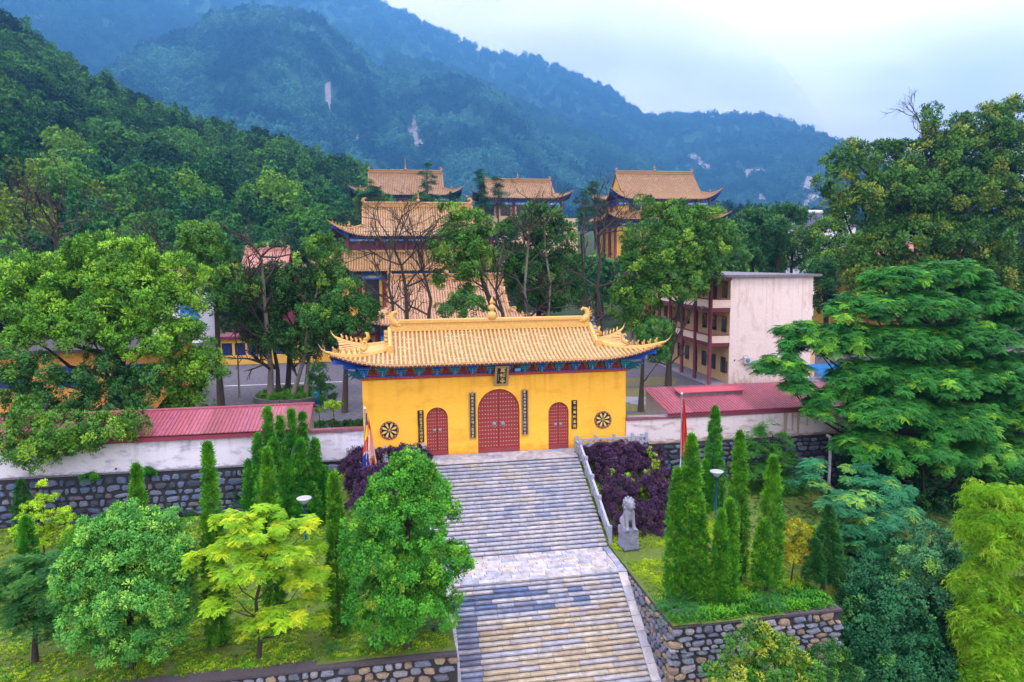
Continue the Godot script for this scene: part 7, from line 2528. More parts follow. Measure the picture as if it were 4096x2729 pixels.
	tree("camphor_tree", "rounded pale green camphor behind the roof of the three storey house", "tree", "", Vector3(59.14, 0, -62), "camphor", "broad", 0.7, 0.35, [Vector3(0, 0, 0), Vector3(-0.04, 4.75, 0.07), Vector3(-0.11, 9.49, 0.2), Vector3(-0.19, 12.43, 0.4), Vector3(-0.27, 14.14, 0.67)], [-0.44, 15.37, 0, 4.31, 2.3, -2.14, 13.08, 1, 4.7, 2.42, 1.78, 12.7, 1, 2.87, 2.15], {"share": 0.2})
	tree("camphor_tree", "dark camphor crown next to the two tiered hall's eave", "tree", "", Vector3(51.12, 0, -59), "camphor_dark", "broad", 0.7, 0.35, [Vector3(0, 0, 0), Vector3(-0.26, 4.98, 0.1), Vector3(-0.68, 9.96, 0.3), Vector3(-1.2, 14.1, 0.6), Vector3(-1.71, 16.79, 1)], [-1.16, 18.25, 0, 3.17, 2.34, 0.24, 15.14, 1, 4.12, 2.47, -3.46, 15.15, 1, 3, 2.32, -2.47, 13.1, 2, 4.07, 2.04], {"share": 0.2})
	tree("camphor_tree", "small camphor crown seen against the blue far mountain", "tree", "", Vector3(52.76, 0, -56), "camphor_dark", "broad", 0.7, 0.35, [Vector3(0, 0, 0), Vector3(0.09, 6.92, 0.03), Vector3(0.23, 13.83, 0.1), Vector3(0.4, 16.79, 0.2), Vector3(0.57, 18.17, 0.33)], [0.26, 19.08, 0, 3.37, 1.62, 3.18, 19.75, 0, 2.03, 1.22, -1.73, 17.37, 1, 3.33, 2], {"share": 0.2})
	tree("camphor_tree", "camphor crown in front of the white house with the water heater", "tree", "", Vector3(59.82, 0, -53), "camphor", "broad", 0.7, 0.35, [Vector3(0, 0, 0), Vector3(-0.08, 4.07, 0.08), Vector3(-0.2, 8.15, 0.25), Vector3(-0.35, 12.21, 0.5), Vector3(-0.5, 14.98, 0.83)], [-0.17, 16.28, 0, 3.06, 2.52, 0.74, 13.29, 1, 3.04, 2.65, -2.08, 11.68, 1.5, 2.63, 2.63], {"share": 0.2})
	tree("camphor_tree", "camphor crown touching the big bright camphor's outer side", "tree", "", Vector3(42.98, 0, -50), "camphor_dark", "broad", 0.7, 0.35, [Vector3(0, 0, 0), Vector3(-0.2, 4.65, 0.03), Vector3(-0.53, 9.3, 0.07), Vector3(-0.93, 11.35, 0.15), Vector3(-1.33, 12.32, 0.25)], [-0.21, 13.39, 0, 2.52, 1.89, -2.46, 12.46, 0.5, 2.5, 2.13], {"share": 0.2})
	tree("camphor_tree", "dark low camphor at the outer corner of the cream end wall", "tree", "", Vector3(55.89, 0, -47), "camphor_dark", "broad", 0.7, 0.35, [Vector3(0, 0, 0), Vector3(-0.15, 2.01, 0.02), Vector3(-0.41, 4.01, 0.05), Vector3(-0.71, 7.24, 0.1), Vector3(-1.02, 9.63, 0.17)], [-1.03, 8.59, 0, 2.26, 2.26, -0.22, 6.09, 0.5, 2.13, 1.63, -1.81, 10.47, 0, 1.88, 1.88], {"share": 0.2})
	tree("old_camphor_tree", "giant old camphor towering over everything at the edge of the temple grounds", "tree", "", Vector3(61.15, 0, -28), "camphor", "broad", 0.62, 0.9, [Vector3(0, 0, 0), Vector3(-0.97, 7.05, 0), Vector3(-2.15, 11.19, 0), Vector3(-3.89, 15.27, 0), Vector3(-5, 18.79, 0)], [-6.61, 28.59, 0, 0.8, 1.1, -6.12, 27.15, 0, 1.1, 0.9, -15.96, 23.95, 0, 2.46, 1.47, -18, 21.13, 0, 1.96, 1.67, -11.25, 23.64, 0, 3.08, 1.99, -5.32, 23.74, 0, 3.72, 2.21, 0.9, 27.31, 0, 3.86, 2.33, 5.1, 28.65, 0, 2.55, 2.35, -11.8, 20.02, 2, 4.67, 2.24, -5.09, 19.35, 2, 5.19, 2.47, 2.92, 21.25, 1, 4.26, 3.15, -15.04, 18.41, 1, 3.14, 1.96, -9.71, 14.94, 2.5, 4.65, 2.15, -2.37, 14.43, 2.5, 4.87, 2.49, 5.16, 15.47, 1, 3.39, 3.08, -13.84, 14.5, 1.5, 2.75, 1.96, -14.22, 11.33, 1.5, 2.76, 1.38, -8.38, 11.52, 2.5, 3.45, 1.48, -17.55, 23.06, 0, 1.67, 1.27, -17.06, 18.48, 0, 1.48, 1.48, -2.52, 24.77, 0, 3.03, 2.53, 5.71, 24.92, 0, 3.08, 3.08, 3.97, 19.7, -4, 6.48, 5.4, -3.31, 18.6, -4, 5.33, 4.26, 0.03, 10.42, 1.5, 5.09, 2.24, 6.12, 10.07, 0.5, 3.13, 2.61, -10.09, 9.81, 2, 3.96, 1.58, -4.97, 9.24, 2, 4.01, 1.8, -16.1, 12.33, 1, 1.97, 1.68, 3.34, 12.17, 1, 3.09, 2.06, -11.07, 7.35, 2, 3.47, 1.98, -5.98, 7.26, 2, 4.01, 2.21, -0.2, 7.15, 2, 4.06, 2.23, 5.35, 7.01, 1.5, 3.1, 2.58, -13.93, 9.13, 2, 2.46, 1.67, -2.37, 9.68, 1, 4.08, 2.55], {"share": 0.3, "tuck": 0.3, "lo": Color(0.016, 0.075, 0.014), "hi": Color(0.085, 0.23, 0.020), "acc": Color(0.24, 0.30, 0.03)})
	tree("fir_tree", "slim dark fir in front of the topmost hall's roof, by its name board", "tree", "", Vector3(5.91, 23, -172), "thuja_dark", "spray", 1.0, 0.25, [Vector3(0, 0, 0), Vector3(-0.01, 3.21, 0), Vector3(-0.03, 6.42, 0), Vector3(-0.05, 12.37, 0), Vector3(-0.08, 16.86, 0)], [0.24, 18.33, 0, 1.18, 1.31, -0.19, 16.4, 0, 2.1, 1.18, 0.8, 14.09, 0, 2.37, 1.19, -0.56, 11.75, 0, 2.24, 1.19, 0.3, 9.29, 0, 3.17, 1.32, -1.05, 7.33, 0, 3.43, 1.32], {"puff": 1.1, "n": 7})
	tree("fir_tree", "dark fir at the lower corner of the topmost hall's roof", "tree", "", Vector3(-11.32, 23, -170), "thuja_dark", "spray", 1.0, 0.25, [Vector3(0, 0, 0), Vector3(0.06, 2.61, 0), Vector3(0.15, 5.21, 0), Vector3(0.26, 9, 0), Vector3(0.37, 11.76, 0)], [-0.04, 12.78, 0, 1.54, 1.54, 0.79, 10.89, 0, 2.83, 1.29, -0.91, 8.98, 0, 3.09, 1.29, 1.99, 8.62, 0, 2.32, 1.29, 0.04, 7.08, 0, 3.35, 1.29], {"puff": 1.1, "n": 7})
	tree("fir_tree", "dark fir at the end of the orange roof with the open gallery", "tree", "", Vector3(17.53, 20, -140), "thuja_dark", "spray", 1.0, 0.25, [Vector3(0, 0, 0), Vector3(0.02, 2.69, 0), Vector3(0.04, 5.38, 0), Vector3(0.08, 10.38, 0), Vector3(0.11, 14.15, 0)], [0.19, 15.38, 0, 1.14, 1.14, -0.18, 13.37, 0, 1.7, 1.14, 0.48, 11.36, 0, 1.94, 1.14, -0.24, 9.34, 0, 2.16, 1.37, 0.3, 7.1, 0, 2.51, 1.37], {"puff": 1.1, "n": 7})
	tree("fir_tree", "second dark fir, standing in front of the orange roof with the open gallery", "tree", "", Vector3(22.08, 20, -138), "thuja_dark", "spray", 1.0, 0.25, [Vector3(0, 0, 0), Vector3(0.01, 2.92, 0), Vector3(0.03, 5.85, 0), Vector3(0.05, 9.63, 0), Vector3(0.07, 12.35, 0)], [0.13, 13.42, 0, 1.13, 1.02, -0.24, 11.64, 0, 1.92, 1.02, 0.66, 9.65, 0, 2.15, 1.02, -0.28, 7.63, 0, 2.27, 1.13], {"puff": 1.1, "n": 7})
	tree("fir_tree", "taller dark fir left of the two tiered hall", "tree", "", Vector3(46.58, 16, -132), "thuja_dark", "spray", 1.0, 0.25, [Vector3(0, 0, 0), Vector3(-0.04, 3.17, 0), Vector3(-0.11, 6.34, 0), Vector3(-0.19, 11.01, 0), Vector3(-0.27, 14.43, 0)], [-0.06, 15.69, 0, 1.12, 1.34, -0.51, 13.48, 0, 2.02, 1.35, 0.43, 11.28, 0, 2.47, 1.57, -0.96, 8.84, 0, 2.92, 1.8], {"puff": 1.1, "n": 7})
	tree("fir_tree", "shorter dark fir between the gallery hall and the two tiered hall", "tree", "", Vector3(42.17, 14, -128), "thuja_dark", "spray", 1.0, 0.25, [Vector3(0, 0, 0), Vector3(-0.01, 2.94, 0), Vector3(-0.02, 5.87, 0), Vector3(-0.03, 10.75, 0), Vector3(-0.04, 14.37, 0)], [-0.02, 15.62, 0, 1.09, 1.31, -0.47, 13.46, 0, 1.75, 1.31, 0.55, 10.77, 0, 2.19, 1.54, -0.23, 8.06, 0, 2.2, 1.54], {"puff": 1.1, "n": 7})
	bare_tree("bare_tree", "tall bare tree with pale twin trunks rising from the round planter", Vector3(-17.84, 0, -21), [Vector3(0, 0, 0), Vector3(0.21, 3, 0), Vector3(0.11, 5.79, 0), Vector3(-0.01, 8.16, 0), Vector3(-0.07, 10.89, 0), Vector3(-0.15, 13.21, 0)], 0.26, 3.6, 2, "", "pale_bark")
	bare_tree("bare_tree", "dark leaning bare trunk crossing behind the pale twin trunks", Vector3(-17.17, 0, -21.6), [Vector3(0, 0, 0), Vector3(0.05, 2.9, 0), Vector3(-0.32, 5.72, 0), Vector3(-1.12, 8.91, 0), Vector3(-2.13, 11.28, 0)], 0.2, 3.0, 2, "", "bark")
	bare_tree("bare_tree", "grey leaning trunk broken off at the top in the round planter", Vector3(-15.96, 0.3, -20.6), [Vector3(0, 0, 0), Vector3(0.74, 1.88, 0), Vector3(1.4, 3.85, 0), Vector3(1.68, 6.23, 0), Vector3(2.04, 8.59, 0)], 0.22, 1.6, 1, "", "pale_bark")
	bare_tree("bare_tree", "black bare tree in front of the great hall, nearer its upturned eave", Vector3(-5.38, 0, -14), [Vector3(0, 0, 0), Vector3(-0.07, 8.37, 0), Vector3(-0.12, 10.54, 0), Vector3(-0.43, 12.34, 0), Vector3(-0.99, 13.76, 0)], 0.19, 3.4, 3, "", "bark")
	bare_tree("bare_tree", "black crooked bare tree in front of the great hall, nearer the bright camphor", Vector3(-3.5, 0, -14), [Vector3(0, 0, 0), Vector3(-0.15, 8.15, 0), Vector3(0.06, 9.42, 0), Vector3(-0.27, 10.88, 0), Vector3(-0.77, 12.68, 0), Vector3(-0.91, 14.11, 0)], 0.17, 3.2, 3, "", "bark")
	bare_tree("bare_tree", "thin black bare tree rising past the low hall's gable edge", Vector3(-6.58, 0, -13), [Vector3(0, 0, 0), Vector3(-0.03, 9.18, 0), Vector3(-0.31, 10.59, 0), Vector3(-0.11, 12.7, 0), Vector3(-0.66, 14.09, 0)], 0.14, 3.0, 3, "", "bark")
	bare_tree("bare_tree", "grey bare tree whose twigs veil the broad dark camphor", Vector3(5.49, 0, -17), [Vector3(0, 0, 0), Vector3(0.01, 7.54, 0), Vector3(-0.37, 9.9, 0), Vector3(-0.16, 12.23, 0), Vector3(0.06, 14.54, 0)], 0.2, 3.6, 3, "", "pale_bark")
	bare_tree("bare_tree", "leaning black trunk behind the gate ridge between the two camphors", Vector3(2.64, 0, -12), [Vector3(0, 0, 0), Vector3(-0.34, 8.34, 0), Vector3(-0.87, 10.14, 0), Vector3(-0.66, 12.27, 0)], 0.18, 2.4, 2, "", "bark")
	bare_tree("bare_tree", "second grey bare tree in front of the broad dark camphor", Vector3(7.62, 0, -18), [Vector3(0, 0, 0), Vector3(-0.07, 7.82, 0), Vector3(0.14, 10.62, 0), Vector3(-0.26, 13, 0), Vector3(-0.45, 15.74, 0)], 0.16, 3.2, 3, "", "pale_bark")
	bare_tree("bare_tree", "tall black bare tree between the two camphors behind the gate's ridge end", Vector3(12.15, 0, -16), [Vector3(0, 0, 0), Vector3(-0.14, 7.47, 0), Vector3(-0.56, 10.22, 0), Vector3(-0.25, 12.56, 0), Vector3(-0.58, 14.87, 0)], 0.2, 3.6, 3, "", "bark")
	bare_tree("bare_tree", "slimmer black bare tree beside the ridge end dragon of the gate", Vector3(11.88, 0, -20), [Vector3(0, 0, 0), Vector3(-0.1, 8.43, 0), Vector3(-0.45, 11.75, 0), Vector3(-0.67, 15.04, 0)], 0.16, 3.4, 3, "", "bark")
	bare_tree("bare_tree", "grey bare tree beyond the largest camphor, before the forest edge", Vector3(-32.15, 0, -42), [Vector3(0, 0, 0), Vector3(0.12, 9.03, 0), Vector3(-0.17, 12.04, 0), Vector3(-0.16, 14.52, 0)], 0.22, 4.5, 3, "", "bark")
	bare_tree("bare_tree", "dark bare tree with spreading boughs above the largest camphor's left side", Vector3(-40.62, 1, -35), [Vector3(0, 0, 0), Vector3(0.21, 12.07, 0), Vector3(0.18, 13.85, 0), Vector3(-0.01, 15.62, 0)], 0.26, 5.5, 3, "", "bark")
	bare_tree("bare_tree", "thin bare tree sticking out of the top of the giant old camphor", Vector3(54.73, 21.26, -28), [Vector3(0, 0, 0), Vector3(-0.64, 2.94, 0), Vector3(-0.68, 5.38, 0), Vector3(-1.48, 7.3, 0)], 0.14, 2.6, 2, "", "bark")
	bare_tree("bare_tree", "leaning bare trunk in front of the galleries of the three storey house", Vector3(19.33, 0, -18), [Vector3(0, 0, 0), Vector3(0.06, 2.55, 0), Vector3(0.51, 4.64, 0), Vector3(1.66, 6.49, 0), Vector3(2.72, 8.76, 0), Vector3(3.12, 10.83, 0)], 0.2, 2.0, 1, "", "bark")
	bare_tree("bare_tree", "pale dead shrub with grey twigs under the three tiered camphor", Vector3(-21.09, 0.2, -24), [Vector3(0, 0, 0), Vector3(0.06, 4.54, 0), Vector3(-0.07, 5.78, 0)], 0.08, 2.4, 3, "", "pale_bark")
	cypress("juniper_bush", "broad many spired juniper bush standing before the pink roofed shed", Vector3(-13.24, -3, 1.9), "juniper", [[-1.01, -0.99, 0, 0.64, 7.97], [-0.29, -1.07, 0.3, 0.69, 7.5], [0.36, -1.1, 0, 0.64, 7.83], [0.95, -1.09, -0.2, 0.53, 7.62], [-0.59, -0.84, 0.8, 0.9, 6.09], [0.89, -1.04, 0.6, 0.9, 6.17], [-1.61, -0.87, 0.2, 0.69, 6.29], [1.65, -1.17, 0.1, 0.74, 6.13], [-2.24, -0.58, 0.1, 0.58, 4.43], [0.15, -0.92, 1.1, 1.17, 4.91], [2.08, -1.02, 0.2, 0.64, 4.23], [-1.26, -0.75, 0.9, 1.06, 3.98], [1.43, -0.97, 0.9, 1.01, 3.5]], "", 0.26)
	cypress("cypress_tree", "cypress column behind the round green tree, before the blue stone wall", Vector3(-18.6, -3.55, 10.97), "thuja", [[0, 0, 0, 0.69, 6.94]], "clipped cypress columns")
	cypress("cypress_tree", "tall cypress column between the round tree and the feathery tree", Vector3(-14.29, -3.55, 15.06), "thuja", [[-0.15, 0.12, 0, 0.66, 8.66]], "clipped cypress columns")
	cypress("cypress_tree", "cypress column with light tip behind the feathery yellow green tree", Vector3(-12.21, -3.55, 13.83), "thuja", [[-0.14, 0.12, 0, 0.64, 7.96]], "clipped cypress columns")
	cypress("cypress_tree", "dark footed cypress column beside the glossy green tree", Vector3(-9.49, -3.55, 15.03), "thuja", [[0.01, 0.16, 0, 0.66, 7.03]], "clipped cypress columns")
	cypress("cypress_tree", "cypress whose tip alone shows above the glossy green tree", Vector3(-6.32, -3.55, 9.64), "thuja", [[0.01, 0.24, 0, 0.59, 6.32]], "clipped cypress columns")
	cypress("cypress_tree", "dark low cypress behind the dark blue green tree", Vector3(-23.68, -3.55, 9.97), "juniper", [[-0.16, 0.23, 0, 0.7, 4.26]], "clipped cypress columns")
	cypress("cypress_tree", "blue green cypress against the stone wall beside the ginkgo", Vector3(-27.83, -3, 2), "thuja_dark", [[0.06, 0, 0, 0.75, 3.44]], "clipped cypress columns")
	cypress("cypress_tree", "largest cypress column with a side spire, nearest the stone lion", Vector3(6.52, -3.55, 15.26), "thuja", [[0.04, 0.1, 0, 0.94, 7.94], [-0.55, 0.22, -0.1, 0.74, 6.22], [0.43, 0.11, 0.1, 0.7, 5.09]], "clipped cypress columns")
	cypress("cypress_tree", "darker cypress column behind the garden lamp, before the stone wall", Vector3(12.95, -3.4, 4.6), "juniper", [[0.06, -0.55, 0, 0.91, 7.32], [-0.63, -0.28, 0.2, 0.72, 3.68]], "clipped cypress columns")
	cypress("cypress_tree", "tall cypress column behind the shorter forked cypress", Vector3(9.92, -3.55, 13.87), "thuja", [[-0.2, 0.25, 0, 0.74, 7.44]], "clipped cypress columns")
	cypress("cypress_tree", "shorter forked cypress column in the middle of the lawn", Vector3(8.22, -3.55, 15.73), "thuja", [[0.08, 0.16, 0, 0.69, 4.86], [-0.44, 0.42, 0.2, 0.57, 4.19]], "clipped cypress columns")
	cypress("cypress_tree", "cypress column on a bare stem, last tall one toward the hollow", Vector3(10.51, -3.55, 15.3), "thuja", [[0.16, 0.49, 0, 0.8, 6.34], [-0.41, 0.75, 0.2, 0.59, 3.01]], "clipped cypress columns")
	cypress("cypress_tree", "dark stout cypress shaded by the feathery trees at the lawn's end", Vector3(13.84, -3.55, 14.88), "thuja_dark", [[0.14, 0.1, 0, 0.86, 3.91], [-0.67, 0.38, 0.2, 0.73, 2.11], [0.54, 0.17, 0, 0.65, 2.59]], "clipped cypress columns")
	cycad("small bright cycad on the lower lawn under the glossy tree", Vector3(-7.16, -3.55, 16.1), 0.55)
	cycad("large dark cycad beside the low terrace wall and the stairs", Vector3(-5.37, -3.55, 15.62), 0.85)
	cycad("large cycad under the largest cypress at the wall corner", Vector3(5.47, -3.55, 16.43), 0.85)
	cycad("dark cycad at the wall edge below the bare stemmed cypress", Vector3(10.03, -3.55, 16.51), 0.6)
	cycad("small cycad with broken fronds on the lower lawn", Vector3(-8.07, -3.55, 16.44), 0.4)
	cycad("smallest cycad tuft, alone on the mossy lawn", Vector3(-9.71, -3.55, 16.46), 0.35)


# ------------------------------------------------------------------ hills and their forest
const PROFILE := {
	"near": [-34.1, 0.365, -28.88, 0.309, -24.74, 0.279, -22.94, 0.265, -21.33, 0.244, -19.36, 0.230, -17.59, 0.210, -15.44, 0.196, -13.48, 0.185, -10.26, 0.172, -7.81, 0.163, -5.93, 0.153, -3.36, 0.139, -1.06, 0.124, 2.31, 0.106, 5.74, 0.082, 9.22, 0.052],
	"mid": [-31.67, 0.129, -22.81, 0.178, -19.4, 0.220, -16.87, 0.261, -14.88, 0.283, -13.43, 0.294, -11.63, 0.318, -9.83, 0.327, -7.39, 0.331, -4.9, 0.325, -2.39, 0.297, -0.81, 0.268, 0.84, 0.256, 1.84, 0.252, 4.21, 0.258, 6.94, 0.251, 8.99, 0.233, 11.05, 0.202, 13.11, 0.166, 15.53, 0.139, 18.29, 0.118, 21.37, 0.084, 27.98, 0.046],
	"back": [-32.66, 0.309, -24.49, 0.340, -19.71, 0.343, -16.37, 0.331, -14.46, 0.325, -13.39, 0.307, -12.3, 0.288, -10.01, 0.263, -5.74, 0.235],
	"ridge": [-17.04, 0.366, -11.44, 0.382, -5.39, 0.389, -0.65, 0.357, 4.29, 0.321, 7.66, 0.296, 9.37, 0.284, 11.77, 0.285, 14.5, 0.263, 17.91, 0.235, 19.6, 0.213, 20.95, 0.199, 24.57, 0.197, 27.77, 0.191, 29.32, 0.190, 32.38, 0.171, 35.05, 0.145, 38.19, 0.110, 42.19, 0.080, 48.11, 0.054, 55.03, 0.039],
	"spur": [0.88, 0.286, 4.23, 0.270, 6.95, 0.258, 9.34, 0.237, 12.78, 0.204, 16.22, 0.178, 19.64, 0.150, 23.01, 0.116, 26.32, 0.088, 31.07, 0.068],
	"low": [14.49, 0.051, 19.68, 0.066, 23.38, 0.075, 26.34, 0.075, 29.84, 0.065, 34.08, 0.061, 39.69, 0.051, 45.9, 0.047, 53.21, 0.040],
}


func skyline(key: String, deg: float) -> float:
	var a: Array = PROFILE[key]
	if deg <= a[0]:
		return a[1]
	for i in range(0, a.size() - 2, 2):
		if deg <= a[i + 2]:
			var f: float = (deg - a[i]) / (a[i + 2] - a[i])
			return lerpf(a[i + 1], a[i + 3], f)
	return a[a.size() - 1]


const EYE := Vector3(-7.03, 12.45, 44.8)
var H := {}


func hill_pt(deg: float, t: float) -> Vector3:
	# t runs from the foot (0) to the ridge (1) and down behind it
	var a := deg_to_rad(deg)
	var rd: float = H.far + H.sway * noise.get_noise_1d(deg * 4.0 + H.seed)
	var r := lerpf(H.foot, rd, t)
	var top: float = EYE.y + rd * skyline(H.key, deg) - H.trees
	var k := pow(t, H.bend) if t <= 1.0 else 1.0 - (t - 1.0) * 0.9
	var y := lerpf(H.foot_y, top, k)
	var p := Vector3(EYE.x + sin(a) * r, y, EYE.z - cos(a) * r)
	var n := noise.get_noise_2d(p.x * H.grain + H.seed * 13.0, p.z * H.grain)
	var n2 := noise.get_noise_2d(p.x * H.grain * 3.3, p.z * H.grain * 3.3 + H.seed)
	p.y += (n * H.rough + n2 * H.rough * 0.3) * sin(clampf(t, 0, 1) * PI) * (top - H.foot_y)
	return p


func bare_rock(deg: float, t: float) -> bool:
	for q in H.scars:
		var u: float = (deg - q[0]) / q[2]
		var v: float = (t - q[1] + q[4] * (deg - q[0])) / q[3]
		if u * u + v * v < 1.0 + 1.2 * noise.get_noise_2d(deg * 60.0, t * 900.0):
			return true
	return false


func hill(called: String, p: Dictionary) -> void:
	H = p
	var st := S()
	st.set_smooth_group(0)
	var nx: int = p.nx
	var nt := 44
	var g := []
	for i in nx + 1:
		var row := []
		for j in nt + 1:
			row.append(hill_pt(lerpf(p.a0, p.a1, float(i) / nx), 1.5 * j / nt))
		g.append(row)
	var rock := Color(0.30, 0.24, 0.25)
	for i in nx:
		for j in nt:
			var q := [g[i][j], g[i][j + 1], g[i + 1][j + 1], g[i + 1][j]]
			var c := Color(0.018, 0.07, 0.035)
			if bare_rock(lerpf(p.a0, p.a1, (i + 0.5) / nx), 1.5 * (j + 0.5) / nt):
				c = rock
			st.set_color(c)
			quad(st, q[0], q[1], q[2], q[3])
	var m := StandardMaterial3D.new()
	m.vertex_color_use_as_albedo = true
	m.roughness = 0.95
	struct(called, done(st), m)


func bake(tc: Array, key: String) -> ArrayMesh:
	var v := PackedVector3Array()
	var n := PackedVector3Array()
	var c := PackedColorArray()
	var src: Dictionary = clump[key]
	for i in tc[0].size():
		var t: Transform3D = tc[0][i]
		v.append_array(t * src.v)
		var b := Transform3D(t.basis.orthonormalized(), Vector3.ZERO)
		n.append_array(b * src.n)
		var k: Color = tc[1][i]
		for col in src.c:
			c.append(Color(k.r * col.r, k.g * col.r, k.b * col.r))
	return to_mesh(v, n, c)


func crown_of(form: String, s: float, rich: float) -> ArrayMesh:
	var lobes := []
	var o := {"puff": s * 1.8, "s": s, "n": int(6 * rich), "lo": Color(0.62, 0.62, 0.62), "hi": Color(1.15, 1.15, 1.15), "acc": Color(1.5, 1.4, 1.1), "share": 0.2, "tuck": 0.0}
	if form == "fir":
		for i in 6:
			var f := i / 5.0
			lobes.append([Vector3(rng.randf_range(-0.15, 0.15), lerpf(2.4, 8.6, f), rng.randf_range(-0.15, 0.15)), Vector3(lerpf(1.9, 0.4, f), 0.75, lerpf(1.9, 0.4, f))])
		o.flat = 0.2
	elif form == "bamboo":
		for i in 5:
			var f := i / 4.0
			lobes.append([Vector3(f * f * 1.6, lerpf(3.0, 8.6, f), f * 0.4), Vector3(lerpf(1.5, 0.8, f), 1.3, lerpf(1.5, 0.8, f))])
	else:
		for i in 9:
			var a := i * 2.4
			var y := 3.6 + i * 0.42 + rng.randf_range(-0.4, 0.4)
			var r := 2.1 * sqrt(maxf(0.1, 1.0 - pow((y - 4.6) / 3.6, 2.0)))
			lobes.append([Vector3(cos(a) * r, y, sin(a) * r), Vector3.ONE * rng.randf_range(1.05, 1.6) * Vector3(1, 0.8, 1)])
	return bake(scatter(lobes, o), "coarse")


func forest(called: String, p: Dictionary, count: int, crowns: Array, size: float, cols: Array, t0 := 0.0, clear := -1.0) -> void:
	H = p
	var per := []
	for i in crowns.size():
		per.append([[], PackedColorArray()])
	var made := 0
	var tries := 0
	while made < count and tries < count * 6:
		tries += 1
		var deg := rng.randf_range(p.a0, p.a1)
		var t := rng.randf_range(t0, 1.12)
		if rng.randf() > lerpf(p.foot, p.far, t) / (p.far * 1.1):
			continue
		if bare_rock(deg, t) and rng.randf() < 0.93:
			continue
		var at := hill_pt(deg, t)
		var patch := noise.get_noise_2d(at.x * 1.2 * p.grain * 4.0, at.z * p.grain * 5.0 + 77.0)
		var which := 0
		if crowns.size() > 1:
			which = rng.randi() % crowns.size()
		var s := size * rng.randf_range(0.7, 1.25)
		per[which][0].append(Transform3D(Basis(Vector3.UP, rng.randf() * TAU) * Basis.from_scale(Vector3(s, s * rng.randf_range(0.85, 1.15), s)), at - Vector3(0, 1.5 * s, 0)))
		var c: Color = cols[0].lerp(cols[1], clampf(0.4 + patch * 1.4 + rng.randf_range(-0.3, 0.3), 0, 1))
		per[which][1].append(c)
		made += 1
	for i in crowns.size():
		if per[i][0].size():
			multi(called, crowns[i], leaf_mat("leaf_far", 0.6), per[i], null)


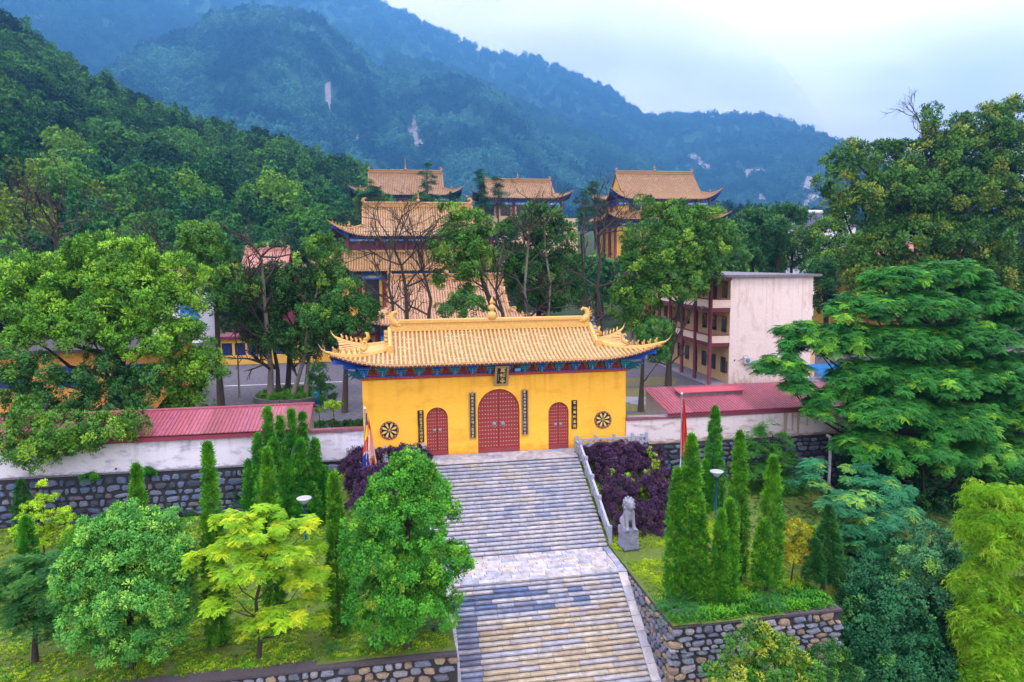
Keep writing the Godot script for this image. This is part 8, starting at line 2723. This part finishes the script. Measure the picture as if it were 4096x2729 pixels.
func mountains() -> void:
	var full := [crown_of("broad", 0.5, 1.0), crown_of("broad", 0.5, 1.0), crown_of("broad", 0.55, 1.0), crown_of("broad", 0.5, 1.0), crown_of("fir", 0.5, 1.0), crown_of("fir", 0.5, 1.0), crown_of("bamboo", 0.5, 1.0)]
	var lite := [crown_of("broad", 0.95, 0.9), crown_of("broad", 0.95, 0.9), crown_of("fir", 0.9, 0.9)]
	var near := {"key": "near", "a0": -55.0, "a1": 8.5, "nx": 120, "foot": 150.0, "far": 340.0, "sway": 60.0, "foot_y": -2.0, "trees": 8.0, "bend": 1.05, "rough": 0.10, "grain": 0.30, "seed": 3.0, "scars": []}
	var mid := {"key": "mid", "a0": -34.0, "a1": 28.0, "nx": 150, "foot": 400.0, "far": 820.0, "sway": 60.0, "foot_y": 20.0, "trees": 8.0, "bend": 0.95, "rough": 0.19, "grain": 0.09, "seed": 9.0, "scars": [[1.1, 0.74, 0.5, 0.10, 0.10], [2.6, 0.52, 0.45, 0.13, 0.12], [-6.5, 0.84, 0.8, 0.02, 0.0], [-4.0, 0.55, 0.25, 0.05, 0.0], [-2.0, 0.5, 0.25, 0.03, 0.0], [0.2, 0.4, 0.3, 0.05, 0.0], [-1.5, 0.66, 0.4, 0.03, 0.0]]}
	var back := {"key": "back", "a0": -44.0, "a1": -5.8, "nx": 70, "foot": 900.0, "far": 1500.0, "sway": 80.0, "foot_y": 60.0, "trees": 9.0, "bend": 1.0, "rough": 0.10, "grain": 0.05, "seed": 15.0, "scars": []}
	var ridge := {"key": "ridge", "a0": -17.0, "a1": 62.0, "nx": 150, "foot": 900.0, "far": 1900.0, "sway": 90.0, "foot_y": 20.0, "trees": 9.0, "bend": 1.05, "rough": 0.12, "grain": 0.045, "seed": 21.0, "scars": [[24.8, 0.56, 1.0, 0.07, 0.06], [33.0, 0.36, 0.9, 0.14, 0.05], [29.0, 0.48, 1.0, 0.03, 0.0], [29.5, 0.25, 0.3, 0.04, 0.0]]}
	var spur := {"key": "spur", "a0": 0.5, "a1": 32.0, "nx": 90, "foot": 560.0, "far": 1150.0, "sway": 60.0, "foot_y": 20.0, "trees": 8.0, "bend": 1.0, "rough": 0.13, "grain": 0.07, "seed": 31.0, "scars": []}
	var low := {"key": "low", "a0": 14.0, "a1": 60.0, "nx": 80, "foot": 250.0, "far": 480.0, "sway": 20.0, "foot_y": 0.0, "trees": 8.0, "bend": 0.8, "rough": 0.05, "grain": 0.1, "seed": 37.0, "scars": []}
	hill("hill", near)
	hill("mountain", mid)
	hill("mountain", back)
	hill("mountain", ridge)
	hill("mountain", spur)
	hill("hill", low)
	var dark := Color(0.010, 0.045, 0.018)
	var deepg := Color(0.028, 0.085, 0.022)
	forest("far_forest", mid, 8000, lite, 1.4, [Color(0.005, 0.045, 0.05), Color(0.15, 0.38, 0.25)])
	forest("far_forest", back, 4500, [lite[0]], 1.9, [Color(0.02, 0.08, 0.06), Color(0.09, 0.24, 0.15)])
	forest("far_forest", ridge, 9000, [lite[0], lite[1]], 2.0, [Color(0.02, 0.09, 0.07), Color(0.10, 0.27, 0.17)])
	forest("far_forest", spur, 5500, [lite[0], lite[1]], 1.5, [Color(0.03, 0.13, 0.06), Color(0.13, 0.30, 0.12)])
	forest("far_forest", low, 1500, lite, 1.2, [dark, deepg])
	forest("hillside_forest", near, 2800, full, 1.25, [Color(0.016, 0.09, 0.03), Color(0.13, 0.36, 0.045)], 0.30)
	# the trees of the near slope and the temple grove, one by one
	var tints := [Color(0.03, 0.15, 0.025), Color(0.07, 0.24, 0.028), Color(0.12, 0.34, 0.028), Color(0.19, 0.40, 0.028), Color(0.04, 0.19, 0.06)]
	var ms := []
	for i in tints.size():
		ms.append(tinted("grove_leaf_%d" % i, tints[i]))
	var bamboo_m := tinted("grove_bamboo", Color(0.22, 0.34, 0.02))
	var fir_m := tinted("grove_fir", Color(0.012, 0.065, 0.022))
	var trunk := S()
	tube(trunk, [Vector3(0, -1.0, 0), Vector3(0.1, 2.5, 0.05), Vector3(0, 5.5, 0)], [0.26, 0.18, 0.08], 6)
	var trunk_m := done(trunk)
	var bark := mat("bark", Color(0.055, 0.042, 0.035))
	H = near
	var spots := []
	for i in 215:
		# rows up the slope, so that no two stand in one place
		var deg := -50.0 + fmod(i * 2.414 * 3.7, 57.0)
		var t := 0.02 + 0.42 * float(i) / 215.0 + rng.randf_range(-0.01, 0.01)
		spots.append([hill_pt(deg, t), 1.0, deg, t])
	for i in 110:
		var x := rng.randf_range(-115, -24) if i < 85 else rng.randf_range(-20, 24)
		var z := rng.randf_range(-150, -52) if i < 85 else rng.randf_range(-185, -128)
		if x > -60 and z > -108:
			continue
		if x > -30 and z > -66:
			continue
		spots.append([Vector3(x, hill_base(x, z), z), 1.0, 0.0, 1.0])
	for i in 75:
		var x := rng.randf_range(40, 150)
		var z := rng.randf_range(-170, -66)
		if x > 46 and x < 94 and z < -118 and z > -172:
			continue
		if x > 42 and x < 75 and z > -72:
			continue
		if x > 72 and x < 108 and z > -112:
			continue
		spots.append([Vector3(x, hill_base(x, z), z), 0.85, 0.0, 1.0])
	for i in 18:
		var x := rng.randf_range(21, 52)
		var z := rng.randf_range(-120, -64)
		spots.append([Vector3(x, hill_base(x, z), z), 0.8, 0.0, 1.0])
	var tones := ["dark green", "mid green", "bright green", "yellowish green", "blue green"]
	for q in spots:
		var fir := rng.randf() < 0.2
		var bam: bool = q[2] < -19.0 and q[3] < 0.34 and q[3] > 0.10 and rng.randf() < 0.8
		var label := "leafy evergreen tree in the forest behind the temple halls"
		var called := "forest_tree"
		var group := "leafy trees of the temple forest"
		var crown: Mesh = full[rng.randi() % 4]
		var tone := rng.randi() % 5
		var m: Material = ms[tone]
		var place := "on the near hillside behind the temple halls"
		if q[3] > 0.99:
			place = "in the grove beside the great hall" if q[0].x < -20 else ("around the halls on the upper slope" if q[0].x < 24 else "beyond the three storey house")
		elif q[3] > 0.2:
			place = "higher up the near hillside"
		label = tones[tone] + " leafy tree " + place
		group = label
		if bam:
			label = "yellow green bamboo plume low on the near hillside" if q[3] < 0.2 else "yellow green bamboo plume midway up the near hillside"
			called = "hill_bamboo"
			group = label
			crown = full[6]
			m = bamboo_m
		elif fir:
			label = "dark narrow fir " + place
			called = "forest_fir"
			group = label
			crown = full[4 + rng.randi() % 2]
			m = fir_m
		var t := thing(called, label, "bamboo" if bam else "tree", q[0], rng.randf() * TAU, group)
		var s: float = q[1] * rng.randf_range(1.3, 2.0) * (0.75 if bam else 1.0)
		part("trunk", trunk_m, bark, t, Transform3D(Basis.from_scale(Vector3.ONE * s), Vector3.ZERO))
		part("crown", crown, m, t, Transform3D(Basis.from_scale(Vector3(s, s * rng.randf_range(0.85, 1.15), s)), Vector3.ZERO))
	# broad thin bank of blue valley mist before the middle mountain
	mist("valley_mist", -4.0, 400.0, 50.0, Vector3(640, 320, 130), 0.0032, Color(0.34, 0.68, 1.0))


func mist(called: String, deg: float, r: float, y: float, size: Vector3, density: float, c: Color) -> void:
	var v := FogVolume.new()
	v.name = numbered(called)
	v.shape = RenderingServer.FOG_VOLUME_SHAPE_ELLIPSOID
	v.size = size
	var m := FogMaterial.new()
	m.albedo = c
	m.density = density
	v.material = m
	var a := deg_to_rad(deg)
	v.position = Vector3(EYE.x + sin(a) * r, y, EYE.z - cos(a) * r)
	v.rotation.y = -a
	v.set_meta("kind", "stuff")
	add_child(v)
